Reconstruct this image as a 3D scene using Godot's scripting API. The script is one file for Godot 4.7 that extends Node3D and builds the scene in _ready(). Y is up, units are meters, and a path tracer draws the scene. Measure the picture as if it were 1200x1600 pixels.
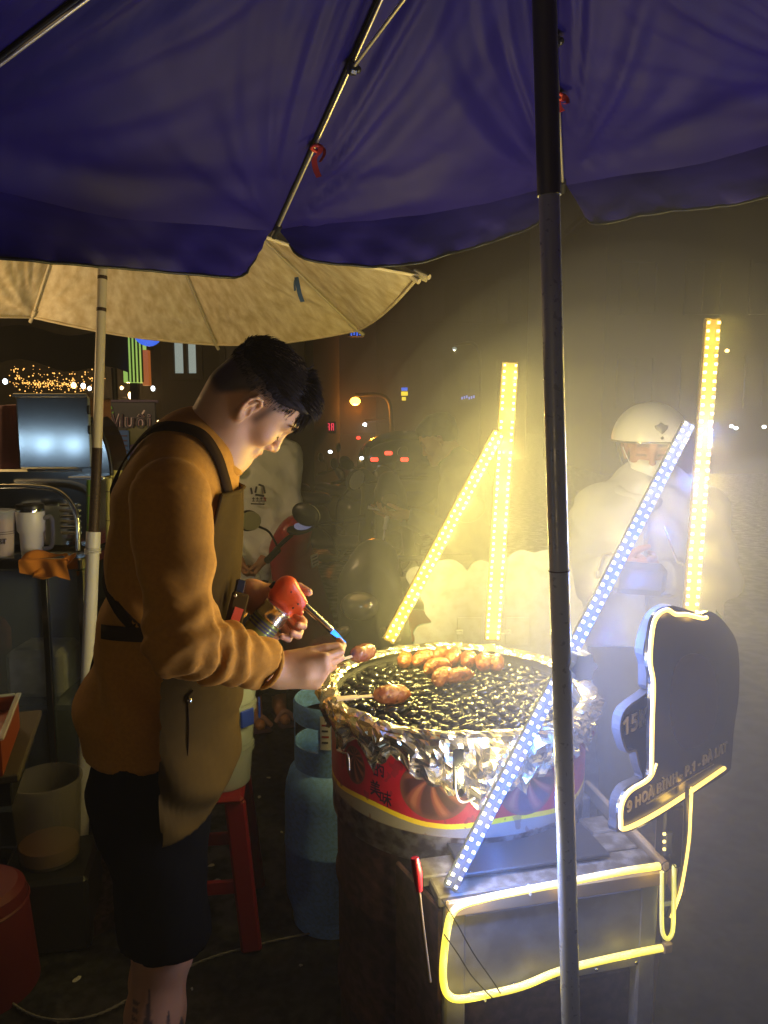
extends Node3D

const CAM := Vector3(0, 1.6, 0)
const PITCH := deg_to_rad(-7.0)
var rng := RandomNumberGenerator.new()
var noise := FastNoiseLite.new()
var taken := {}
var M := {}
var used_lights := 0


# ---------------------------------------------------------------- placing
func at(px: float, py: float, t: float) -> Vector3:
	# a point t metres ahead of the viewpoint, in the direction measured on the photograph
	var f := Vector3(0, sin(PITCH), -cos(PITCH))
	var u := Vector3(0, cos(PITCH), sin(PITCH))
	return CAM + f * t + Vector3((px - 600.0) / 1200.0 * t, 0, 0) + u * ((800.0 - py) / 1200.0 * t)


func at_y(px: float, py: float, y: float) -> Vector3:
	var d := at(px, py, 1.0) - CAM
	return CAM + d * ((y - CAM.y) / d.y)


func at_z(px: float, py: float, z: float) -> Vector3:
	var d := at(px, py, 1.0) - CAM
	return CAM + d * ((z - CAM.z) / d.z)


# ---------------------------------------------------------------- naming
func numbered(called: String) -> String:
	if not taken.has(called):
		taken[called] = 0
		return called
	taken[called] += 1
	return "%s_%03d" % [called, taken[called]]


func tag(o: Node, label: String, category: String, group := "", kind := "") -> Node:
	if label: o.set_meta("label", label)
	if category: o.set_meta("category", category)
	if group: o.set_meta("group", group)
	if kind: o.set_meta("kind", kind)
	return o


func thing(called: String, label: String, category: String, base: Vector3, group := "") -> Node3D:
	var o := Node3D.new()
	o.name = numbered(called)
	add_child(o)
	o.position = base
	tag(o, label, category, group)
	return o


func origin_of(parent: Node) -> Vector3:
	var v := Vector3.ZERO
	var n := parent
	while n != self and n != null:
		v += (n as Node3D).position
		n = n.get_parent()
	return v


func part(parent: Node, called: String, mesh: Mesh, m: Material) -> MeshInstance3D:
	var o := MeshInstance3D.new()
	o.mesh = mesh
	o.material_override = m
	if parent == self:
		o.name = numbered(called)
		add_child(o)
	else:
		var key := "%d/%s" % [parent.get_instance_id(), called]
		o.name = called if not taken.has(key) else "%s_%03d" % [called, taken[key]]
		taken[key] = int(taken.get(key, 0)) + 1
		parent.add_child(o, true)
	return o


func commit(mb: MB, parent: Node, called: String, m: Material) -> MeshInstance3D:
	var o := part(parent, called, mb.done(origin_of(parent)), m)
	return o


func structure(mb: MB, called: String, m: Material) -> MeshInstance3D:
	var o := commit(mb, self, called, m)
	o.set_meta("kind", "structure")
	return o


# ---------------------------------------------------------------- materials
func lin(r: float, g: float, b: float, a := 1.0) -> Color:
	var c := Color(r, g, b).linear_to_srgb()
	c.a = a
	return c


func mat(called: String, c: Color, rough := 0.7, metal := 0.0) -> StandardMaterial3D:
	var m := StandardMaterial3D.new()
	m.resource_name = called
	m.albedo_color = c
	m.roughness = rough
	m.metallic = metal
	M[called] = m
	return m


func glow(called: String, c: Color, energy: float) -> StandardMaterial3D:
	var m := mat(called, Color(0.8, 0.8, 0.75), 0.4)
	m.emission_enabled = true
	m.emission = c
	m.emission_energy_multiplier = energy
	return m


func noise_tex(freq: float, size := 512, octaves := 4, as_normal := false, strength := 4.0, sd := 1, kind := FastNoiseLite.TYPE_SIMPLEX_SMOOTH) -> NoiseTexture2D:
	var n := FastNoiseLite.new()
	n.noise_type = kind
	n.frequency = freq
	n.fractal_octaves = octaves
	n.seed = sd
	var t := NoiseTexture2D.new()
	t.width = size
	t.height = size
	t.seamless = true
	t.noise = n
	t.as_normal_map = as_normal
	t.bump_strength = strength
	return t


func ramp_tex(freq: float, a: Color, b: Color, size := 512, octaves := 4, sd := 1, lo := 0.3, hi := 0.7) -> NoiseTexture2D:
	var t := noise_tex(freq, size, octaves, false, 4.0, sd)
	var g := Gradient.new()
	g.offsets = PackedFloat32Array([lo, hi])
	g.colors = PackedColorArray([a, b])
	t.color_ramp = g
	return t


func triplanar(m: StandardMaterial3D, scale: float) -> void:
	m.uv1_triplanar = true
	m.uv1_world_triplanar = true
	m.uv1_scale = Vector3.ONE * scale


# ---------------------------------------------------------------- mesh builder
class MB:
	var st := SurfaceTool.new()
	var vs := PackedVector3Array()
	var us := PackedVector2Array()
	var gs := PackedInt32Array()
	var cs := PackedColorArray()
	var g := 0
	var col := Color.WHITE
	var colored := false
	var xf := Transform3D()

	func tri(a: Vector3, b: Vector3, c: Vector3, ua := Vector2.ZERO, ub := Vector2.ZERO, uc := Vector2.ZERO) -> void:
		vs.append(xf * a)
		vs.append(xf * b)
		vs.append(xf * c)
		us.append(ua)
		us.append(ub)
		us.append(uc)
		for i in 3:
			gs.append(g)
			cs.append(col)

	func quad(a: Vector3, b: Vector3, c: Vector3, d: Vector3, ua := Vector2(0, 0), ub := Vector2(1, 0), uc := Vector2(1, 1), ud := Vector2(0, 1)) -> void:
		tri(a, b, c, ua, ub, uc)
		tri(a, c, d, ua, uc, ud)

	func done(off := Vector3.ZERO) -> ArrayMesh:
		st.begin(Mesh.PRIMITIVE_TRIANGLES)
		for i in vs.size():
			st.set_smooth_group(gs[i])
			st.set_uv(us[i])
			if colored:
				st.set_color(cs[i])
			st.add_vertex(vs[i] - off)
		st.generate_normals()
		return st.commit()

	func box(c: Vector3, s: Vector3, b := Basis(), bevel := 0.0) -> void:
		var keep := g
		g = -1
		var h := s / 2.0
		var v := minf(bevel, minf(h.x, minf(h.y, h.z)) * 0.9)
		for axis in 3:
			for sgn in [-1.0, 1.0]:
				var n := Vector3.ZERO
				n[axis] = sgn
				var u := Vector3.ZERO
				u[(axis + 1) % 3] = 1.0
				var w := Vector3.ZERO
				w[(axis + 2) % 3] = 1.0
				var hu: float = h[(axis + 1) % 3] - v
				var hw: float = h[(axis + 2) % 3] - v
				var o: Vector3 = n * h[axis]
				var p := [o - u * hu - w * hw, o + u * hu - w * hw, o + u * hu + w * hw, o - u * hu + w * hw]
				if sgn > 0:
					p.reverse()
				quad(c + b * p[0], c + b * p[1], c + b * p[2], c + b * p[3])
				if v > 0.0 and sgn > 0:
					for s2 in [-1.0, 1.0]:
						for s3 in [-1.0, 1.0]:
							# edges along axis
							var e1: Vector3 = u * (h[(axis + 1) % 3] * s2) + w * ((h[(axis + 2) % 3] - v) * s3)
							var e2: Vector3 = u * ((h[(axis + 1) % 3] - v) * s2) + w * (h[(axis + 2) % 3] * s3)
							var L: Vector3 = n * (h[axis] - v)
							if s2 * s3 > 0:
								quad(c + b * (e1 - L), c + b * (e2 - L), c + b * (e2 + L), c + b * (e1 + L))
							else:
								quad(c + b * (e1 + L), c + b * (e2 + L), c + b * (e2 - L), c + b * (e1 - L))
		if v > 0.0:
			for sx in [-1.0, 1.0]:
				for sy in [-1.0, 1.0]:
					for sz in [-1.0, 1.0]:
						var q := Vector3(sx, sy, sz)
						var a := Vector3(h.x, h.y - v, h.z - v) * q
						var d := Vector3(h.x - v, h.y, h.z - v) * q
						var e := Vector3(h.x - v, h.y - v, h.z) * q
						if sx * sy * sz > 0:
							tri(c + b * a, c + b * e, c + b * d)
						else:
							tri(c + b * a, c + b * d, c + b * e)
		g = keep

	func bar(a: Vector3, c: Vector3, w: float, th: float, facing := Vector3(0, 0, 1), bevel := 0.0) -> void:
		# a box from a to c, w wide and th thick along facing
		var y := (c - a).normalized()
		var x := y.cross(facing).normalized()
		var z := x.cross(y).normalized()
		box((a + c) / 2.0, Vector3(w, a.distance_to(c), th), Basis(x, y, z), bevel)

	func tube(path: PackedVector3Array, r, sides := 8, closed := false, caps := true) -> void:
		var n := path.size()
		var rings: Array = []
		var t0 := (path[1] - path[0]).normalized()
		var up := Vector3.UP if absf(t0.y) < 0.9 else Vector3.RIGHT
		var x := t0.cross(up).normalized()
		var run := 0.0
		var runs := PackedFloat32Array()
		for i in n:
			var t: Vector3
			if closed:
				t = (path[(i + 1) % n] - path[(i - 1 + n) % n]).normalized()
			else:
				t = (path[mini(i + 1, n - 1)] - path[maxi(i - 1, 0)]).normalized()
			x = (x - t * x.dot(t)).normalized()
			var y := t.cross(x)
			var rr: float = r[i] if r is Array or r is PackedFloat32Array else r
			var ring := PackedVector3Array()
			for k in sides:
				var a := TAU * k / sides
				ring.append(path[i] + (x * cos(a) + y * sin(a)) * rr)
			rings.append(ring)
			if i > 0:
				run += path[i].distance_to(path[i - 1])
			runs.append(run)
		for i in (n if closed else n - 1):
			var a: PackedVector3Array = rings[i]
			var b: PackedVector3Array = rings[(i + 1) % n]
			for k in sides:
				var k2 := (k + 1) % sides
				quad(a[k], b[k], b[k2], a[k2], Vector2(float(k) / sides, runs[i]), Vector2(float(k) / sides, runs[(i + 1) % n]), Vector2(float(k + 1) / sides, runs[(i + 1) % n]), Vector2(float(k + 1) / sides, runs[i]))
		if caps and not closed:
			var keep := g
			g = -1
			for k in sides:
				var k2 := (k + 1) % sides
				tri(path[0], rings[0][k], rings[0][k2])
				tri(path[n - 1], rings[n - 1][k2], rings[n - 1][k])
			g = keep

	func lathe(profile: Array, segs := 24, arc0 := 0.0, arc1 := TAU, group0 := 1) -> void:
		# profile of Vector2(radius, height) round the y axis of xf; sharp corners get a group of their own
		var keep := g
		g = group0
		for i in profile.size() - 1:
			var p: Vector2 = profile[i]
			var q: Vector2 = profile[i + 1]
			if i > 0:
				var before: Vector2 = (p - profile[i - 1]).normalized()
				if before.dot((q - p).normalized()) < 0.8:
					g += 1
			for k in segs:
				var a := lerpf(arc0, arc1, float(k) / segs)
				var b := lerpf(arc0, arc1, float(k + 1) / segs)
				if k == segs - 1 and is_equal_approx(arc1 - arc0, TAU):
					b = arc0
				var v0 := Vector3(sin(a) * p.x, p.y, cos(a) * p.x)
				var v1 := Vector3(sin(b) * p.x, p.y, cos(b) * p.x)
				var v2 := Vector3(sin(b) * q.x, q.y, cos(b) * q.x)
				var v3 := Vector3(sin(a) * q.x, q.y, cos(a) * q.x)
				var ua := float(k) / segs
				var ub := float(k + 1) / segs
				var va := float(i) / (profile.size() - 1)
				var vb := float(i + 1) / (profile.size() - 1)
				if p.x < 1e-5:
					tri(v0, v3, v2, Vector2(ua, va), Vector2(ua, vb), Vector2(ub, vb))
				elif q.x < 1e-5:
					tri(v0, v3, v1, Vector2(ua, va), Vector2(ua, vb), Vector2(ub, va))
				else:
					quad(v0, v3, v2, v1, Vector2(ua, va), Vector2(ua, vb), Vector2(ub, vb), Vector2(ub, va))
		g = keep

	func prism(poly: PackedVector2Array, z0: float, z1: float, smooth_sides := false) -> void:
		# polygon in the xy plane of xf, between z0 and z1
		var p := poly
		if Geometry2D.is_polygon_clockwise(p):
			p.reverse()
		var idx := Geometry2D.triangulate_polygon(p)
		var keep := g
		g = -1
		for i in range(0, idx.size(), 3):
			var a := p[idx[i]]
			var b := p[idx[i + 1]]
			var c := p[idx[i + 2]]
			if (b - a).cross(c - a) > 0:
				var s := b
				b = c
				c = s
			tri(Vector3(a.x, a.y, z1), Vector3(b.x, b.y, z1), Vector3(c.x, c.y, z1), a, b, c)
			tri(Vector3(a.x, a.y, z0), Vector3(c.x, c.y, z0), Vector3(b.x, b.y, z0), a, c, b)
		g = 7 if smooth_sides else -1
		for i in p.size():
			var a := p[i]
			var b := p[(i + 1) % p.size()]
			quad(Vector3(a.x, a.y, z0), Vector3(a.x, a.y, z1), Vector3(b.x, b.y, z1), Vector3(b.x, b.y, z0))
		g = keep

	func sheet(nu: int, nv: int, f: Callable) -> void:
		var pts: Array = []
		for j in nv + 1:
			var row := PackedVector3Array()
			for i in nu + 1:
				row.append(f.call(float(i) / nu, float(j) / nv))
			pts.append(row)
		for j in nv:
			for i in nu:
				var u0 := float(i) / nu
				var u1 := float(i + 1) / nu
				var v0 := float(j) / nv
				var v1 := float(j + 1) / nv
				quad(pts[j][i], pts[j][i + 1], pts[j + 1][i + 1], pts[j + 1][i], Vector2(u0, v0), Vector2(u1, v0), Vector2(u1, v1), Vector2(u0, v1))

	func ball(c: Vector3, r: Vector3, b := Basis(), nu := 12, nv := 8, bump = null) -> void:
		var f := func(u: float, v: float) -> Vector3:
			var a := (u if u < 1.0 else 0.0) * TAU
			var e := v * PI
			var d := Vector3(cos(a) * sin(e), cos(e), sin(a) * sin(e))
			var k: float = bump.call(d) if bump != null else 1.0
			return c + b * (d * r * k)
		sheet(nu, nv, f)

	func ribbon(path: PackedVector3Array, w: float, side: Array) -> void:
		# a flat strip along path; side[i] is the direction across it
		for i in path.size() - 1:
			var s0: Vector3 = side[i] * w / 2.0
			var s1: Vector3 = side[i + 1] * w / 2.0
			quad(path[i] - s0, path[i] + s0, path[i + 1] + s1, path[i + 1] - s1)


func smooth_path(pts: Array, steps := 6, closed := false) -> PackedVector3Array:
	var out := PackedVector3Array()
	var n := pts.size()
	for i in (n if closed else n - 1):
		var p0: Vector3 = pts[(i - 1 + n) % n] if closed else pts[maxi(i - 1, 0)]
		var p1: Vector3 = pts[i]
		var p2: Vector3 = pts[(i + 1) % n]
		var p3: Vector3 = pts[(i + 2) % n] if closed else pts[mini(i + 2, n - 1)]
		for k in steps:
			out.append(p1.cubic_interpolate(p2, p0, p3, float(k) / steps))
	if not closed:
		out.append(pts[n - 1])
	return out


func smooth2(pts: Array, steps := 5, closed := true) -> PackedVector2Array:
	var p3 := []
	for p in pts:
		p3.append(Vector3(p.x, p.y, 0))
	var out := PackedVector2Array()
	for v in smooth_path(p3, steps, closed):
		out.append(Vector2(v.x, v.y))
	return out


# ---------------------------------------------------------------- fields of joined capsules, meshed by surface nets
class Field:
	var ty := PackedInt32Array()
	var a := PackedVector3Array()
	var ba := PackedVector3Array()
	var inv := PackedFloat32Array()
	var ra := PackedFloat32Array()
	var dr := PackedFloat32Array()
	var k := PackedFloat32Array()
	var n := PackedVector3Array()
	var sq := PackedFloat32Array()
	var flat := PackedInt32Array()
	var bs: Array[Basis] = []
	var rad := PackedVector3Array()
	var neg := PackedInt32Array()
	var cut_n := PackedVector3Array()
	var cut_d := PackedFloat32Array()
	var all := PackedInt32Array()

	func _add(t: int) -> void:
		all.append(ty.size())
		ty.append(t)

	func cap(p: Vector3, q: Vector3, r0: float, r1: float, kk := 0.02, sn := Vector3.ZERO, s := 1.0, flat_end := false, minus := false) -> Field:
		_add(0)
		a.append(p)
		ba.append(q - p)
		inv.append(1.0 / maxf((q - p).length_squared(), 1e-9))
		ra.append(r0)
		dr.append(r1 - r0)
		k.append(kk)
		n.append(sn.normalized())
		sq.append(1.0 / s - 1.0)
		flat.append(1 if flat_end else 0)
		bs.append(Basis())
		rad.append(Vector3.ONE * maxf(r0, r1))
		neg.append(1 if minus else 0)
		return self

	func ell(c: Vector3, r: Vector3, b := Basis(), kk := 0.02, minus := false) -> Field:
		_add(1)
		a.append(c)
		ba.append(Vector3.ZERO)
		inv.append(0.0)
		ra.append(0.0)
		dr.append(0.0)
		k.append(kk)
		n.append(Vector3.ZERO)
		sq.append(0.0)
		flat.append(0)
		bs.append(b.transposed())
		rad.append(r)
		neg.append(1 if minus else 0)
		return self

	func cut(normal: Vector3, through: Vector3) -> Field:
		# takes away what lies on the side that normal points to
		cut_n.append(normal.normalized())
		cut_d.append(normal.normalized().dot(through))
		return self

	func one(i: int, p: Vector3) -> float:
		if ty[i] == 0:
			var pa := p - a[i]
			var h := clampf(pa.dot(ba[i]) * inv[i], 0.0, 1.0)
			var v := pa - ba[i] * h
			if sq[i] != 0.0:
				v += n[i] * (v.dot(n[i]) * sq[i])
			var d := v.length() - ra[i] - dr[i] * h
			if flat[i]:
				d = maxf(d, (pa - ba[i]).dot(ba[i]) * sqrt(inv[i]))
			return d
		var q: Vector3 = bs[i] * (p - a[i])
		var r := rad[i]
		var e := q / r
		var k0 := e.length()
		var k1 := (e / r).length()
		return k0 * (k0 - 1.0) / maxf(k1, 1e-6)

	func d(p: Vector3, list: PackedInt32Array) -> float:
		var best := 1e3
		for i in list:
			var x := one(i, p)
			var kk := k[i]
			if neg[i]:
				x = -x
				var h := maxf(kk - absf(best - x), 0.0) / kk
				best = maxf(best, x) + h * h * kk * 0.25
			else:
				var h := maxf(kk - absf(best - x), 0.0) / kk
				best = minf(best, x) - h * h * kk * 0.25
		for i in cut_n.size():
			best = maxf(best, cut_n[i].dot(p) - cut_d[i])
		return best

	func grad(p: Vector3) -> Vector3:
		var e := 0.003
		return Vector3(d(p + Vector3(e, 0, 0), all) - d(p - Vector3(e, 0, 0), all), d(p + Vector3(0, e, 0), all) - d(p - Vector3(0, e, 0), all), d(p + Vector3(0, 0, e), all) - d(p - Vector3(0, 0, e), all)).normalized()

	func onto(p: Vector3, off := 0.004) -> Vector3:
		# the nearest place on the surface, lifted by off
		for i in 6:
			p -= grad(p) * (d(p, all) - off) * 0.85
		return p


class Acc:
	var v := PackedVector3Array()
	var nn := PackedVector3Array()
	var c := PackedColorArray()
	var idx := PackedInt32Array()

	func done(off := Vector3.ZERO) -> ArrayMesh:
		var arr := []
		arr.resize(Mesh.ARRAY_MAX)
		var p := v.duplicate()
		for i in p.size():
			p[i] -= off
		arr[Mesh.ARRAY_VERTEX] = p
		arr[Mesh.ARRAY_NORMAL] = nn
		arr[Mesh.ARRAY_COLOR] = c
		arr[Mesh.ARRAY_INDEX] = idx
		var m := ArrayMesh.new()
		m.add_surface_from_arrays(Mesh.PRIMITIVE_TRIANGLES, arr)
		return m


func net(acc: Acc, f: Field, cell: float, color = null, disp = null, default := Color.WHITE) -> void:
	var lo := Vector3.ONE * 1e6
	var hi := -lo
	for i in f.ty.size():
		if f.neg[i]:
			continue
		var m: float = maxf(f.rad[i].x, maxf(f.rad[i].y, f.rad[i].z)) + cell * 2.0
		lo = lo.min(f.a[i] - Vector3.ONE * m).min(f.a[i] + f.ba[i] - Vector3.ONE * m)
		hi = hi.max(f.a[i] + Vector3.ONE * m).max(f.a[i] + f.ba[i] + Vector3.ONE * m)
	for i in f.cut_n.size():
		for ax in 3:
			if f.cut_n[i][ax] > 0.999:
				hi[ax] = minf(hi[ax], f.cut_d[i] + cell * 2)
			elif f.cut_n[i][ax] < -0.999:
				lo[ax] = maxf(lo[ax], -f.cut_d[i] - cell * 2)
	const B := 5
	var nb := Vector3i(((hi - lo) / (cell * B)).ceil()) + Vector3i.ONE
	var nx := nb.x * B + 1
	var ny := nb.y * B + 1
	var nz := nb.z * B + 1
	var sx := 1
	var sy := nx
	var sz := nx * ny
	var val := PackedFloat32Array()
	val.resize(nx * ny * nz)
	val.fill(1e9)
	var vert := PackedInt32Array()
	vert.resize(nx * ny * nz)
	vert.fill(-1)
	var br := cell * B * 0.87
	var active: Array = []
	var start := acc.v.size()
	for bz in nb.z:
		for by in nb.y:
			for bx in nb.x:
				var mid := lo + Vector3(bx + 0.5, by + 0.5, bz + 0.5) * (cell * B)
				var ds := PackedFloat32Array()
				var best := 1e9
				for i in f.all:
					var x := f.one(i, mid)
					ds.append(x)
					if not f.neg[i]:
						best = minf(best, x)
				if best > br * 1.6 + 0.03 or best < -br * 3.0 - 0.05:
					continue
				var out := false
				for i in f.cut_n.size():
					if f.cut_n[i].dot(mid) - f.cut_d[i] > br + cell:
						out = true
				if out:
					continue
				var list := PackedInt32Array()
				for i in f.all:
					if f.neg[i]:
						if ds[i] < br * 2.5 + f.k[i]:
							list.append(i)
					elif ds[i] < best + br * 2.6 + f.k[i]:
						list.append(i)
				active.append([bx * B, by * B, bz * B])
				for z in range(bz * B, bz * B + B + 1):
					for y in range(by * B, by * B + B + 1):
						for x in range(bx * B, bx * B + B + 1):
							var q := x + y * sy + z * sz
							if val[q] > 1e8:
								val[q] = f.d(lo + Vector3(x, y, z) * cell, list)
	for blk in active:
		for z in range(blk[2], blk[2] + B):
			for y in range(blk[1], blk[1] + B):
				var q: int = blk[0] + y * sy + z * sz
				for x in range(blk[0], blk[0] + B):
					var v0 := val[q]
					var v1 := val[q + 1]
					var v2 := val[q + sy]
					var v3 := val[q + sy + 1]
					var v4 := val[q + sz]
					var v5 := val[q + sz + 1]
					var v6 := val[q + sz + sy]
					var v7 := val[q + sz + sy + 1]
					var inside := int(v0 < 0) + int(v1 < 0) + int(v2 < 0) + int(v3 < 0) + int(v4 < 0) + int(v5 < 0) + int(v6 < 0) + int(v7 < 0)
					if inside > 0 and inside < 8:
						var s := Vector3.ZERO
						var m := 0
						if (v0 < 0) != (v1 < 0): s += Vector3(v0 / (v0 - v1), 0, 0); m += 1
						if (v2 < 0) != (v3 < 0): s += Vector3(v2 / (v2 - v3), 1, 0); m += 1
						if (v4 < 0) != (v5 < 0): s += Vector3(v4 / (v4 - v5), 0, 1); m += 1
						if (v6 < 0) != (v7 < 0): s += Vector3(v6 / (v6 - v7), 1, 1); m += 1
						if (v0 < 0) != (v2 < 0): s += Vector3(0, v0 / (v0 - v2), 0); m += 1
						if (v1 < 0) != (v3 < 0): s += Vector3(1, v1 / (v1 - v3), 0); m += 1
						if (v4 < 0) != (v6 < 0): s += Vector3(0, v4 / (v4 - v6), 1); m += 1
						if (v5 < 0) != (v7 < 0): s += Vector3(1, v5 / (v5 - v7), 1); m += 1
						if (v0 < 0) != (v4 < 0): s += Vector3(0, 0, v0 / (v0 - v4)); m += 1
						if (v1 < 0) != (v5 < 0): s += Vector3(1, 0, v1 / (v1 - v5)); m += 1
						if (v2 < 0) != (v6 < 0): s += Vector3(0, 1, v2 / (v2 - v6)); m += 1
						if (v3 < 0) != (v7 < 0): s += Vector3(1, 1, v3 / (v3 - v7)); m += 1
						vert[q] = acc.v.size()
						acc.v.append(lo + (Vector3(x, y, z) + s / m) * cell)
					q += 1
	var i0 := acc.idx.size()
	var steps := [sx, sy, sz]
	for blk in active:
		for z in range(maxi(blk[2], 1), blk[2] + B):
			for y in range(maxi(blk[1], 1), blk[1] + B):
				for x in range(maxi(blk[0], 1), blk[0] + B):
					var q: int = x + y * sy + z * sz
					if vert[q] < 0:
						continue
					var here := val[q] < 0
					for ax in 3:
						var other := val[q + steps[ax]] < 0
						if here == other:
							continue
						var e1: int = steps[(ax + 1) % 3]
						var e2: int = steps[(ax + 2) % 3]
						var p0 := vert[q - e1 - e2]
						var p1 := vert[q - e2]
						var p2 := vert[q]
						var p3 := vert[q - e1]
						if p0 < 0 or p1 < 0 or p3 < 0:
							continue
						if here:
							acc.idx.append_array(PackedInt32Array([p0, p2, p1, p0, p3, p2]))
						else:
							acc.idx.append_array(PackedInt32Array([p0, p1, p2, p0, p2, p3]))
	_normals(acc, start, i0)
	if disp != null:
		for i in range(start, acc.v.size()):
			acc.v[i] += acc.nn[i] * float(disp.call(acc.v[i]))
		_normals(acc, start, i0)
	for i in range(start, acc.v.size()):
		acc.c.append(color.call(acc.v[i], acc.nn[i]) if color != null else default)


func _normals(acc: Acc, start: int, i0: int) -> void:
	acc.nn.resize(acc.v.size())
	for i in range(start, acc.v.size()):
		acc.nn[i] = Vector3.ZERO
	for i in range(i0, acc.idx.size(), 3):
		var a := acc.idx[i]
		var b := acc.idx[i + 1]
		var c := acc.idx[i + 2]
		var fn := (acc.v[c] - acc.v[a]).cross(acc.v[b] - acc.v[a])
		acc.nn[a] += fn
		acc.nn[b] += fn
		acc.nn[c] += fn
	for i in range(start, acc.v.size()):
		acc.nn[i] = acc.nn[i].normalized()


func netted(parent: Node, called: String, f: Field, cell: float, m: Material, color = null, disp = null, default := Color.WHITE) -> MeshInstance3D:
	var acc := Acc.new()
	net(acc, f, cell, color, disp, default)
	return part(parent, called, acc.done(origin_of(parent)), m)


# ---------------------------------------------------------------- hands
func hand(f: Field, wrist: Vector3, x: Vector3, palm: Vector3, curls: Array, thumb: Array, s := 1.0) -> void:
	# x towards the fingers, palm the way the palm faces; thumb = [direction of first bone, of the second], in (x, palm, thumb side)
	x = x.normalized()
	palm = (palm - x * palm.dot(x)).normalized()
	var z: Vector3 = thumb[2]
	var base_z := [0.030, 0.010, -0.010, -0.029]
	var base_x := [0.088, 0.092, 0.086, 0.076]
	var lens := [[0.042, 0.026, 0.020], [0.047, 0.029, 0.021], [0.043, 0.027, 0.021], [0.033, 0.020, 0.018]]
	var rads := [0.0092, 0.0095, 0.009, 0.0078]
	for i in 4:
		var knuckle: Vector3 = wrist + (x * base_x[i] + z * base_z[i]) * s
		f.cap(wrist + (x * 0.012 + z * base_z[i] * 0.55) * s, knuckle, 0.017 * s, 0.0125 * s, 0.014)
	for i in 4:
		var knuckle: Vector3 = wrist + (x * base_x[i] + z * base_z[i]) * s
		var ang := 0.0
		var p := knuckle
		var r: float = rads[i] * s
		for j in 3:
			ang += deg_to_rad(curls[i][j])
			var dirn: Vector3 = x * cos(ang) + palm * sin(ang) + z * (base_z[i] * -0.4)
			var q: Vector3 = p + dirn.normalized() * lens[i][j] * s
			f.cap(p, q, r * (1.0 - 0.07 * j), r * (0.93 - 0.07 * j), 0.0035 if j == 0 else 0.002)
			p = q
	var t0: Vector3 = wrist + (x * 0.022 + z * 0.024 + palm * 0.008) * s
	var d1: Vector3 = thumb[0]
	var d2: Vector3 = thumb[1]
	var q1: Vector3 = t0 + (x * d1.x + palm * d1.y + z * d1.z).normalized() * 0.042 * s
	var q2: Vector3 = q1 + (x * (d1.x + d2.x) + palm * (d1.y + d2.y) + z * (d1.z + d2.z)).normalized() * 0.032 * s
	var q3: Vector3 = q2 + (x * d2.x + palm * d2.y + z * d2.z).normalized() * 0.026 * s
	f.cap(t0, q1, 0.016 * s, 0.012 * s, 0.012)
	f.cap(q1, q2, 0.0115 * s, 0.0105 * s, 0.003)
	f.cap(q2, q3, 0.0105 * s, 0.0088 * s, 0.002)


# ================================================================ the scene
func _ready() -> void:
	rng.seed = 20240611
	noise.seed = 5
	noise.frequency = 1.0
	noise.fractal_octaves = 3
	view_and_air()
	materials()
	street()
	far_things()
	blue_umbrella()
	cream_umbrella()
	table_and_drum()
	light_frame()
	signs()
	stall_left()
	floor_things()
	scooters()
	vendor()
	bystanders()
	small_things()


func view_and_air() -> void:
	var cam := Camera3D.new()
	cam.name = "camera"
	cam.position = CAM
	cam.rotation.x = PITCH
	cam.fov = 67.38
	cam.near = 0.05
	cam.far = 400.0
	add_child(cam)
	cam.make_current()
	var env := Environment.new()
	env.background_mode = Environment.BG_SKY
	var sm := ProceduralSkyMaterial.new()
	sm.sky_top_color = lin(0.003, 0.003, 0.004)
	sm.sky_horizon_color = lin(0.008, 0.006, 0.0035)
	sm.sky_curve = 0.2
	sm.ground_bottom_color = lin(0.004, 0.004, 0.004)
	sm.ground_horizon_color = lin(0.006, 0.0045, 0.003)
	var sky := Sky.new()
	sky.sky_material = sm
	env.sky = sky
	env.background_energy_multiplier = 0.8
	env.tonemap_mode = Environment.TONE_MAPPER_LINEAR
	env.tonemap_exposure = 1.0
	env.sdfgi_enabled = true
	env.ssao_enabled = true
	env.ssil_enabled = true
	env.fog_enabled = true
	env.fog_density = 0.010
	env.fog_light_color = Color(1.0, 0.95, 0.85)
	env.volumetric_fog_enabled = true
	env.volumetric_fog_density = 0.0
	var we := WorldEnvironment.new()
	we.name = "world_environment"
	we.environment = env
	add_child(we)
	# the smoke that hangs round the grill, thickest above it
	for k in 6:
		var g := 0.55 + 0.30 * k
		smoke(Vector3(0.44 + 0.055 * k, 1.28 - 0.03 * k, -1.92), Vector3(1.02, 1.14, 0.82) * g, [0.10, 0.095, 0.085, 0.062, 0.038, 0.020][k])
	for k in 2:
		var g := 0.75 + 0.45 * k
		smoke(Vector3(0.85, 0.70, -1.45), Vector3(1.4, 1.4, 0.95) * g, 0.10)
	for k in 2:
		var g := 0.7 + 0.35 * k
		smoke(Vector3(0.48, 1.15, -1.02), Vector3(0.85, 1.5, 0.5) * g, 0.07)


func smoke(at_: Vector3, size: Vector3, density: float) -> void:
	var f := FogVolume.new()
	f.name = numbered("smoke")
	f.shape = RenderingServer.FOG_VOLUME_SHAPE_ELLIPSOID
	f.size = size
	var fm := FogMaterial.new()
	fm.resource_name = "smoke"
	fm.density = density
	fm.albedo = Color(0.95, 0.95, 0.95)
	f.material = fm
	f.position = at_
	f.set_meta("kind", "stuff")
	f.set_meta("label", "pale drifting smoke hanging over and round the grill")
	add_child(f)


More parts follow.
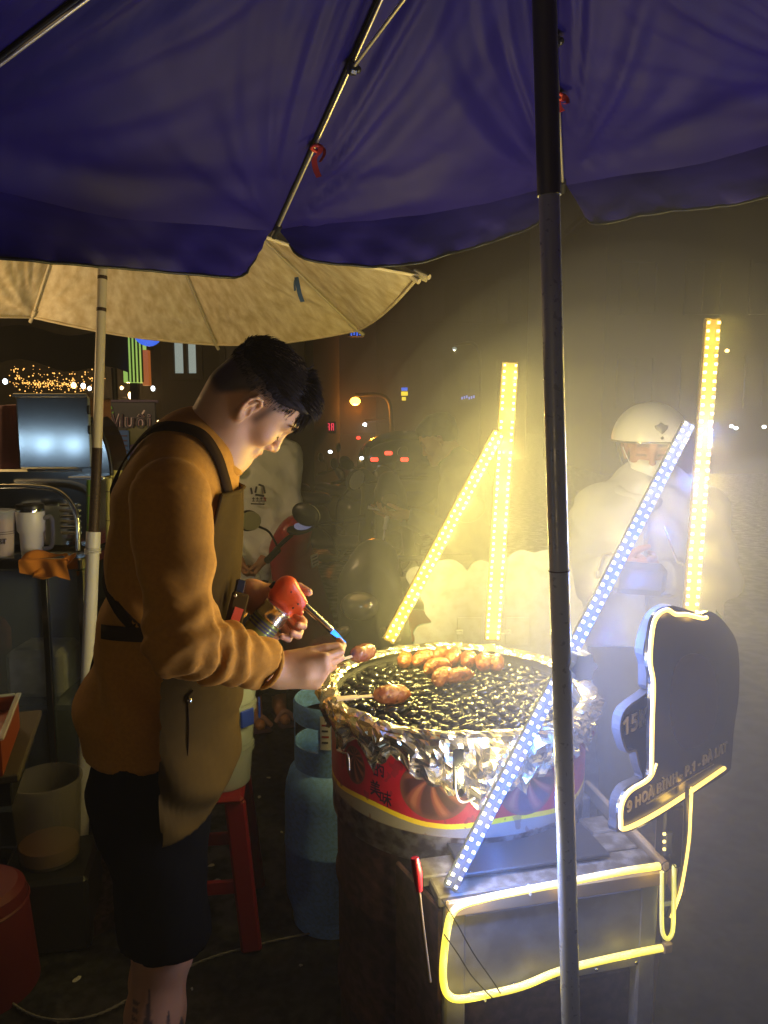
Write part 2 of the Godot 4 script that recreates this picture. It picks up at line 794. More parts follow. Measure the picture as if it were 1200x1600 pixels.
func lamp(called: String, p: Vector3, c: Color, e: float, size := 0.03) -> OmniLight3D:
	var l := OmniLight3D.new()
	l.name = numbered(called)
	l.position = p
	l.light_color = c
	l.light_energy = e
	l.light_size = size
	l.omni_range = 40.0
	l.omni_attenuation = 2.0
	l.shadow_enabled = true
	add_child(l)
	return l


func materials() -> void:
	var fab := noise_tex(0.12, 512, 3, false, 4.0, 3)
	var weave := noise_tex(0.35, 512, 2, false, 4.0, 9)
	var m := mat("mustard_jersey", lin(0.43, 0.180, 0.005), 0.92)
	triplanar(m, 9.0)
	m.heightmap_enabled = true
	m.heightmap_texture = weave
	m.heightmap_scale = 0.014
	m.albedo_texture = ramp_tex(0.02, Color(0.94, 0.93, 0.9), Color(1, 1, 1), 512, 4, 4)
	m.rim_enabled = true
	m.rim = 0.15
	m.rim_tint = 0.7
	m = mat("brown_canvas", lin(0.054, 0.031, 0.006), 0.85)
	m.metallic_specular = 0.12
	triplanar(m, 8.0)
	m.albedo_texture = ramp_tex(0.01, Color(0.96, 0.955, 0.95), Color(1, 1, 1), 512, 5, 8)
	m = mat("dark_strap", lin(0.030, 0.016, 0.006), 0.9)
	m.metallic_specular = 0.1
	m = mat("black_cloth", lin(0.0030, 0.0030, 0.0030), 1.0)
	m.metallic_specular = 0.1
	m = mat("grey_fleece", lin(0.80, 0.81, 0.83), 0.95)
	triplanar(m, 6.0)
	m.heightmap_enabled = true
	m.heightmap_texture = fab
	m.heightmap_scale = 0.1
	m = mat("pale_fleece", lin(0.38, 0.39, 0.42), 0.95)
	triplanar(m, 6.0)
	m.heightmap_enabled = true
	m.heightmap_texture = fab
	m.heightmap_scale = 0.15
	mat("navy_cloth", lin(0.03, 0.045, 0.09), 0.9)
	mat("dark_trousers", lin(0.02, 0.022, 0.03), 0.9)
	mat("maroon_cloth", lin(0.10, 0.02, 0.02), 0.9)
	m = mat("skin", Color.WHITE, 0.5)
	m.vertex_color_use_as_albedo = true
	m.subsurf_scatter_enabled = true
	m.subsurf_scatter_strength = 0.12
	triplanar(m, 14.0)
	m.heightmap_enabled = true
	m.heightmap_texture = weave
	m.heightmap_scale = 0.022
	m = mat("hair", Color.WHITE, 0.6)
	m.metallic_specular = 0.25
	m.vertex_color_use_as_albedo = true
	m = mat("blue_vinyl", lin(0.0090, 0.0060, 0.098), 0.5)
	m.metallic_specular = 0.2
	m.albedo_texture = ramp_tex(0.006, Color(0.93, 0.93, 0.94), Color(1, 1, 1), 512, 5, 31)
	m = mat("cream_canvas", lin(0.74, 0.65, 0.46), 0.9)
	m.albedo_texture = ramp_tex(0.012, Color(0.84, 0.80, 0.72), Color(1, 1, 1), 1024, 6, 17, 0.1, 0.9)
	m.heightmap_enabled = true
	m.heightmap_texture = noise_tex(0.008, 512, 3, false, 4.0, 14)
	m.heightmap_scale = 0.25
	mat("black_metal", lin(0.018, 0.018, 0.018), 0.45, 0.6)
	m = mat("rib_steel", lin(0.55, 0.50, 0.40), 0.35, 0.8)
	m = mat("pole_steel", lin(0.36, 0.38, 0.40), 0.32, 0.25)
	triplanar(m, 5.0)
	m.roughness_texture = ramp_tex(0.02, Color(0.25, 0.25, 0.25), Color(0.55, 0.55, 0.55), 512, 5, 22)
	m.roughness = 1.0
	mat("pole_dark", lin(0.09, 0.09, 0.10), 0.5, 0.5)
	m = mat("chrome", lin(0.62, 0.64, 0.66), 0.14, 1.0)
	m = mat("brushed_steel", lin(0.50, 0.53, 0.56), 0.13, 1.0)
	triplanar(m, 2.0)
	m = mat("drum_steel", lin(0.45, 0.43, 0.42), 0.36, 0.9)
	triplanar(m, 3.0)
	m.albedo_texture = ramp_tex(0.015, Color(0.5, 0.42, 0.38), Color(1, 1, 1), 512, 6, 45)
	m = mat("drum_paint", lin(0.075, 0.035, 0.035), 0.5, 0.2)
	triplanar(m, 3.0)
	m.albedo_texture = ramp_tex(0.02, Color(0.5, 0.4, 0.36), Color(1, 1, 1), 512, 6, 46)
	m = mat("foil", lin(0.80, 0.75, 0.62), 0.27, 1.0)
	mat("charred", lin(0.012, 0.011, 0.010), 0.6)
	m = mat("pebble_black", lin(0.016, 0.016, 0.017), 0.20)
	m.clearcoat_enabled = true
	m.clearcoat = 0.6
	m.clearcoat_roughness = 0.12
	m = mat("sausage_skin", Color.WHITE, 0.26)
	m.vertex_color_use_as_albedo = true
	m.clearcoat_enabled = true
	m.clearcoat = 0.7
	m.clearcoat_roughness = 0.15
	triplanar(m, 10.0)
	m.heightmap_enabled = true
	m.heightmap_texture = fab
	m.heightmap_scale = 0.12
	m = mat("bamboo", lin(0.58, 0.42, 0.19), 0.6)
	m = mat("table_top", lin(0.15, 0.14, 0.125), 0.6)
	triplanar(m, 2.5)
	m.albedo_texture = ramp_tex(0.02, Color(0.70, 0.66, 0.60), Color(1, 1, 1), 512, 6, 50)
	m = mat("table_board", lin(0.24, 0.24, 0.24), 0.6)
	triplanar(m, 2.0)
	m.albedo_texture = ramp_tex(0.012, Color(0.86, 0.85, 0.84), Color(1, 1, 1), 512, 6, 51)
	mat("dark_sheet", lin(0.02, 0.02, 0.022), 0.5)
	m = mat("pine_wood", lin(0.30, 0.22, 0.12), 0.7)
	mat("dark_wood", lin(0.05, 0.035, 0.02), 0.8)
	mat("led_bar", lin(0.020, 0.028, 0.055), 0.8)
	mat("led_bar_gold", lin(0.075, 0.048, 0.006), 0.8)
	glow("led_warm", lin(1.0, 0.72, 0.14), 2.4)
	glow("led_gold", lin(1.0, 0.68, 0.08), 2.2)
	glow("led_white", lin(1.0, 0.84, 0.50), 2.6)
	glow("led_blue", lin(0.10, 0.34, 1.0), 1.5)
	glow("neon_yellow", lin(1.0, 0.80, 0.05), 1.25)
	glow("neon_pale", lin(1.0, 0.90, 0.10), 0.75)
	glow("neon_amber", lin(1.0, 0.66, 0.13), 2.2)
	m = mat("sign_black", lin(0.020, 0.017, 0.014), 0.25)
	m = mat("sign_edge", lin(0.05, 0.05, 0.058), 0.7)
	mat("sign_letters", lin(0.34, 0.31, 0.22), 0.6)
	mat("sign_print_red", lin(0.038, 0.013, 0.010), 0.4)
	m = mat("white_board", lin(0.25, 0.26, 0.30), 0.75)
	triplanar(m, 2.0)
	m.albedo_texture = ramp_tex(0.02, Color(0.90, 0.87, 0.82), Color(1, 1, 1), 512, 6, 60, 0.1, 0.6)
	m = mat("asphalt", lin(0.022, 0.021, 0.020), 1.0)
	triplanar(m, 0.8)
	m.roughness_texture = ramp_tex(0.008, Color(0.42, 0.42, 0.42), Color(0.95, 0.95, 0.95), 1024, 6, 70)
	m.albedo_texture = ramp_tex(0.03, Color(0.55, 0.54, 0.52), Color(1, 1, 1), 1024, 6, 71)
	m = mat("wall_dark", lin(0.014, 0.012, 0.010), 0.9)
	triplanar(m, 0.5)
	m.albedo_texture = ramp_tex(0.02, Color(0.55, 0.55, 0.55), Color(1, 1, 1), 512, 6, 75)
	mat("wall_brown", lin(0.016, 0.012, 0.009), 0.9)
	mat("roof_dark", lin(0.03, 0.026, 0.024), 0.8)
	mat("window_frame", lin(0.010, 0.010, 0.010), 0.7)
	mat("window_glass", lin(0.008, 0.009, 0.010), 0.5)
	glow("window_lit", lin(0.55, 0.75, 0.72), 0.35)
	glow("window_amber", lin(1.0, 0.5, 0.15), 0.5)
	m = mat("cylinder_blue", lin(0.20, 0.42, 0.95), 0.42)
	triplanar(m, 4.0)
	m.albedo_texture = ramp_tex(0.03, Color(0.82, 0.8, 0.78), Color(1, 1, 1), 512, 6, 80, 0.1, 0.6)
	m.heightmap_enabled = true
	m.heightmap_texture = fab
	m.heightmap_scale = 0.06
	mat("sticker_white", lin(0.7, 0.7, 0.72), 0.5)
	mat("print_dark", lin(0.05, 0.05, 0.07), 0.6)
	mat("print_red", lin(0.4, 0.03, 0.03), 0.6)
	mat("red_dull", lin(0.10, 0.004, 0.006), 0.6)
	m = mat("red_plastic", lin(0.26, 0.007, 0.012), 0.42)
	m = mat("blue_plastic", lin(0.02, 0.05, 0.55), 0.35)
	m = mat("clear_plastic", Color(0.86, 0.9, 0.94, 0.34), 0.3)
	m.transparency = BaseMaterial3D.TRANSPARENCY_ALPHA
	m = mat("milky_plastic", Color(0.42, 0.39, 0.33, 0.42), 0.4)
	m.transparency = BaseMaterial3D.TRANSPARENCY_ALPHA
	m = mat("orange_plastic", Color(0.55, 0.24, 0.09, 0.8), 0.35)
	m.transparency = BaseMaterial3D.TRANSPARENCY_ALPHA
	mat("sauce", lin(0.35, 0.06, 0.012), 0.3)
	m = mat("pane", Color(0.75, 0.82, 0.85, 0.10), 0.04)
	m.transparency = BaseMaterial3D.TRANSPARENCY_ALPHA
	mat("tumbler_white", lin(0.68, 0.66, 0.62), 0.4)
	mat("black_plastic", lin(0.014, 0.014, 0.015), 0.35)
	mat("milk_tea", lin(0.42, 0.20, 0.07), 0.3)
	m = mat("orange_cloth", lin(0.55, 0.19, 0.018), 0.95)
	triplanar(m, 9.0)
	m.heightmap_enabled = true
	m.heightmap_texture = weave
	m.heightmap_scale = 0.08
	m = mat("pvc_white", lin(0.60, 0.58, 0.52), 0.45)
	m = mat("pole_cream", lin(0.48, 0.42, 0.28), 0.5)
	m = mat("pole_rust", lin(0.10, 0.065, 0.04), 0.6, 0.4)
	triplanar(m, 12.0)
	m.albedo_texture = ramp_tex(0.03, Color(0.25, 0.2, 0.15), Color(1.0, 0.95, 0.9), 512, 6, 81, 0.35, 0.62)
	mat("cane_green", lin(0.12, 0.24, 0.03), 0.55)
	mat("cane_yellow", lin(0.50, 0.44, 0.13), 0.55)
	mat("cane_node", lin(0.22, 0.18, 0.07), 0.7)
	mat("banner_dark", lin(0.022, 0.022, 0.045), 0.5)
	glow("banner_pink", lin(0.75, 0.10, 0.22), 0.10)
	mat("banner_purple", lin(0.05, 0.02, 0.10), 0.5)
	mat("banner_green", lin(0.18, 0.5, 0.08), 0.5)
	mat("banner_blue", lin(0.02, 0.10, 0.42), 0.5)
	mat("banner_olive", lin(0.09, 0.09, 0.03), 0.5)
	glow("sign_lit_green", lin(0.50, 0.85, 0.16), 0.55)
	glow("sign_lit_blue", lin(0.04, 0.16, 0.95), 0.9)
	glow("sign_lit_yellow", lin(1.0, 0.72, 0.05), 1.2)
	glow("sign_lit_orange", lin(0.9, 0.22, 0.03), 0.35)
	glow("sign_lit_red", lin(1.0, 0.03, 0.10), 1.2)
	glow("lamp_sodium", lin(1.0, 0.42, 0.04), 14.0)
	glow("lamp_white", lin(0.85, 0.95, 1.0), 5.0)
	glow("lamp_warm", lin(1.0, 0.62, 0.22), 6.0)
	glow("fairy_warm", lin(1.0, 0.48, 0.10), 2.2)
	glow("tail_red", lin(1.0, 0.05, 0.03), 3.0)
	glow("tube_cold", lin(0.55, 0.82, 1.0), 5.0)
	glow("bulb_warm", lin(1.0, 0.74, 0.42), 7.0)
	m = mat("scooter_red", lin(0.34, 0.012, 0.022), 0.22)
	m.clearcoat_enabled = true
	m.clearcoat = 0.8
	m = mat("scooter_dark", lin(0.022, 0.022, 0.024), 0.25)
	m.clearcoat_enabled = true
	mat("rubber", lin(0.012, 0.012, 0.012), 0.85)
	m = mat("mirror_glass", lin(0.46, 0.44, 0.36), 0.3)
	m = mat("headlamp_glass", lin(0.62, 0.58, 0.50), 0.12, 0.7)
	glow("dial_blue", lin(0.05, 0.16, 0.55), 0.25)
	mat("seat_vinyl", lin(0.018, 0.017, 0.017), 0.5)
	m = mat("can_green", lin(0.20, 0.22, 0.035), 0.3, 0.45)
	m = mat("can_steel", lin(0.60, 0.56, 0.46), 0.22, 1.0)
	m = mat("torch_orange", lin(0.62, 0.065, 0.006), 0.36)
	m = mat("torch_tube", lin(0.50, 0.45, 0.36), 0.25, 1.0)
	m = mat("flame_blue", Color(0.1, 0.35, 0.8, 0.6), 0.9)
	m.transparency = BaseMaterial3D.TRANSPARENCY_ALPHA
	m.emission_enabled = true
	m.emission = lin(0.03, 0.24, 0.85)
	m.emission_energy_multiplier = 3.0
	mat("silver_stud", lin(0.6, 0.58, 0.5), 0.25, 1.0)
	m = mat("helmet_white", lin(0.60, 0.60, 0.60), 0.28)
	m.clearcoat_enabled = true
	mat("mask_white", lin(0.70, 0.70, 0.70), 0.85)
	mat("phone_dark", lin(0.02, 0.02, 0.025), 0.2)
	mat("slipper_pink", lin(0.42, 0.24, 0.24), 0.8)
	mat("slipper_dark", lin(0.06, 0.03, 0.06), 0.8)
	m = mat("bag_clear", Color(0.9, 0.92, 0.95, 0.2), 0.2)
	m.transparency = BaseMaterial3D.TRANSPARENCY_ALPHA
	mat("ribbon_red", lin(0.34, 0.016, 0.014), 0.6)
	mat("ribbon_blue", lin(0.03, 0.08, 0.20), 0.6)
	mat("wire_grey", lin(0.22, 0.20, 0.17), 0.6)
	mat("wire_black", lin(0.01, 0.01, 0.01), 0.5)
	mat("litter_pale", lin(0.45, 0.42, 0.36), 0.8)
	m = mat("knob_white", lin(0.72, 0.75, 0.80), 0.4)
	m.backlight_enabled = true
	m.backlight = Color(0.8, 0.82, 0.86)
	mat("car_dark", lin(0.02, 0.02, 0.022), 0.2, 0.2)


func street() -> void:
	var g := MB.new()
	g.sheet(60, 60, func(u, v): return Vector3((u - 0.5) * 160.0, 0, (v - 0.5) * 160.0))
	structure(g, "ground", M.asphalt)


func building(called: String, label: String, x0: float, x1: float, z: float, depth: float, h: float, wall: Material, rows: Array, lit: Array) -> Node3D:
	# a street front: wall, roof slab, windows in rows; rows = [y, height, count], lit = [row, column, material]
	var o := thing(called, label, "building", Vector3((x0 + x1) / 2, 0, z), "dark houses along the far side of the street")
	var mb := MB.new()
	mb.box(Vector3((x0 + x1) / 2, h / 2, z - depth / 2), Vector3(x1 - x0, h, depth))
	commit(mb, o, "wall", wall)
	mb = MB.new()
	mb.box(Vector3((x0 + x1) / 2, h + 0.12, z - depth / 2 + 0.15), Vector3(x1 - x0 + 0.5, 0.24, depth + 0.6), Basis(), 0.03)
	commit(mb, o, "roof", M.roof_dark)
	for ri in rows.size():
		var r: Array = rows[ri]
		for k in int(r[2]):
			var cx := lerpf(x0, x1, (k + 0.5) / r[2])
			var w: float = (x1 - x0) / r[2] * 0.55
			var hh: float = r[1]
			var fr := MB.new()
			for s in [-1.0, 1.0]:
				fr.box(Vector3(cx + s * w / 2, r[0], z + 0.03), Vector3(0.08, hh + 0.08, 0.1))
				fr.box(Vector3(cx, r[0] + s * hh / 2, z + 0.03), Vector3(w - 0.08, 0.08, 0.1))
			fr.box(Vector3(cx, r[0], z + 0.03), Vector3(0.05, hh - 0.08, 0.08))
			var wn := commit(fr, o, "window", M.window_frame)
			var pm: Material = M.window_glass
			for l in lit:
				if l[0] == ri and l[1] == k:
					pm = l[2]
			for s in [-1.0, 1.0]:
				var pn := MB.new()
				pn.box(Vector3(cx + s * w / 4, r[0], z + 0.012), Vector3(w / 2 - 0.07, hh - 0.08, 0.012))
				commit(pn, wn, "window_pane", pm)
	return o


func far_things() -> void:
	building("shop_house", "low dark shop house at far left behind the juice stall", -9.5, -3.2, -9.0, 6.0, 5.2, M.wall_dark, [[3.6, 1.3, 4]], [])
	building("shop_house", "dark house behind the standing vendor's head with a pale lit window", -3.0, -0.95, -10.5, 6.0, 6.5, M.wall_brown, [[2.55, 0.8, 3], [4.8, 1.2, 3]], [[0, 0, M.window_lit]])
	building("shop_house", "tall dark building far down the street beyond the scooters", -0.3, 5.5, -30.0, 8.0, 9.5, M.wall_dark, [[3.0, 1.6, 4], [6.0, 1.6, 4]], [])
	building("shop_house", "wide dark building at far right behind the helmeted person", 6.2, 17.0, -22.0, 8.0, 7.5, M.wall_brown, [[2.6, 1.4, 6], [5.2, 1.4, 6]], [])
	# lit signs and lamps along the street
	var s := thing("lit_sign", "tall green lit shop sign of vertical slats under the cream umbrella", "sign", at(210, 600, 7.5))
	var mb := MB.new()
	mb.box(at(210, 545, 7.5), Vector3(0.22, 0.66, 0.06), Basis(Vector3.UP, 0.5), 0.01)
	commit(mb, s, "sign_panel", M.sign_lit_green)
	for k in 5:
		mb = MB.new()
		mb.box(at(199 + k * 5.6, 545, 7.44), Vector3(0.012, 0.64, 0.03), Basis(Vector3.UP, 0.5))
		commit(mb, s, "slat", M.cane_green)
	mb = MB.new()
	mb.box(at(229, 575, 7.5), Vector3(0.06, 0.34, 0.08))
	commit(mb, s, "sign_frame", M.sign_lit_orange)
	mb = MB.new()
	mb.bar(at(210, 596, 7.56), Vector3(at(210, 596, 7.56).x, 0, at(210, 596, 7.56).z), 0.07, 0.07)
	commit(mb, s, "post", M.black_metal)
	s = thing("lit_sign", "round blue lit sign half hidden by the cream umbrella's edge", "sign", at(231, 524, 7.0))
	mb = MB.new()
	mb.xf = Transform3D(Basis(Vector3.RIGHT, PI / 2), at(231, 519, 7.0))
	mb.lathe([Vector2(0, 0.04), Vector2(0.12, 0.04), Vector2(0.125, 0.03), Vector2(0.125, -0.03), Vector2(0, -0.03)], 24)
	commit(mb, s, "sign_disc", M.sign_lit_blue)
	mb = MB.new()
	mb.bar(at(231, 519, 7.06), at(231, 420, 7.3), 0.03, 0.03)
	commit(mb, s, "bracket", M.black_metal)
	s = thing("lit_sign", "small blue lit lettering just under the cream umbrella's right tip", "sign", at(556, 522, 16.0))
	mb = MB.new()
	for k in 4:
		mb.box(at(549 + k * 4.5, 521, 16.0), Vector3(0.035, 0.09 - 0.02 * (k % 2), 0.03))
	commit(mb, s, "lit_letters", M.sign_lit_blue)
	mb = MB.new()
	mb.box(at(556, 521, 16.06), Vector3(0.32, 0.14, 0.04))
	commit(mb, s, "sign_panel", M.black_metal)
	s = thing("lit_sign", "small stacked sign glowing blue above yellow in the haze", "sign", at(632, 616, 14.0))
	mb = MB.new()
	mb.box(at(632, 608, 14.0), Vector3(0.11, 0.055, 0.06))
	commit(mb, s, "blue_panel", M.sign_lit_blue)
	mb = MB.new()
	mb.box(at(632, 615, 14.0), Vector3(0.12, 0.07, 0.06))
	commit(mb, s, "yellow_panel", M.sign_lit_yellow)
	mb = MB.new()
	mb.box(at(631, 623, 14.0), Vector3(0.07, 0.06, 0.06))
	commit(mb, s, "lower_panel", M.sign_lit_yellow)
	s = thing("lit_sign", "faint blue row of lit letters left of the tall LED post", "sign", at(731, 622, 17.0))
	mb = MB.new()
	for k in 6:
		mb.box(at(722 + k * 3.7, 622 - (k % 3), 17.0), Vector3(0.03, 0.06, 0.03))
	commit(mb, s, "lit_letters", M.sign_lit_blue)
	s = thing("lit_sign", "small red and blue LED sign beside the vendor's forehead", "sign", at(513, 668, 13.0))
	mb = MB.new()
	mb.box(at(513, 668, 13.05), Vector3(0.26, 0.2, 0.05))
	commit(mb, s, "sign_box", M.black_metal)
	mb = MB.new()
	mb.box(at(507.5, 669, 13.0), Vector3(0.03, 0.13, 0.03))
	commit(mb, s, "blue_bar", M.sign_lit_blue)
	for k in 2:
		mb = MB.new()
		var c := at(513 + k * 6.5, 667, 13.0)
		mb.box(c + Vector3(0.016, 0, 0), Vector3(0.012, 0.12, 0.03))
		mb.box(c - Vector3(0.016, 0, 0), Vector3(0.012, 0.12, 0.03))
		mb.box(c + Vector3(0, 0.055, 0), Vector3(0.02, 0.011, 0.03))
		mb.box(c - Vector3(0, 0.0, 0), Vector3(0.02, 0.011, 0.03))
		commit(mb, s, "red_digit", M.sign_lit_red)
	# street lamps
	street_lamp(at(555, 627, 19.0), "tall street lamp with a glowing orange head above the scooters", M.lamp_sodium, Color(1.0, 0.55, 0.12), 0.10, 7.0)
	street_lamp(at(570, 663, 24.0), "small white street lamp lower than the orange one", M.lamp_white, Color(0.85, 0.95, 1.0), 0.05, 1.0)
	street_lamp(at(710, 545, 26.0), "very faint pale lamp above the left LED post", M.window_lit, Color(0.9, 0.9, 0.8), 0.06, 0.3)
	# warm bulbs of the far stalls
	var k2 := 0
	for q in [[205, 618, 8.0, 0.05], [190, 606, 8.0, 0.025], [239, 607, 8.4, 0.035], [248, 660, 8.2, 0.03], [250, 678, 8.2, 0.035], [278, 527, 9.0, 0.02], [115, 602, 6.6, 0.035], [130, 603, 6.6, 0.03], [140, 607, 6.7, 0.025], [8, 596, 6.4, 0.03]]:
		var b := MB.new()
		b.ball(at(q[0], q[1], q[2]), Vector3(0.8, 1.0, 0.8) * q[3] * 0.8, Basis(), 12, 9)
		var words: String = ["big warm bulb above the dark banner", "small warm bulb left of the bigger one above the banner", "white bulb at the banner's upper right corner", "warm bulb between the banner and the vendor's neck", "lowest warm bulb beside the vendor's shoulder", "tiny white bulb at the cream umbrella's lower edge", "warm bulb right above the steel box", "white bulb next to the pole above the steel box", "small white bulb touching the pole above the steel box", "pale bulb at the photo's left edge above the steel box"][k2]
		tag(commit(b, self, "hanging_bulb", M.lamp_white if k2 in [2, 5, 7, 8, 9] else M.lamp_warm), words, "light bulb", "bulbs of the far stalls")
		k2 += 1
	lamp("stall_bulb_light", at(205, 618, 7.9), Color(1.0, 0.80, 0.55), 1.0, 0.05)
	# fairy lights under the dark stall roof at left
	var mm := MultiMesh.new()
	mm.transform_format = MultiMesh.TRANSFORM_3D
	var dot := SphereMesh.new()
	dot.radius = 0.0038
	dot.height = 0.0076
	dot.radial_segments = 6
	dot.rings = 3
	mm.mesh = dot
	mm.instance_count = 260
	for i in 260:
		var px := rng.randf_range(14, 165)
		var mid := 590.0 + (px - 14) * 0.11
		var py := mid + rng.randfn(0.0, 12.0)
		if i % 3 == 0:
			py = 600.0 + rng.randfn(0.0, 3.0)
			px = rng.randf_range(38, 118)
		var sc := rng.randf_range(0.5, 1.5)
		mm.set_instance_transform(i, Transform3D(Basis().scaled(Vector3.ONE * sc), at(px, clampf(py, 560, 622), rng.randf_range(5.4, 6.2))))
	var fl := MultiMeshInstance3D.new()
	fl.name = "fairy_lights"
	fl.multimesh = mm
	fl.material_override = M.fairy_warm
	add_child(fl)
	tag(fl, "mass of tiny warm fairy lights glittering above the steel box", "fairy lights", "", "stuff")
	# dark awning of the stall behind
	var aw := thing("stall_awning", "dark sloping awning of the stall behind the juice stall", "awning", at(100, 560, 5.4))
	mb = MB.new()
	mb.sheet(14, 6, func(u, v): return at(-60 + u * 260, lerpf(505, 560, v) + u * 22, lerpf(6.6, 5.2, v)) + Vector3(0, -0.03 * sin(u * PI * 4), 0))
	commit(mb, aw, "awning_cloth", M.banner_dark)
	for q in [-40.0, 178.0]:
		mb = MB.new()
		var p := at(q, 575, 5.3)
		mb.tube(PackedVector3Array([p, Vector3(p.x, 0, p.z)]), 0.02, 8)
		commit(mb, aw, "post", M.black_metal)
	# cars down the road
	car(at_y(600, 760, 0.0), "dark car down the road showing red tail lights", [at(585, 718, 9.0), at(607, 708, 9.0), at(632, 718, 9.0)])


func street_lamp(head: Vector3, label: String, m: Material, c: Color, r: float, e: float) -> void:
	var o := thing("street_lamp", label, "street lamp", Vector3(head.x, 0, head.z))
	var mb := MB.new()
	mb.tube(smooth_path([Vector3(head.x + 0.9, 0, head.z), Vector3(head.x + 0.9, head.y * 0.7, head.z), Vector3(head.x + 0.75, head.y + 0.1, head.z), Vector3(head.x, head.y + r + 0.05, head.z)], 5), 0.05, 8)
	commit(mb, o, "post", M.black_metal)
	mb = MB.new()
	mb.ball(head, Vector3(r * 1.3, r, r * 1.3), Basis(), 14, 10)
	commit(mb, o, "lamp_globe", m)
	lamp("street_lamp_light", head + Vector3(0, -r * 1.6, 0), c, e, r)


func car(base: Vector3, label: String, tails: Array) -> void:
	var o := thing("car", label, "car", base)
	var f := Field.new()
	var b := Vector3(base.x + 0.3, 0, tails[0].z - 2.1)
	f.ell(b + Vector3(0, 0.62, 0), Vector3(0.85, 0.40, 2.05), Basis(), 0.1)
	f.ell(b + Vector3(0, 1.02, 0.1), Vector3(0.68, 0.40, 1.25), Basis(), 0.15)
	netted(o, "body", f, 0.08, M.car_dark)
	var mb := MB.new()
	mb.ball(b + Vector3(0, 1.1, 0.95), Vector3(0.55, 0.22, 0.42), Basis(), 16, 8)
	commit(mb, o, "rear_window", M.window_glass)
	for s in [-1.0, 1.0]:
		for q in [-1.3, 1.3]:
			mb = MB.new()
			mb.xf = Transform3D(Basis(Vector3.FORWARD, PI / 2), b + Vector3(s * 0.72, 0.3, q))
			mb.lathe([Vector2(0, 0.09), Vector2(0.2, 0.09), Vector2(0.29, 0.08), Vector2(0.3, 0.0), Vector2(0.29, -0.08), Vector2(0.2, -0.09), Vector2(0, -0.09)], 18)
			commit(mb, o, "wheel", M.rubber)
	for p in tails:
		mb = MB.new()
		mb.box(p, Vector3(0.09, 0.045, 0.04), Basis(), 0.01)
		commit(mb, o, "tail_light", M.tail_red)


func canopy(o: Node3D, apex: Vector3, tips: Array, sag: float, drop: float, m: Material, wrinkle: float, trim: Material, seam := true) -> void:
	# panels between ribs, each with its hanging flap
	var n := tips.size()
	for i in n:
		var a: Vector3 = tips[i]
		var b: Vector3 = tips[(i + 1) % n]
		var seed_ := float(i) * 3.7
		var f := func(u: float, v: float) -> Vector3:
			var base := apex.lerp(a.lerp(b, u), v)
			var bow := sin(u * PI) * v
			# creases that pull from the two tips, and a slack fold above the flap
			var a0 := atan2(1.0 - v, u + 0.02)
			var a1 := atan2(1.0 - v, 1.02 - u)
			var r0 := Vector2(u, 1.0 - v).length()
			var r1 := Vector2(1.0 - u, 1.0 - v).length()
			var w: float = noise.get_noise_2d(a0 * 3.2 + seed_, r0 * 0.6) * exp(-r0 * 1.3) * 1.5 + noise.get_noise_2d(a1 * 3.2 + seed_ + 40.0, r1 * 0.6) * exp(-r1 * 1.3) * 1.5
			w += 0.5 * noise.get_noise_3d(u * 1.8 + seed_, v * 1.2, seed_) + 0.14 * noise.get_noise_3d(u * 6.0, v * 1.0 + seed_, 8.0) * (1.0 - v)
			w += 0.5 * exp(-pow((v - 0.90 - 0.03 * sin(u * 5.0 + seed_)) / 0.025, 2.0))
			return base + Vector3(0, -sag * bow * (0.6 + 0.4 * v) + wrinkle * w * minf(1.0, sin(u * PI) * 3.0) * minf(1.0, v * 3.0), 0)
		var mb := MB.new()
		mb.sheet(56, 56, f)
		var pn := commit(mb, o, "canopy_panel", m)
		if drop <= 0.0:
			continue
		var out := ((a + b) / 2 - apex) * Vector3(1, 0, 1)
		out = out.normalized()
		mb = MB.new()
		var edge := func(u: float, v: float) -> Vector3:
			var uu := 0.012 + u * 0.976
			var e: Vector3 = f.call(uu, 1.0)
			var rnd := 1.0 - pow(absf(u * 2.0 - 1.0), 9.0) * 0.62
			var h := drop * v * rnd * (1.0 + 0.10 * sin(u * 9.0 + seed_))
			var inset := (u * 2.0 - 1.0) * -0.035 * v * pow(absf(u * 2.0 - 1.0), 5.0)
			return e + Vector3(0, -h, 0) + (b - a) * inset + out * (0.012 * v * sin(u * 14.0 + seed_) + 0.02 * v * noise.get_noise_2d(u * 8.0 + seed_, v * 2.0))
		mb.sheet(40, 6, edge)
		var flap := commit(mb, o, "flap", m)
		if trim:
			mb = MB.new()
			var hem := PackedVector3Array()
			for k in 41:
				hem.append(edge.call(k / 40.0, 1.0))
			mb.tube(hem, 0.0035, 5)
			commit(mb, flap, "hem", trim)


func rib_of(o: Node3D, a: Vector3, b: Vector3, r: float, under: float, m: Material) -> MeshInstance3D:
	var mb := MB.new()
	var d := Vector3(0, -under, 0)
	mb.tube(PackedVector3Array([a + d, a.lerp(b, 0.5) + d * 1.1, b + d * 0.6]), r, 7)
	return commit(mb, o, "rib", m)


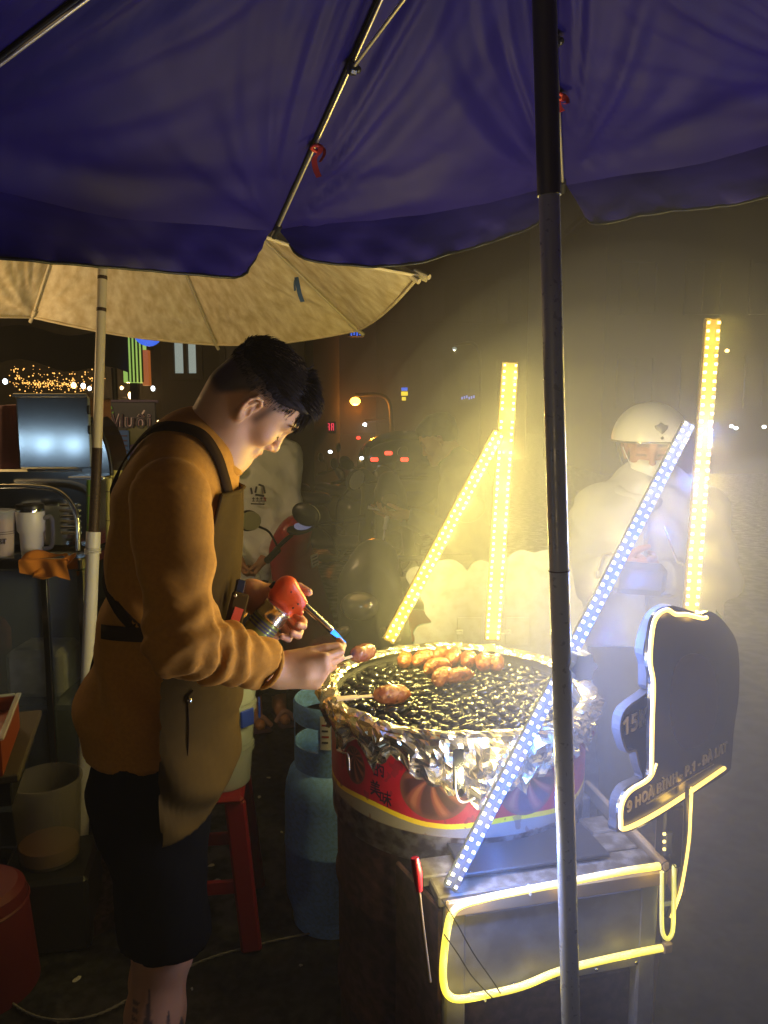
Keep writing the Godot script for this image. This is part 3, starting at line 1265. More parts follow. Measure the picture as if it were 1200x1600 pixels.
func blue_umbrella() -> void:
	var top := at_z(845, -200, -1.2)
	var foot := at_z(892, 1600, -1.2)
	var dirn := (top - foot).normalized()
	foot = foot - dirn * (foot.y / dirn.y)
	var apex := at_z(837, -555, -1.2)
	var o := thing("market_umbrella", "big blue vinyl market umbrella on a grey steel pole in front", "umbrella", foot)
	# pole: a thick lower tube and a darker upper tube
	var mb := MB.new()
	var joint := foot + dirn * ((1.98 - foot.y) / dirn.y)
	mb.xf = Transform3D(Basis(dirn.cross(Vector3.FORWARD).normalized(), dirn, dirn.cross(Vector3.FORWARD).normalized().cross(dirn)), foot)
	var L := foot.distance_to(joint)
	mb.lathe([Vector2(0.0, 0.02), Vector2(0.0157, 0.02), Vector2(0.0157, L - 0.004), Vector2(0.0145, L), Vector2(0, L)], 28)
	var pole := commit(mb, o, "pole", M.pole_steel)
	mb = MB.new()
	mb.tube(PackedVector3Array([joint - dirn * 0.05, apex]), 0.0178, 24)
	commit(mb, o, "upper_pole", M.pole_dark)
	mb = MB.new()
	mb.tube(PackedVector3Array([foot + dirn * 1.36 + Vector3(0.0, 0, 0), foot + dirn * 1.362]), 0.017, 20)
	mb.box(foot + Vector3(0, 0.03, 0), Vector3(0.36, 0.06, 0.36), Basis(), 0.012)
	commit(mb, o, "base_block", M.drum_paint)
	# the clamp knob on the pole
	var kc := at_z(903, 1040, -1.2) + Vector3(0.004, 0, 0.0)
	mb = MB.new()
	mb.xf = Transform3D(Basis(Vector3.RIGHT, PI / 2), kc)
	var knob := PackedVector2Array()
	for i in 60:
		var a := TAU * i / 60
		var r := 0.0215 + 0.0028 * cos(a * 6.0)
		knob.append(Vector2(cos(a) * r, sin(a) * r))
	mb.xf = Transform3D(Basis(Vector3.UP, 0.35), kc)
	mb.prism(knob, -0.012, 0.012, true)
	commit(mb, pole, "clamp_knob", M.knob_white)
	var spec := [[-210, 249, 1.25], [430, 360, 1.98], [880, 290, 2.08], [1457, 148, 1.52]]
	var tips: Array = []
	for s in spec:
		tips.append(at(s[0], s[1], s[2]))
	for az in [112.0, 156.0, 200.0, 232.0]:
		var a := deg_to_rad(az)
		tips.append(Vector3(apex.x + sin(a) * 1.03, 2.14, apex.z - cos(a) * 1.03))
	canopy(o, apex, tips, 0.018, 0.112, M.blue_vinyl, 0.015, M.black_metal)
	for i in tips.size():
		var t: Vector3 = tips[i]
		var rb := rib_of(o, apex, t, 0.0040, 0.013, M.rib_steel)
		var cap := MB.new()
		var dd := (t - apex).normalized()
		cap.tube(PackedVector3Array([t - dd * 0.03 + Vector3(0, -0.01, 0), t + dd * 0.012 + Vector3(0, -0.008, 0)]), 0.0085, 8)
		commit(cap, rb, "rib_tip", M.black_plastic)
		# the dark back half of the rib, its hinge and stretcher
		var side := dd.cross(Vector3.UP).normalized()
		var back := MB.new()
		back.tube(PackedVector3Array([apex + Vector3(0, -0.010, 0) - side * 0.004, t + Vector3(0, -0.005, 0) - side * 0.004]), 0.0045, 6)
		commit(back, rb, "rib_channel", M.black_metal)
		var hp := apex.lerp(t, 0.56) + Vector3(0, -0.022, 0)
		var hinge := MB.new()
		hinge.box(hp, Vector3(0.022, 0.026, 0.02), Basis(side, Vector3.UP, side.cross(Vector3.UP)), 0.005)
		hinge.ball(hp + side * 0.012, Vector3.ONE * 0.008, Basis(), 8, 6)
		commit(hinge, rb, "hinge", M.black_plastic)
		var st := MB.new()
		st.tube(PackedVector3Array([hp, Vector3(apex.x, 2.42, apex.z) + (t - apex) * Vector3(1, 0, 1) * 0.05]), 0.0038, 7)
		commit(st, o, "stretcher", M.rib_steel)
	mb = MB.new()
	mb.tube(PackedVector3Array([Vector3(apex.x, 2.38, apex.z), Vector3(apex.x, 2.45, apex.z)]), 0.04, 20)
	commit(mb, o, "runner", M.black_plastic)
	# ribbons tied to the ribs
	var ties := [[tips[1], 0.745, 0.065, "red ribbon tied to the rib over the vendor"], [tips[2], 0.70, 0.035, "red ribbon tied to the rib beside the pole"], [tips[0], 0.40, 0.09, "dark red ribbon hanging at the upper left of the canopy"]]
	for tt in ties:
		var c: Vector3 = apex.lerp(tt[0], tt[1]) + Vector3(0, -0.02, 0)
		var ln: float = tt[2]
		var rbn := MB.new()
		var loop := smooth_path([c + Vector3(0, 0.012, 0.0), c + Vector3(0.012, 0.004, 0.008), c + Vector3(0.010, -0.012, 0.012), c + Vector3(-0.002, -ln * 0.4, 0.014), c + Vector3(0.001, -ln * 0.75, 0.012), c + Vector3(0.008, -ln, 0.012)], 4)
		var sd := []
		for i in loop.size():
			sd.append(Vector3(0.75, 0.2, -0.6 + 0.04 * i).normalized())
		rbn.ribbon(loop, 0.013, sd)
		var l2 := smooth_path([c + Vector3(0.004, 0.01, 0.002), c + Vector3(0.018, 0.0, 0.004), c + Vector3(0.02, -0.016, 0.01), c + Vector3(0.010, -ln * 0.5, 0.012)], 4)
		sd = []
		for i in l2.size():
			sd.append(Vector3(0.7, -0.2, 0.7).normalized())
		rbn.ribbon(l2, 0.011, sd)
		rbn.tube(smooth_path([c + Vector3(-0.010, 0, 0.004), c + Vector3(0, 0.004, 0.012), c + Vector3(0.010, 0, 0.004), c + Vector3(0, -0.002, -0.01)], 4, true), 0.004, 6, true)
		tag(commit(rbn, self, "ribbon", M.ribbon_red), tt[3], "ribbon", "ribbons tied to the umbrella ribs")


func cream_umbrella() -> void:
	var tips: Array = [Vector3(-1.86, 2.02, -2.75), at(50, 495, 3.3), at(338, 538, 3.55), at(560, 515, 3.08), at(655, 430, 2.44)]
	var apex := at(165, 130, 2.62)
	for az in [142.0, 187.0, 232.0]:
		var a := deg_to_rad(az)
		tips.append(Vector3(apex.x + sin(a) * 0.76, 2.15, apex.z - cos(a) * 0.76))
	var p_top := at(161, 395, 2.55)
	var p_mid := at(152, 700, 2.55)
	var p_low := at(146, 832, 2.55)
	var p_end := at(139, 1010, 2.55)
	var dirn := (p_low - p_end).normalized()
	var foot := p_end - dirn * (p_end.y / dirn.y)
	var o := thing("market_umbrella", "stained cream canvas umbrella behind on a rusty pole", "umbrella", foot)
	canopy(o, apex, tips, 0.02, 0.0, M.cream_canvas, 0.010, null)
	for i in tips.size():
		var t: Vector3 = tips[i]
		var rb := rib_of(o, apex, t, 0.0055, 0.010, M.pole_cream)
		var mb := MB.new()
		var d := (t - apex).normalized()
		mb.tube(PackedVector3Array([t - d * 0.05 + Vector3(0, -0.01, 0), t + d * 0.03]), 0.008, 7)
		commit(mb, rb, "rib_tip", M.pole_cream)
		var nx: Vector3 = tips[(i + 1) % tips.size()]
		var hem := MB.new()
		var pts := PackedVector3Array()
		for k in 13:
			var u := k / 12.0
			pts.append(t.lerp(nx, u) + Vector3(0, -0.02 * sin(u * PI) - 0.002, 0))
		hem.tube(pts, 0.006, 6)
		commit(hem, o, "hem", M.cream_canvas)
	var mb := MB.new()
	mb.tube(PackedVector3Array([apex, p_top, p_mid]), 0.0155, 16)
	var pole := commit(mb, o, "pole", M.pole_cream)
	mb = MB.new()
	mb.tube(PackedVector3Array([p_mid, p_low - dirn * 0.1]), 0.0168, 16)
	commit(mb, o, "rusty_pole", M.pole_rust)
	mb = MB.new()
	mb.tube(PackedVector3Array([p_low, foot]), 0.0215, 20)
	var sl := commit(mb, o, "plastic_sleeve", M.pvc_white)
	mb = MB.new()
	mb.tube(PackedVector3Array([p_low + Vector3(0, 0.002, 0), p_low - dirn * 0.05]), 0.0235, 20)
	for k in 3:
		var c := p_low - dirn * (0.055 + 0.006 * k)
		var ring := PackedVector3Array()
		for i in 16:
			ring.append(c + Vector3(cos(TAU * i / 16), 0.1 * sin(TAU * i / 8), sin(TAU * i / 16)) * 0.0245)
		mb.tube(ring, 0.0025, 5, true)
	commit(mb, sl, "wire_tie", M.pvc_white)
	# rust bands on the upper pole
	for py in [437.0, 487.0]:
		mb = MB.new()
		var c := at(161 - (py - 400) * 0.03, py, 2.55)
		mb.tube(PackedVector3Array([c, c + (p_top - p_mid).normalized() * 0.012]), 0.0160, 14)
		commit(mb, pole, "rust_band", M.pole_rust)
	mb = MB.new()
	mb.tube(PackedVector3Array([foot, foot + Vector3(0, 0.05, 0)]), 0.2, 24)
	commit(mb, o, "base_disc", M.drum_paint)
	# rolled canvas ends at the right tip
	mb = MB.new()
	for q in [[630, 424, 655, 440], [648, 424, 671, 433]]:
		mb.tube(PackedVector3Array([at(q[0], q[1], 2.45), at(q[2], q[3], 2.42)]), 0.009, 8)
	commit(mb, o, "rolled_edge", M.cream_canvas)
	# blue ribbon on the right rib
	var c := apex.lerp(tips[3], 0.70) + Vector3(0, -0.02, 0.02)
	c = at(463, 433, 2.78)
	mb = MB.new()
	var pa := smooth_path([c, c + Vector3(0.006, -0.03, 0.005), c + Vector3(0.012, -0.06, 0.006), c + Vector3(0.022, -0.088, 0.004)], 4)
	var sd := []
	for i in pa.size():
		sd.append(Vector3(0.9, 0.1, 0.3).normalized())
	mb.ribbon(pa, 0.017, sd)
	pa = smooth_path([c, c + Vector3(-0.006, -0.02, 0.006), c + Vector3(-0.004, -0.05, 0.01)], 4)
	sd = []
	for i in pa.size():
		sd.append(Vector3(0.8, 0.1, 0.5).normalized())
	mb.ribbon(pa, 0.010, sd)
	tag(commit(mb, self, "ribbon", M.ribbon_blue), "blue ribbon hanging from the cream umbrella's seam", "ribbon")

const DRUM := Vector3(0.172, 0.0, -1.74)


func label_image() -> ImageTexture:
	# the printed band round the drum: red with a yellow lower border, dark characters and round pictures of sausages
	var w := 1536
	var h := 256
	var im := Image.create(w, h, false, Image.FORMAT_RGB8)
	var r := RandomNumberGenerator.new()
	r.seed = 77
	for y in h:
		for x in w:
			var n := noise.get_noise_2d(x * 0.012, y * 0.012)
			var c := Color(0.60 + 0.06 * n, 0.06, 0.11 + 0.03 * n)
			# the lower border sweeps in a curve
			var edge := 205.0 + 10.0 * sin(x * 0.012)
			if y > edge + 16:
				c = Color(0.52, 0.50, 0.48)
			elif y > edge:
				c = Color(0.86, 0.76, 0.10)
			if n > 0.42:
				c = c.lerp(Color(0.3, 0.16, 0.12), 0.4)
			im.set_pixel(x, y, c)
	for oval in [[645, 118, 118, 88], [975, 118, 112, 84], [318, 110, 60, 60]]:
		for y in range(oval[1] - oval[3], oval[1] + oval[3]):
			for x in range(oval[0] - oval[2], oval[0] + oval[2]):
				var dx: float = float(x - oval[0]) / oval[2]
				var dy: float = float(y - oval[1]) / oval[3]
				if dx * dx + dy * dy > 1.0 or y < 0 or y >= h:
					continue
				var a := atan2(dy + 0.5, dx)
				var wob := sin(a * 9.0 + dy * 3.0) * 0.5 + 0.5
				var rr := sqrt(dx * dx + dy * dy)
				var c := Color(0.24, 0.12, 0.09).lerp(Color(0.46, 0.23, 0.15), smoothstep(0.25, 0.8, wob))
				c = c.lerp(Color(0.62, 0.42, 0.30), smoothstep(0.82, 1.0, wob) * 0.6)
				c = c.lerp(Color(0.38, 0.22, 0.14), smoothstep(0.75, 1.0, rr))
				im.set_pixel(x, y, c)
	# 的 美 味 and the foot of a fourth, as strokes on a ten by ten grid
	var glyphs := [
		[[2.5, 0, 1.5, 2], [0.5, 2, 0.5, 9.5], [0.5, 2, 4, 2], [4, 2, 4, 9.5], [0.5, 5.5, 4, 5.5], [0.5, 9.3, 4, 9.3], [6.5, 0, 5.2, 3.8], [6, 2.2, 9.5, 2.2], [9.5, 2.2, 9.2, 9], [9.2, 9, 7.8, 8.4], [6.4, 4.6, 7.6, 6.2]],
		[[3, 0, 3.8, 1.4], [7, 0, 6.2, 1.4], [1, 1.8, 9, 1.8], [1.6, 3.4, 8.4, 3.4], [0.8, 5, 9.2, 5], [5, 1.8, 5, 6.4], [0.5, 6.8, 9.5, 6.8], [5, 6.8, 1, 9.8], [5, 6.8, 9, 9.8]],
		[[0.5, 2, 0.5, 7.5], [0.5, 2, 3.2, 2], [3.2, 2, 3.2, 7.5], [0.5, 7.2, 3.2, 7.2], [4.6, 2, 9.4, 2], [4, 4.4, 9.8, 4.4], [7, 0, 7, 9.8], [6.8, 4.6, 4, 8.6], [7.2, 4.6, 9.8, 8.6]],
		[[2, 6, 1, 9.6], [8, 6, 9, 9.6], [5, 2, 2, 9.6], [5, 2, 8.6, 9.6], [2, 2.5, 3, 5], [8, 2.2, 7, 5]],
	]
	var spots := [[418, 66], [402, 130], [446, 150], [436, 0]]
	var order := [0, 1, 2, 3]
	for gi in order:
		var sp: Array = spots[gi]
		for s in glyphs[gi]:
			var p := Vector2(s[0], s[1]) * 4.6
			var q := Vector2(s[2], s[3]) * 4.6
			for k in 40:
				var c := p.lerp(q, k / 39.0)
				im.fill_rect(Rect2i(int(sp[0] + c.x) - 2, int(sp[1] + c.y) - 2, 5, 5), Color(0.06, 0.03, 0.08))
	im.flip_y()
	return ImageTexture.create_from_image(im)


func table_and_drum() -> void:
	# ---- the small table in front of the drum
	var fl := Vector3(0.112, 0.74, -1.292)
	var fr := Vector3(0.535, 0.74, -1.392)
	var br := Vector3(0.470, 0.74, -1.735)
	var t := thing("side_table", "low worn table of boards hugging the grill drum's front", "table", Vector3(0.3, 0, -1.5))
	# planks of the top, each cut at the drum
	var along := (fr - fl).normalized()
	var inw := Vector3(-along.z, 0, along.x) * -1.0
	if inw.z > 0:
		inw = -inw
	var wide := 0.066
	for k in 6:
		var mb := MB.new()
		var a := fl + inw * (wide * k + 0.002)
		var x0 := -0.012 * (k + 1.0)
		var x1 := 0.435 - 0.006 * k
		# keep clear of the drum
		var mid := a + inw * wide
		var reach := x0
		for s in 90:
			var q := mid + along * (x1 - s * 0.005)
			if Vector2(q.x - DRUM.x, q.z - DRUM.z).length() < 0.302:
				reach = x1 - s * 0.005
				break
		var pieces := []
		if reach > x0 + 0.01:
			pieces.append([reach, x1])
			for s in 90:
				var q := mid + along * (x0 + s * 0.005)
				if Vector2(q.x - DRUM.x, q.z - DRUM.z).length() < 0.302:
					if s > 3:
						pieces.append([x0, x0 + s * 0.005])
					break
		else:
			pieces.append([x0, x1])
		for pc in pieces:
			if pc[1] - pc[0] < 0.02:
				continue
			mb = MB.new()
			var c: Vector3 = a + inw * (wide / 2) + along * ((pc[0] + pc[1]) / 2) + Vector3(0, -0.011 + rng.randf_range(-0.0012, 0.0012), 0)
			mb.box(c, Vector3(pc[1] - pc[0], 0.022, wide - 0.004), Basis(along, Vector3.UP, along.cross(Vector3.UP)), 0.003)
			commit(mb, t, "plank", M.table_top)
	var mb := MB.new()
	mb.bar(fl + Vector3(0.0, -0.02, 0.004), fr + Vector3(0.01, -0.02, 0.004), 0.03, 0.012, Vector3(0, 0, 1), 0.003)
	commit(mb, t, "front_edge", M.pine_wood)
	mb = MB.new()
	mb.bar(fr + Vector3(0.012, -0.012, 0), br + Vector3(0.012, -0.012, 0), 0.014, 0.035, Vector3.UP, 0.003)
	commit(mb, t, "side_edge", M.pine_wood)
	# legs
	for p in [fl + inw * 0.02 + along * 0.02, fr + inw * 0.02 - along * 0.02, br + Vector3(-0.01, 0, 0.02)]:
		mb = MB.new()
		mb.box(Vector3(p.x, 0.36, p.z), Vector3(0.04, 0.72, 0.04), Basis(along, Vector3.UP, along.cross(Vector3.UP)), 0.004)
		commit(mb, t, "leg", M.table_board)
	# boards below the top
	var down := Vector3(0, -1, 0)
	var pb := MB.new()
	pb.box((fl + fr) / 2 + down * 0.125 + inw * 0.008, Vector3(0.43, 0.165, 0.012), Basis(along, Vector3.UP, along.cross(Vector3.UP)), 0.003)
	commit(pb, t, "front_board", M.table_board)
	pb = MB.new()
	pb.box((fl + fr) / 2 + down * 0.48 + inw * 0.03, Vector3(0.42, 0.50, 0.01), Basis(along, Vector3.UP, along.cross(Vector3.UP)), 0.003)
	commit(pb, t, "lower_board", M.drum_paint)
	# screws along the board
	for s in 5:
		pb = MB.new()
		pb.ball(fl + along * (0.05 + 0.085 * s) + down * 0.195 - inw * 0.001, Vector3.ONE * 0.004, Basis(), 8, 6)
		commit(pb, t, "screw", M.chrome)
	# left side panel
	pb = MB.new()
	var sl := Vector3(0.02, 0.74, -1.47)
	pb.bar(fl + down * 0.36 + Vector3(-0.012, 0, -0.02), sl + down * 0.36, 0.68, 0.012, Vector3.UP.cross((sl - fl).normalized()), 0.003)
	pb = MB.new()
	var sd := (sl - fl).normalized()
	pb.box((fl + sl) / 2 + down * 0.38, Vector3(fl.distance_to(sl) - 0.03, 0.70, 0.01), Basis(sd, Vector3.UP, sd.cross(Vector3.UP)), 0.003)
	commit(pb, t, "side_board", M.drum_paint)
	# black sheet lying on the table
	mb = MB.new()
	var sh := [at_y(690, 1368, 0.752), at_y(962, 1318, 0.752), at_y(935, 1282, 0.752), at_y(872, 1262, 0.752)]
	var g := fl + inw * 0.10 + along * 0.10
	mb.box(g + along * 0.1 + Vector3(0, 0.009, 0), Vector3(0.30, 0.008, 0.12), Basis(along, Vector3.UP, along.cross(Vector3.UP)), 0.002)
	tag(commit(mb, self, "baking_sheet", M.dark_sheet), "flat black metal sheet lying on the table against the drum", "metal sheet")
	# red handled scraper at the left side of the table
	var k := thing("scraper", "long thin scraper with a red handle hanging on the table's left side", "scraper", at(645, 1335, 1.36))
	mb = MB.new()
	mb.tube(PackedVector3Array([at(648, 1340, 1.35), at(652, 1362, 1.35), at(655, 1392, 1.35)]), [0.007, 0.009, 0.006], 8)
	commit(mb, k, "handle", M.red_plastic)
	mb = MB.new()
	mb.tube(PackedVector3Array([at(655, 1392, 1.35), at(662, 1455, 1.35), at(672, 1534, 1.35)]), 0.003, 6)
	commit(mb, k, "blade", M.pine_wood)

	# ---- the drum
	var d := thing("grill_drum", "tall steel grill drum with a red printed band and crumpled foil", "grill", DRUM)
	mb = MB.new()
	mb.xf = Transform3D(Basis(), DRUM)
	mb.lathe([Vector2(0, 0.0), Vector2(0.274, 0.0), Vector2(0.278, 0.01), Vector2(0.280, 0.25), Vector2(0.286, 0.26), Vector2(0.286, 0.27), Vector2(0.281, 0.28), Vector2(0.282, 0.52), Vector2(0.288, 0.53), Vector2(0.288, 0.54), Vector2(0.283, 0.55), Vector2(0.284, 0.70)], 72)
	commit(mb, d, "barrel", M.drum_paint)
	mb = MB.new()
	mb.xf = Transform3D(Basis(), DRUM)
	mb.lathe([Vector2(0.284, 0.70), Vector2(0.2935, 0.703), Vector2(0.2935, 0.955), Vector2(0.284, 0.958)], 96)
	var ring := commit(mb, d, "steel_ring", M.drum_steel)
	var lm := mat("drum_label", Color.WHITE, 0.35)
	lm.albedo_texture = label_image()
	mb = MB.new()
	mb.xf = Transform3D(Basis(), DRUM)
	mb.lathe([Vector2(0.2955, 0.765), Vector2(0.2955, 0.94)], 96, -PI / 2, PI / 2)
	commit(mb, ring, "printed_band", lm)
	for q in [-0.02, 0.035, 0.62, 0.66]:
		mb = MB.new()
		mb.ball(DRUM + Vector3(sin(q) * 0.2945, 0.742, cos(q) * 0.2945), Vector3.ONE * 0.005, Basis(), 8, 6)
		commit(mb, ring, "bolt", M.black_metal)
	# pan
	mb = MB.new()
	mb.xf = Transform3D(Basis(), DRUM)
	mb.lathe([Vector2(0, 0.945), Vector2(0.276, 0.945), Vector2(0.284, 0.952), Vector2(0.296, 0.978), Vector2(0.302, 0.980), Vector2(0.304, 0.974), Vector2(0.298, 0.958)], 72)
	var pan := commit(mb, d, "pan", M.charred)
	# pebbles: a few shapes shared
	var shapes: Array = []
	for i in 7:
		var b := MB.new()
		var off := i * 3.1
		b.ball(Vector3.ZERO, Vector3(0.0165, 0.0070, 0.0105) * rng.randf_range(0.85, 1.15), Basis(), 9, 6, func(q: Vector3) -> float: return 1.0 + 0.16 * noise.get_noise_3d(q.x + off, q.y, q.z))
		shapes.append(b.done())
	var count := 0
	var spots: Array = []
	var tries := 0
	while count < 250 and tries < 9000:
		tries += 1
		var a := rng.randf() * TAU
		var r := 0.272 * sqrt(rng.randf())
		var p := Vector2(cos(a) * r, sin(a) * r)
		var ok := true
		for q in spots:
			if p.distance_to(q) < 0.0235:
				ok = false
				break
		if not ok:
			continue
		spots.append(p)
		var o := part(pan, "pebble", shapes[rng.randi() % 7], M.pebble_black)
		var s := rng.randf_range(0.75, 1.2)
		o.transform = Transform3D(Basis.from_euler(Vector3(rng.randf_range(-0.45, 0.45), rng.randf() * TAU, rng.randf_range(-0.4, 0.4))).scaled(Vector3.ONE * s), Vector3(p.x, 0.9535 + rng.randf_range(0, 0.004), p.y))
		count += 1
	# the pebbles below and between, too hidden to tell apart
	var mm := MultiMesh.new()
	mm.transform_format = MultiMesh.TRANSFORM_3D
	mm.mesh = shapes[2]
	mm.instance_count = 700
	for i in 700:
		var a := rng.randf() * TAU
		var r := 0.276 * sqrt(rng.randf())
		mm.set_instance_transform(i, Transform3D(Basis.from_euler(Vector3(rng.randf_range(-0.5, 0.5), rng.randf() * TAU, rng.randf_range(-0.5, 0.5))).scaled(Vector3.ONE * rng.randf_range(0.5, 0.85)), Vector3(cos(a) * r, 0.9475, sin(a) * r)))
	var mi := MultiMeshInstance3D.new()
	mi.name = "pebble_bed"
	mi.multimesh = mm
	mi.material_override = M.pebble_black
	mi.set_meta("kind", "stuff")
	pan.add_child(mi)
	# foil: rim wrap, skirt
	var crumple := func(p: Vector3, amp: float) -> Vector3:
		var n1 := noise.get_noise_3d(p.x * 14.0, p.y * 14.0, p.z * 14.0)
		var n2 := noise.get_noise_3d(p.x * 36.0 + 9.0, p.y * 36.0, p.z * 36.0)
		var n3 := noise.get_noise_3d(p.z * 20.0, p.x * 20.0, p.y * 20.0 + 5.0)
		return Vector3(n1 + n2 * 0.5, n3 * 0.7 + n2 * 0.3, n2 - n1 * 0.5) * amp
	mb = MB.new()
	mb.g = -1
	mb.sheet(170, 6, func(u, v):
		var a: float = (u if u < 1.0 else 0.0) * TAU
		var r: float = lerpf(0.285, 0.318, v)
		var y: float = 0.981 + 0.008 * sin(v * PI)
		var p := DRUM + Vector3(sin(a) * r, y, cos(a) * r)
		return p + crumple.call(p, 0.011))
	commit(mb, d, "foil_rim", M.foil)
	mb = MB.new()
	mb.g = -1
	mb.sheet(190, 13, func(u, v):
		var a: float = (u if u < 1.0 else 0.0) * TAU
		var ln := 0.074 + 0.040 * noise.get_noise_2d(cos(a) * 2.2 + 4.0, sin(a) * 2.2) + 0.05 * exp(-pow((wrapf(a, -PI, PI) - 0.02) * 3.2, 2.0)) + 0.03 * noise.get_noise_2d(cos(a) * 9.0, sin(a) * 9.0)
		var flare: float = sin(minf(v * 1.5, 1.0) * PI) * 0.012
		var r: float = lerpf(0.316, 0.303, v) + flare + 0.010 * absf(sin(a * 23.0 + sin(a * 5.0) * 2.0)) * v
		var p := DRUM + Vector3(sin(a) * r, 0.984 - v * ln, cos(a) * r)
		return p + crumple.call(p, 0.014 * smoothstep(0.0, 0.15, v)))
	commit(mb, d, "foil_skirt", M.foil)
	# a ring of foil cord on the pan's inner edge
	mb = MB.new()
	mb.g = -1
	var cord := PackedVector3Array()
	for i in 150:
		var a := TAU * i / 150
		var p := DRUM + Vector3(sin(a) * 0.287, 0.977, cos(a) * 0.287)
		cord.append(p + crumple.call(p, 0.006))
	mb.tube(cord, 0.006, 6, true)
	commit(mb, d, "foil_cord", M.foil)
	# wire hook at the left and a bent wire at the front
	mb = MB.new()
	mb.tube(smooth_path([at(527, 1172, 1.66), at(536, 1176, 1.62), at(544, 1180, 1.60), at(546, 1203, 1.60)], 5), 0.0022, 6)
	commit(mb, d, "wire_hook", M.rib_steel)
	mb = MB.new()
	mb.tube(smooth_path([at(712, 1205, 1.42), at(712, 1232, 1.42), at(717, 1250, 1.42), at(727, 1253, 1.42), at(742, 1247, 1.41)], 5), 0.0022, 6)
	commit(mb, d, "wire_hook", M.rib_steel)
	mb = MB.new()
	mb.bar(at(716, 1170, 1.43), at(716, 1232, 1.435), 0.02, 0.004, Vector3(0, 0, 1), 0.001)
	commit(mb, d, "steel_tab", M.brushed_steel)
	sausages()


func sausage_mesh(bend: float, sd: float, ln := 0.072, r := 0.0185) -> ArrayMesh:
	var acc := Acc.new()
	var f := Field.new()
	var prev := Vector3.ZERO
	for i in 6:
		var u := i / 5.0 - 0.5
		var p := Vector3(u * ln, 0, bend * (u * u * 4.0 - 0.5))
		if i > 0:
			var u0 := (i - 1) / 5.0 - 0.5
			f.cap(prev, p, r * (1.0 - 0.55 * pow(absf(u0) * 2.0, 4.0)), r * (1.0 - 0.55 * pow(absf(u) * 2.0, 4.0)), 0.006)
		prev = p
	net(acc, f, 0.0026, func(p: Vector3, n: Vector3) -> Color:
		var k := noise.get_noise_3d(p.x * 30.0 + sd, p.y * 30.0, p.z * 30.0)
		var c := Color(0.26, 0.062, 0.014).lerp(Color(0.40, 0.135, 0.032), smoothstep(-0.25, 0.35, k))
		var burn := smoothstep(0.22, 0.5, noise.get_noise_3d(p.x * 55.0, p.y * 55.0 + sd, p.z * 55.0))
		return c.lerp(Color(0.06, 0.02, 0.008), burn * 0.75),
		func(p: Vector3) -> float: return 0.0016 * noise.get_noise_3d(p.x * 60.0 + sd, p.y * 60.0, p.z * 60.0) + 0.0012 * noise.get_noise_3d(p.x * 150.0 + sd, p.y * 150.0, p.z * 150.0))
	return acc.done()


func sausages() -> void:
	var meshes := [sausage_mesh(0.008, 1.0), sausage_mesh(0.004, 7.0, 0.068, 0.0195), sausage_mesh(0.012, 13.0, 0.076, 0.018), sausage_mesh(0.0, 21.0, 0.062, 0.0175)]
	var grp := "grilled sausages on the black pebbles"
	var list := [
		[632, 1031, 1.86, 80.0, 3, "lone grilled sausage at the left end of the back row"],
		[661, 1029, 1.88, 55.0, 0, "grilled sausage second from left in the back row"],
		[687, 1022, 1.92, 60.0, 3, "hindmost grilled sausage leaning in the middle of the back row"],
		[709, 1026, 1.90, 75.0, 1, "browned sausage in the back row left of the pale split one"],
		[732, 1030, 1.89, 78.0, 3, "small sausage in the back row just before the gap"],
		[757, 1035, 1.87, 84.0, 1, "left one of the two sausages standing apart at the right"],
		[776, 1036, 1.86, 82.0, 1, "rightmost grilled sausage, nearest to the umbrella pole"],
		[683, 1042, 1.83, 40.0, 2, "bent sausage lying behind the two front middle ones"],
		[692, 1058, 1.78, 62.0, 0, "left one of the two touching sausages in the pan's middle"],
		[717, 1056, 1.78, 32.0, 2, "frontmost curved sausage in the pan's middle group"],
	]
	for s in list:
		var c := at_y(s[0], s[1], 0.976)
		var o := part(self, "sausage", meshes[s[4]], M.sausage_skin)
		o.transform = Transform3D(Basis(Vector3.UP, deg_to_rad(s[3])) * Basis(Vector3.RIGHT, rng.randf() * TAU * 0.2) * Basis().scaled(Vector3(rng.randf_range(0.88, 1.16), rng.randf_range(0.9, 1.08), rng.randf_range(0.9, 1.08))), c)
		tag(o, s[5], "sausage", grp)
	# the two on sticks: sausage with its stick
	var c := at_y(612, 1085, 0.982)
	var p2 := at_y(526, 1092, 0.990)
	var x := (c - p2).normalized()
	var o := thing("skewered_sausage", "grilled sausage on a flat bamboo stick lying over the pan's front rim", "sausage", c, grp)
	var mi := part(o, "sausage_body", sausage_mesh(0.002, 31.0, 0.075, 0.0205), M.sausage_skin)
	mi.basis = Basis(x, x.cross(Vector3.UP).cross(x).normalized(), x.cross(x.cross(Vector3.UP).cross(x).normalized()))
	var mb := MB.new()
	mb.bar(p2 - x * 0.002, c, 0.0085, 0.004, Vector3(0, 0.9, 0.4), 0.001)
	mb.bar(p2 - x * 0.002, p2 + x * 0.05, 0.0125, 0.0044, Vector3(0, 0.9, 0.4), 0.001)
	commit(mb, o, "stick", M.bamboo)
	c = at(567, 1020, 1.66)
	p2 = at(523, 1034, 1.58)
	x = (c - p2).normalized()
	o = thing("skewered_sausage", "grilled sausage on a stick held in the vendor's right hand", "sausage", c, grp)
	mi = part(o, "sausage_body", sausage_mesh(0.0, 41.0, 0.068, 0.0175), M.sausage_skin)
	mi.basis = Basis(x, x.cross(Vector3.UP).cross(x).normalized(), x.cross(x.cross(Vector3.UP).cross(x).normalized()))
	mb = MB.new()
	mb.bar(p2 - x * 0.03, c, 0.006, 0.004, Vector3(0, 0.5, 1), 0.001)
	commit(mb, o, "stick", M.bamboo)


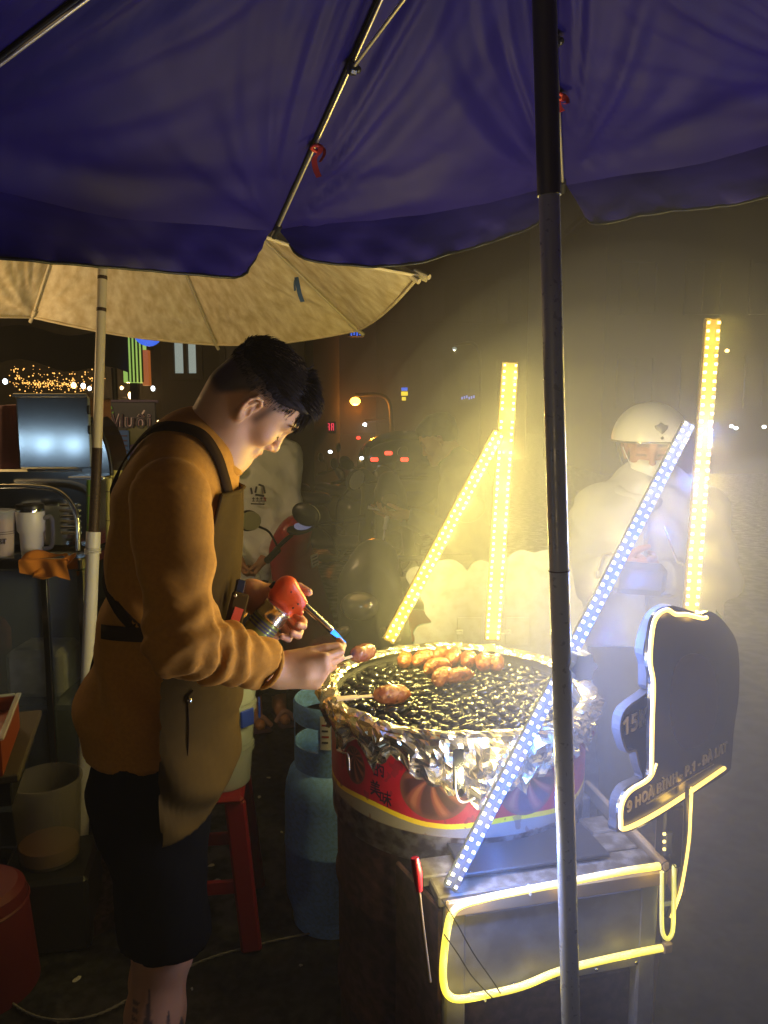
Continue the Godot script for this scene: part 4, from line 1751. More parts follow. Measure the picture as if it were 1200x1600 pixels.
func led_post(label: String, a: Vector3, b: Vector3, w: float, facing: Vector3, mats: Array, gap: float, cols: Array, e: float, lamps: int, gaps := []) -> void:
	# a painted bar with two rows of small LEDs; a is its foot
	var o := thing("led_bar", label, "LED strip light", a, "bars of the grill's LED frame")
	var y := (b - a).normalized()
	var x := y.cross(facing).normalized()
	var z := x.cross(y).normalized()
	var mb := MB.new()
	mb.bar(a, b, w, 0.012, facing, 0.002)
	commit(mb, o, "bar", M.led_bar if mats[0] == M.led_white else M.led_bar_gold)
	var ln := a.distance_to(b)
	for row in 2:
		mb = MB.new()
		var tape := MB.new()
		var n := int(ln / 0.0166)
		var s := (row - 0.5) * gap
		for i in n:
			var skip := false
			for gp in gaps:
				if absf(float(i) / n - gp) < 0.017:
					skip = true
			if skip:
				continue
			var p := a + y * (ln * (i + 0.5) / n + rng.randf_range(-0.0006, 0.0006)) + x * (s + rng.randf_range(-0.0005, 0.0005)) + z * 0.0085
			mb.box(p, Vector3(0.0056, 0.0056, 0.003), Basis(x, y, z))
		tape.box((a + b) / 2 + x * s + z * 0.0062, Vector3(0.0085, ln, 0.0012), Basis(x, y, z))
		var tp := commit(tape, o, "led_tape", M.led_bar if mats[0] == M.led_white else M.led_bar_gold)
		var l := commit(mb, tp, "led_row", mats[row])
		l.set_meta("kind", "stuff")
	for i in lamps:
		var p := a.lerp(b, (i + 0.5) / lamps) + z * 0.06
		if cols.size() > 1:
			p += x * gap * (-2.4 if i % 2 == 0 else 2.4)
		var c: Color = cols[i % cols.size()]
		lamp("led_bar_light", p, c, e * ln / lamps * (2.1 if c.b > c.r * 1.5 else 1.0), 0.012)


func light_frame() -> void:
	var warm := Color(1.0, 0.90, 0.48)
	var gold := Color(1.0, 0.88, 0.40)
	var white := Color(1.0, 0.90, 0.58)
	var blue := Color(0.34, 0.55, 1.0)
	var a := at_z(769, 1000, -2.09)
	var b := at_z(797, 566, -2.09)
	led_post("upright LED bar with two yellow rows behind the grill's back rim", a, b, 0.044, Vector3(0, 0, 1), [M.led_warm, M.led_warm], 0.030, [warm], 0.58, 8, [0.80, 0.70])
	led_post("slanting yellow LED bar from the grill's left rim up to the post", at(606, 1002, 1.98), at(779, 676, 2.06), 0.034, Vector3(0.2, 0.1, 1), [M.led_warm, M.led_warm], 0.018, [warm], 0.62, 7)
	a = at_z(1076, 984, -1.61)
	b = at_z(1113, 498, -1.61)
	led_post("tall upright LED bar with golden rows above the black neon sign", a, b, 0.031, Vector3(0, 0, 1), [M.led_gold, M.led_gold], 0.021, [gold], 0.50, 9)
	led_post("slanting LED bar with a white and a bluish row passing behind the pole", at(702, 1388, 1.385), at(1076, 662, 1.60), 0.027, Vector3(-0.1, 0.1, 1), [M.led_white, M.led_blue], 0.015, [white, blue], 0.56, 18)
	# the wooden stake that carries the tall bar
	var o := thing("wooden_stake", "plain wooden stake standing at the table's right end behind the neon sign", "stake", Vector3(0.61, 0, -1.63))
	var mb := MB.new()
	mb.bar(Vector3(0.600, 0.0, -1.632), Vector3(0.653, 1.16, -1.632), 0.03, 0.02, Vector3(0, 0, 1), 0.003)
	commit(mb, o, "stake", M.pine_wood)


func flat_text(parent: Node, words: String, called: String, p: Vector3, b: Basis, height: float, m: Material, bold := true, depth := 0.002) -> MeshInstance3D:
	var t := TextMesh.new()
	var f := SystemFont.new()
	f.font_names = PackedStringArray(["Droid Sans"])
	f.font_weight = 700 if bold else 400
	t.font = f
	t.text = words
	t.font_size = 64
	t.pixel_size = height / 46.0
	t.depth = depth
	t.curve_step = 2.0
	var o := part(parent, called, t, m)
	o.transform = Transform3D(b, p - origin_of(parent))
	return o


func signs() -> void:
	# ---- white cut-out board seen from behind, back of the grill
	var z := -2.30
	var o := thing("cutout_board", "white cloud-edged cut-out board standing behind the grill", "sign board", at_z(760, 1120, z))
	var px := [[648, 1000], [646, 988], [655, 977], [674, 972], [664, 958], [662, 942], [655, 930], [641, 914], [634, 900], [640, 889], [652, 885], [664, 892], [674, 884], [688, 876], [708, 875], [722, 883], [730, 891], [738, 881], [752, 875], [766, 881], [774, 891], [784, 886], [796, 868], [814, 859], [834, 863], [850, 859], [872, 862], [890, 878], [900, 930], [910, 945], [912, 1000], [908, 1060], [652, 1060]]
	var c0 := at_z(760, 1000, z)
	var poly := []
	for q in px:
		var p := at_z(q[0], q[1], z)
		poly.append(Vector2(p.x - c0.x, p.y - c0.y))
	var mb := MB.new()
	mb.xf = Transform3D(Basis(), c0)
	mb.prism(smooth2(poly, 4), -0.006, 0.006)
	var bd := commit(mb, o, "board", M.white_board)
	for q in [[725, 960], [800, 960]]:
		mb = MB.new()
		mb.box(at_z(q[0] + 8, q[1] + 26, z) + Vector3(0, 0, 0.008), Vector3(0.075, 0.09, 0.003), Basis(), 0.001)
		commit(mb, bd, "patch", M.white_board)
		mb = MB.new()
		mb.box(at_z(q[0] - 8, q[1] + 26, z) + Vector3(0, 0, 0.012), Vector3(0.022, 0.014, 0.008), Basis(), 0.002)
		commit(mb, bd, "clip", M.pole_steel)
	for q in [700.0, 850.0]:
		mb = MB.new()
		var p := at_z(q, 1040, z - 0.03)
		mb.bar(Vector3(p.x, 0, p.z), Vector3(p.x, p.y + 0.1, p.z), 0.03, 0.02, Vector3(0, 0, 1))
		commit(mb, o, "leg", M.pine_wood)

	# ---- the black acrylic sign with an amber neon edge, in two layers
	var A := at(970, 1290, 1.40)
	var B := at_y(1132, 1200, A.y + 0.0)
	var xd := ((B - A) * Vector3(1, 0, 1)).normalized()
	var nrm := xd.cross(Vector3.UP) * -1.0
	if nrm.z < 0:
		nrm = -nrm
	var on_plane := func(x: float, y: float, lift: float) -> Vector3:
		var d := at(x, y, 1.0) - CAM
		var k: float = ((A + nrm * lift) - CAM).dot(nrm) / d.dot(nrm)
		return CAM + d * k
	var local := func(x: float, y: float, lift: float) -> Vector2:
		var p: Vector3 = on_plane.call(x, y, lift)
		return Vector2((p - A).dot(xd), p.y - A.y)
	o = thing("neon_sign", "black acrylic price sign edged with amber neon at the table's right end", "neon sign", A)
	var frame := Transform3D(Basis(xd, Vector3.UP, xd.cross(Vector3.UP)), A)
	var front := [[977, 1299], [966, 1284], [967, 1256], [981, 1232], [1004, 1219], [1013, 1203], [1012, 1133], [1015, 1069], [1010, 1032], [1014, 981], [1024, 957], [1043, 948], [1058, 955], [1088, 959], [1108, 955], [1132, 975], [1150, 1010], [1152, 1080], [1144, 1140], [1140, 1190], [1134, 1206], [1093, 1232], [1029, 1274]]
	var poly2 := []
	for q in front:
		poly2.append(local.call(q[0], q[1], 0.0))
	mb = MB.new()
	mb.xf = frame
	mb.prism(smooth2(poly2, 4), -0.004, 0.004)
	var fp := commit(mb, o, "front_panel", M.sign_black)
	var rear := [[962, 1293], [955, 1275], [956, 1248], [968, 1227], [994, 1213], [988, 1190], [983, 1169], [971, 1171], [963, 1155], [959, 1130], [968, 1104], [1003, 1078], [1000, 1068], [1000, 1036], [995, 1012], [1007, 968], [1028, 948], [1050, 948], [1090, 965], [1120, 1000], [1130, 1100], [1120, 1190], [1040, 1250]]
	var poly3 := []
	for q in rear:
		poly3.append(local.call(q[0], q[1], -0.035))
	var sm3 := smooth2(poly3, 4)
	mb = MB.new()
	mb.xf = frame
	mb.prism(sm3, -0.037, -0.031)
	var rp := commit(mb, o, "rear_panel", M.sign_black)
	mb = MB.new()
	var rimp := PackedVector3Array()
	for q in sm3:
		rimp.append(frame * Vector3(q.x, q.y, -0.029))
	for i in rimp.size():
		var j := (i + 1) % rimp.size()
		mb.bar(rimp[i] + (rimp[i] - rimp[j]) * 0.1, rimp[j], 0.0045, 0.018, (frame.basis.z + xd * 0.0))
	commit(mb, rp, "white_edge", M.sign_edge)
	for q in [[1030, 1000], [1110, 1150], [1000, 1250]]:
		mb = MB.new()
		var l2: Vector2 = local.call(q[0], q[1], 0.0)
		mb.tube(PackedVector3Array([frame * Vector3(l2.x, l2.y, -0.031), frame * Vector3(l2.x, l2.y, -0.004)]), 0.006, 8)
		commit(mb, o, "spacer", M.chrome)
	# a dim reddish printed shape on the front
	var pr := []
	for q in [[1052, 1040], [1085, 1020], [1112, 1045], [1118, 1100], [1105, 1150], [1066, 1168], [1045, 1120]]:
		pr.append(local.call(q[0], q[1], 0.0))
	mb = MB.new()
	mb.xf = frame
	mb.prism(smooth2(pr, 4), 0.004, 0.0052)
	commit(mb, fp, "printed_shape", M.sign_print_red)
	var neon := [[1104, 965], [1098, 966], [1088, 964], [1072, 960], [1056, 960], [1043, 953], [1029, 960], [1020, 981], [1016, 1032], [1021, 1069], [1019, 1133], [1018, 1203], [1017, 1212], [1008, 1221], [984, 1236], [972, 1256], [970, 1283], [977, 1295], [1029, 1269], [1093, 1227], [1132, 1200]]
	var np := []
	for q in neon:
		np.append(on_plane.call(q[0], q[1], 0.008))
	var npath := smooth_path(np, 5)
	mb = MB.new()
	mb.tube(npath, 0.0042, 8)
	var nt := commit(mb, o, "neon_tube", M.neon_amber)
	mb = MB.new()
	mb.tube(smooth_path([on_plane.call(1018, 1205, 0.009), on_plane.call(1020, 1210, 0.010), on_plane.call(1026, 1193, 0.009)], 4), 0.0026, 7)
	commit(mb, nt, "tube_end", M.neon_amber)
	mb = MB.new()
	mb.tube(PackedVector3Array([on_plane.call(1010, 1256, 0.006), on_plane.call(1115, 1194, 0.006)]), 0.0012, 6)
	commit(mb, nt, "reflector_line", M.rib_steel)
	for k in [0.05, 0.2, 0.36, 0.5, 0.66, 0.8, 0.94]:
		lamp("neon_sign_light", npath[int(k * (npath.size() - 1))] + frame.basis.z * 0.024, Color(1.0, 0.78, 0.34), 0.0014, 0.012)
	# lettering, laid along the slanting lower edge
	var t0: Vector3 = on_plane.call(980, 1262, 0.005)
	var t1: Vector3 = on_plane.call(1136, 1166, 0.005)
	var td := (t1 - t0).normalized()
	var words := "9 HOÀ BÌNH - P.1 - ĐÀ LAT"
	var tb := Basis(td, frame.basis.z.cross(td).normalized(), frame.basis.z)
	var tx := flat_text(fp, words, "lettering", (t0 + t1) / 2.0, tb, 0.019, M.sign_letters)
	var wd: float = (tx.mesh as TextMesh).get_aabb().size.x
	(tx.mesh as TextMesh).pixel_size *= t0.distance_to(t1) / maxf(wd, 0.01)
	var dot := MB.new()
	dot.ball(t0.lerp(t1, 0.915) - tb.y * 0.0105, Vector3.ONE * 0.0013, Basis(), 8, 6)
	commit(dot, fp, "lettering", M.sign_letters)
	var p15: Vector3 = on_plane.call(992, 1128, -0.028)
	var t15 := flat_text(rp, "15K", "lettering", p15, tb, 0.034, M.sign_letters)
	t15.mesh.font_size = 64

	# ---- neon outline tube on the table's front board
	var fl := Vector3(0.112, 0.74, -1.292)
	var fr := Vector3(0.535, 0.74, -1.392)
	var al := (fr - fl).normalized()
	var nz := al.cross(Vector3.UP)
	if nz.z < 0:
		nz = -nz
	var face := func(x: float, y: float, lift: float) -> Vector3:
		var d := at(x, y, 1.0) - CAM
		var k: float = ((fl + nz * lift) - CAM).dot(nz) / d.dot(nz)
		return CAM + d * k
	var np2 := []
	for q in [[1030, 1353], [1010, 1356], [960, 1364], [820, 1391], [765, 1402], [722, 1414], [706, 1428], [699, 1452], [693, 1500], [693, 1535], [700, 1554], [718, 1561], [760, 1554], [815, 1541], [875, 1517], [960, 1496], [1034, 1481]]:
		np2.append(face.call(q[0], q[1], 0.012))
	var path2 := smooth_path(np2, 5)
	o = thing("neon_tube", "yellow neon tube looped round the table's front board", "neon light", fl)
	mb = MB.new()
	mb.tube(path2, 0.0070, 10)
	commit(mb, o, "tube", M.neon_yellow)
	for k in 9:
		lamp("neon_tube_light", path2[int((k + 0.5) / 9.0 * path2.size())] + nz * 0.016, Color(1.0, 0.86, 0.25), 0.0012, 0.012)
	mb = MB.new()
	mb.box(face.call(1042, 1480, 0.012), Vector3(0.020, 0.022, 0.012), Basis(al, Vector3.UP, nz), 0.003)
	commit(mb, o, "end_cap", M.pine_wood)
	for q in [[827, 1390], [757, 1556]]:
		mb = MB.new()
		mb.box(face.call(q[0], q[1], 0.012), Vector3(0.004, 0.016, 0.014), Basis(al, Vector3.UP, nz), 0.001)
		commit(mb, o, "clip", M.clear_plastic)
	# ---- narrow loop of neon at the right end
	var lp := []
	for q in [[1034, 1362], [1034, 1400], [1034, 1440], [1036, 1459], [1043, 1467], [1050, 1458], [1052, 1440], [1053, 1400], [1053, 1352]]:
		lp.append(face.call(q[0], q[1], 0.012))
	o = thing("neon_tube", "narrow upright yellow neon loop at the table's right corner", "neon light", lp[4])
	mb = MB.new()
	mb.tube(smooth_path(lp, 5), 0.0042, 8)
	commit(mb, o, "tube", M.neon_pale)
	lamp("neon_tube_light", lp[6] + nz * 0.02, Color(1.0, 0.9, 0.3), 0.0015, 0.012)
	mb = MB.new()
	mb.box(face.call(1043, 1412, 0.006), Vector3(0.022, 0.004, 0.008), Basis(al, Vector3.UP, nz))
	commit(mb, o, "clip", M.clear_plastic)
	# ---- box with a short LED piece above it
	o = thing("led_stub", "dark plug box with a short lit LED piece below the neon sign", "LED strip light", face.call(1045, 1330, 0.0))
	mb = MB.new()
	mb.box(face.call(1046, 1305, -0.03), Vector3(0.045, 0.13, 0.03), Basis(al, Vector3.UP, nz), 0.004)
	commit(mb, o, "box", M.black_plastic)
	mb = MB.new()
	mb.box(face.call(1044, 1318, -0.01), Vector3(0.016, 0.05, 0.008), Basis(al, Vector3.UP, nz), 0.002)
	commit(mb, o, "bar", M.led_bar)
	mb = MB.new()
	for k in 3:
		mb.box(face.call(1038, 1303 + k * 12, -0.003), Vector3(0.005, 0.005, 0.003), Basis(al, Vector3.UP, nz))
	commit(mb, o, "led", M.led_warm)
	lamp("led_stub_light", face.call(1038, 1312, 0.02), Color(1.0, 0.86, 0.5), 0.003, 0.01)
	# ---- the long thin tube at the far right
	var e := []
	for q in [[1091, 1238], [1089, 1270], [1087, 1315], [1081, 1360], [1072, 1405], [1058, 1444]]:
		e.append(face.call(q[0], q[1], 0.0) + nz * -0.02)
	o = thing("neon_tube", "thin curving amber neon tube hanging below the sign at right", "neon light", e[5])
	mb = MB.new()
	mb.tube(smooth_path(e, 5), 0.0032, 8)
	commit(mb, o, "tube", M.neon_amber)
	mb = MB.new()
	var e2 := PackedVector3Array()
	for q in smooth_path(e, 5):
		e2.append(q + al * -0.007 - nz * 0.004)
	mb.tube(e2, 0.004, 6)
	commit(mb, o, "backing", M.sign_edge)
	for k in 2:
		lamp("neon_tube_light", (e[1 + 3 * k] as Vector3) + nz * 0.014, Color(1.0, 0.8, 0.3), 0.002, 0.012)
	# ---- loose wires
	var wires := [
		[[[690, 1405], [712, 1440], [740, 1490], [768, 1530], [782, 1552]], "thin dark wire drooping across the front board from its left corner"],
		[[[694, 1460], [715, 1490], [738, 1526], [770, 1560]], "second thin dark wire crossing the neon tube's lower bend"],
		[[[1046, 1335], [1050, 1350], [1040, 1362], [1034, 1352], [1046, 1345], [1056, 1356]], "tangle of thin wires at the narrow neon loop's top"],
	]
	for w in wires:
		var pts := []
		for q in w[0]:
			pts.append(face.call(q[0], q[1], 0.020))
		mb = MB.new()
		mb.tube(smooth_path(pts, 6), 0.0012, 5)
		tag(commit(mb, self, "wire", M.wire_black), w[1], "wire", "loose wires on the grill table")


func stall_left() -> void:
	var T := 2.6
	# ---- counter of the juice stall with its clear front
	var a := at(-140, 880, T)
	var b := at(133, 880, T)
	var top_y := a.y
	var o := thing("stall_counter", "steel topped counter of the juice stall with clear front panels", "counter", Vector3(b.x, 0, b.z))
	var mb := MB.new()
	mb.box(Vector3((a.x + b.x) / 2, top_y, b.z - 0.22), Vector3(b.x - a.x, 0.042, 0.5), Basis(), 0.006)
	commit(mb, o, "counter_top", M.brushed_steel)
	for x in [a.x + 0.02, b.x - 0.135, b.x - 0.012]:
		mb = MB.new()
		mb.box(Vector3(x, (top_y - 0.021) / 2, b.z + 0.012), Vector3(0.022, top_y - 0.021, 0.022), Basis(), 0.002)
		commit(mb, o, "post", M.brushed_steel)
	for pr in [[a.x + 0.033, b.x - 0.147], [b.x - 0.123, b.x - 0.024]]:
		mb = MB.new()
		mb.box(Vector3((pr[0] + pr[1]) / 2, top_y / 2 + 0.1, b.z + 0.010), Vector3(pr[1] - pr[0], top_y - 0.25, 0.004))
		commit(mb, o, "front_panel", M.pane)
	mb = MB.new()
	mb.box(Vector3((a.x + b.x) / 2, 0.07, b.z - 0.2), Vector3(b.x - a.x - 0.03, 0.05, 0.42), Basis(), 0.005)
	commit(mb, o, "lower_shelf", M.brushed_steel)
	mb = MB.new()
	mb.box(Vector3((a.x + b.x) / 2, 0.6, b.z - 0.2), Vector3(b.x - a.x - 0.03, 0.02, 0.40), Basis(), 0.005)
	commit(mb, o, "middle_shelf", M.brushed_steel)
	mb = MB.new()
	mb.box(Vector3((a.x + b.x) / 2, top_y / 2, b.z - 0.44), Vector3(b.x - a.x - 0.03, top_y - 0.1, 0.01))
	commit(mb, o, "back_panel", M.black_metal)
	# things seen through the clear front
	mb = MB.new()
	mb.xf = Transform3D(Basis(), at_y(95, 1000, 0.61) * Vector3(1, 0, 0) + Vector3(0, 0.612, b.z - 0.15))
	mb.lathe([Vector2(0, 0), Vector2(0.075, 0), Vector2(0.085, 0.03), Vector2(0.09, 0.22), Vector2(0.07, 0.26), Vector2(0.03, 0.275), Vector2(0, 0.275)], 24)
	tag(commit(mb, self, "jar", M.maroon_cloth), "dark maroon jar behind the counter's clear front panel", "jar")
	mb = MB.new()
	mb.box(Vector3(at(30, 960, T).x, 0.70, b.z - 0.15), Vector3(0.2, 0.17, 0.2), Basis(), 0.02)
	tag(commit(mb, self, "storage_box", M.table_board), "grey storage box behind the clear front panel at the left edge", "box")

	# ---- sugar cane press: steel cabinet, upper box, drum cover
	o = thing("cane_press", "shiny stainless steel sugar cane press with a square box on top", "juice press", Vector3(at(65, 870, T).x, top_y + 0.021, b.z - 0.2))
	var x0 := at(-60, 735, T).x
	var x1 := at(131, 735, T).x
	var y0 := top_y + 0.03
	var y1 := at(60, 737, T).y
	mb = MB.new()
	mb.box(Vector3((x0 + x1) / 2, (y0 + y1) / 2, b.z - 0.28), Vector3(x1 - x0, y1 - y0, 0.26), Basis(), 0.008)
	var cab := commit(mb, o, "cabinet", M.brushed_steel)
	var bx0 := at(12, 700, T).x
	var bx1 := at(127, 700, T).x
	var by1 := at(60, 619, T).y
	mb = MB.new()
	mb.box(Vector3((bx0 + bx1) / 2, (y1 + by1) / 2 + 0.003, b.z - 0.24), Vector3(bx1 - bx0, by1 - y1 - 0.004, 0.26), Basis(Vector3.UP, 0.06), 0.006)
	var ub := commit(mb, o, "upper_box", M.brushed_steel)
	mb = MB.new()
	mb.bar(Vector3(bx0, by1 + 0.004, b.z - 0.105), Vector3(bx1, by1 + 0.004, b.z - 0.12), 0.014, 0.012, Vector3(0, 0, 1), 0.003)
	commit(mb, ub, "folded_edge", M.chrome)
	for q in [640.0, 672.0]:
		mb = MB.new()
		mb.box(Vector3(bx1 + 0.004, at(130, q, T).y, b.z - 0.12), Vector3(0.012, 0.03, 0.014), Basis(), 0.003)
		commit(mb, ub, "hinge", M.black_metal)
	# quarter round cover
	var cc := at(131, 741, T + 0.12)
	var q := PackedVector2Array([Vector2(0, 0)])
	for i in 17:
		var an := PI / 2 * i / 16.0
		q.append(Vector2(cos(an) * 0.105, sin(an) * 0.215))
	mb = MB.new()
	mb.xf = Transform3D(Basis(), Vector3(cc.x, cc.y, b.z - 0.14))
	mb.prism(q, -0.18, 0.0)
	var cover := commit(mb, o, "round_cover", M.brushed_steel)
	mb = MB.new()
	var arc := PackedVector3Array()
	for i in 17:
		var an := PI / 2 * i / 16.0
		arc.append(Vector3(cc.x + cos(an) * 0.105, cc.y + sin(an) * 0.215, b.z - 0.138))
	mb.tube(arc, 0.007, 8)
	commit(mb, cover, "rolled_edge", M.black_metal)
	mb = MB.new()
	mb.box(Vector3(cc.x + 0.048, cc.y - 0.006, b.z - 0.17), Vector3(0.125, 0.012, 0.24), Basis(), 0.003)
	commit(mb, o, "shelf_plate", M.chrome)
	# louvres
	for k in 6:
		mb = MB.new()
		var c := Vector3(at(85, 795 + k * 9.2, T).x, at(85, 796 + k * 9.2, T).y, b.z - 0.148)
		mb.tube(PackedVector3Array([c - Vector3(0.032, 0, 0), c + Vector3(0.032, 0, 0)]), 0.0062, 10)
		mb.ball(c - Vector3(0.032, 0, 0), Vector3.ONE * 0.0062, Basis(), 8, 6)
		mb.ball(c + Vector3(0.032, 0, 0), Vector3.ONE * 0.0062, Basis(), 8, 6)
		commit(mb, cab, "louvre", M.chrome)
	# bent tube guard
	mb = MB.new()
	mb.tube(smooth_path([at(-20, 760, 2.62), at(50, 760, 2.62), at(88, 766, 2.62), at(110, 785, 2.62), at(121, 815, 2.62), at(122, 860, 2.62)], 7), 0.0085, 12)
	commit(mb, o, "tube_guard", M.chrome)
	for f in [x0 + 0.02, x1 - 0.03]:
		for g in [-0.18, -0.38]:
			mb = MB.new()
			mb.box(Vector3(f, top_y + 0.0265, b.z + g), Vector3(0.03, 0.011, 0.03))
			commit(mb, o, "foot", M.black_plastic)
	# the round steel vessel and junk at the far left
	mb = MB.new()
	mb.xf = Transform3D(Basis(), Vector3(at(-14, 700, T).x, y1, b.z - 0.26))
	mb.lathe([Vector2(0, 0), Vector2(0.075, 0), Vector2(0.08, 0.02), Vector2(0.08, 0.21), Vector2(0.075, 0.225), Vector2(0, 0.23)], 24)
	tag(commit(mb, self, "cooking_pot", M.maroon_cloth), "dark reddish pot at the photo's left edge beside the steel box", "pot")

	# ---- tumbler
	var tp := Vector3(at(41, 865, T).x, top_y + 0.0215, b.z - 0.05)
	o = thing("tumbler", "white steel tumbler with a dark lid standing on the counter", "tumbler", tp)
	mb = MB.new()
	mb.xf = Transform3D(Basis(), tp)
	mb.lathe([Vector2(0, 0), Vector2(0.034, 0), Vector2(0.0355, 0.004), Vector2(0.038, 0.074), Vector2(0.045, 0.084), Vector2(0.047, 0.148), Vector2(0.046, 0.15)], 28)
	commit(mb, o, "cup", M.tumbler_white)
	mb = MB.new()
	mb.xf = Transform3D(Basis(), tp)
	mb.lathe([Vector2(0.0455, 0.15), Vector2(0.0455, 0.157)], 28)
	commit(mb, o, "steel_rim", M.chrome)
	mb = MB.new()
	mb.xf = Transform3D(Basis(), tp)
	mb.lathe([Vector2(0.0455, 0.157), Vector2(0.046, 0.160), Vector2(0.046, 0.172), Vector2(0.044, 0.175), Vector2(0, 0.175)], 28)
	mb.box(Vector3(0.0, 0.174, 0.02), Vector3(0.02, 0.008, 0.03), Basis(), 0.003)
	commit(mb, o, "lid", M.black_plastic)
	mb = MB.new()
	mb.tube(smooth_path([tp + Vector3(0.043, 0.125, 0), tp + Vector3(0.066, 0.13, -0.004), tp + Vector3(0.072, 0.10, -0.006), tp + Vector3(0.066, 0.03, -0.004), tp + Vector3(0.037, 0.02, 0)], 6), 0.0075, 8)
	commit(mb, o, "handle", M.table_board)

	# ---- plastic cup of milk tea
	var cp := Vector3(at(2, 868, T).x, top_y + 0.0215, b.z - 0.02)
	o = thing("drink_cup", "clear plastic cup of milky brown drink at the counter's left end", "cup", cp)
	mb = MB.new()
	mb.xf = Transform3D(Basis(), cp)
	mb.lathe([Vector2(0, 0.002), Vector2(0.030, 0.002), Vector2(0.040, 0.120), Vector2(0, 0.120)], 24)
	commit(mb, o, "drink", M.milk_tea)
	mb = MB.new()
	mb.xf = Transform3D(Basis(), cp)
	mb.lathe([Vector2(0.0315, 0.0), Vector2(0.043, 0.150), Vector2(0.045, 0.152), Vector2(0.045, 0.157), Vector2(0.03, 0.16), Vector2(0, 0.161)], 24)
	commit(mb, o, "cup", M.clear_plastic)
	for hh in [0.078, 0.085]:
		mb = MB.new()
		mb.xf = Transform3D(Basis(), cp)
		mb.lathe([Vector2(0.0385 + hh * 0.01, hh), Vector2(0.0387 + hh * 0.01, hh + 0.0022)], 24)
		commit(mb, o, "printed_line", M.print_dark)
	flat_text(o, "8T", "lettering", cp + Vector3(0.016, 0.055, 0.036), Basis(Vector3.UP, 0.35), 0.018, M.print_dark)

	# ---- orange cloth over the counter's edge
	var l := at(42, 872, T - 0.02)
	var ry := top_y + 0.024
	mb = MB.new()
	mb.sheet(44, 30, func(u, v):
		var x: float = lerpf(at(44, 870, T).x, at(116, 870, T).x, u)
		var s: float = v * lerpf(0.15, 0.185, sin(u * 2.6)) - (0.07 if u < 0.75 else lerpf(0.07, 0.02, (u - 0.75) * 4.0))
		var p := Vector3(x, ry, b.z + 0.03)
		if s < 0:
			p.z += s
			p.y += 0.008 * sin(u * 9.0) + 0.012 * sin(v * 7.0 + u * 4.0)
		else:
			var over := minf(s, 0.02)
			p.z += 0.02 * sin(over / 0.02 * PI / 2)
			p.y -= maxf(s - 0.008, 0.0) * lerpf(0.62, 0.50, u)
			p.x += s * 0.18 * (u - 0.2) - s * s * 1.2 * (u - 0.5)
		var fold := 0.010 * sin(u * 7.0 + v * 2.6) + 0.004 * sin(u * 15.0 - v * 4.0 + 1.0)
		return p + Vector3(0, 0.15 * fold, fold * 0.9 + 0.012))
	var cl := commit(mb, self, "cleaning_cloth", M.orange_cloth)
	tag(cl, "crumpled orange cleaning cloth hanging over the counter's edge", "cloth")
	# second fold lying on the first
	mb = MB.new()
	mb.sheet(26, 14, func(u, v):
		var p: Vector3 = at(52, 893, T - 0.05).lerp(at(117, 864, T - 0.03), u)
		p += Vector3(0.01 * sin(v * 4.0), -v * lerpf(0.02, 0.05, sin(u * PI)), 0.012 * sin(v * PI) + 0.006 * sin(u * 12.0 + v * 4.0))
		return p)
	commit(mb, cl, "fold", M.orange_cloth)

	# ---- sugar cane behind the pole
	var grp := "sugar cane leaning behind the rusty pole"
	for k in 4:
		var pxs: float = [138.0, 168.0, 178.0, 187.0][k]
		var nm: Material = [M.cane_green, M.cane_yellow, M.cane_yellow, M.cane_yellow][k]
		var p0 := at(pxs - 1, 850 - 4 * k, 2.72)
		var p1 := at(pxs + 3, 735, 2.72)
		p0.y = 0.95
		o = thing("sugar_cane", ["green sugar cane stalk left of the rusty pole", "yellow cane stalk touching the rusty pole's right side", "middle yellow sugar cane stalk behind the pole", "rightmost yellow sugar cane stalk by the dark banner"][k], "sugar cane", p0, grp)
		mb = MB.new()
		mb.tube(PackedVector3Array([p0, p1]), 0.0125, 12)
		var st := commit(mb, o, "stalk", nm)
		for j in 4:
			mb = MB.new()
			var c := p0.lerp(p1, 0.15 + 0.22 * j + 0.03 * k)
			mb.tube(PackedVector3Array([c - Vector3(0, 0.0025, 0), c, c + Vector3(0, 0.0025, 0)]), [0.0125, 0.0136, 0.0125], 12)
			commit(mb, st, "cane_joint", M.cane_node)
	# bin that holds the cane
	mb = MB.new()
	var bp := at(163, 860, 2.74)
	mb.box(Vector3(bp.x, 0.47, bp.z), Vector3(0.16, 0.94, 0.14), Basis(), 0.01)
	tag(commit(mb, self, "cane_bin", M.black_metal), "dark bin under the sugar cane behind the pole", "bin")

	# ---- dark banner
	var bt := 4.2
	var bc := at(205, 690, bt)
	o = thing("shop_banner", "dark banner with pink outlined lettering behind the steel press", "banner", bc)
	mb = MB.new()
	var w := at(245, 690, bt).x - at(120, 690, bt).x
	mb.box(at(183, 690, bt), Vector3(w, at(200, 627, bt).y - at(200, 750, bt).y, 0.02), Basis(), 0.003)
	var pnl := commit(mb, o, "banner_panel", M.banner_dark)
	mb = MB.new()
	for s in [627.0, 750.0]:
		mb.box(at(183, s, bt) + Vector3(0, 0, 0.013), Vector3(w + 0.02, 0.016, 0.018))
	commit(mb, pnl, "banner_frame", M.banner_purple)
	for lay in 2:
		var tt := flat_text(pnl, "Muôi", "lettering", at(202, 658, bt - 0.03 - 0.012 * lay), Basis(Vector3.BACK, -0.05), 0.1, M.banner_pink if lay == 0 else M.banner_dark, lay == 0, 0.006)
		var tm: TextMesh = tt.mesh
		tm.pixel_size *= 0.225 / maxf(tm.get_aabb().size.x, 0.01) * (1.0 if lay == 0 else 0.97)
	mb = MB.new()
	mb.bar(at(222, 647, bt - 0.03), at(226, 641, bt - 0.03), 0.008, 0.006)
	commit(mb, pnl, "lettering", M.banner_pink)
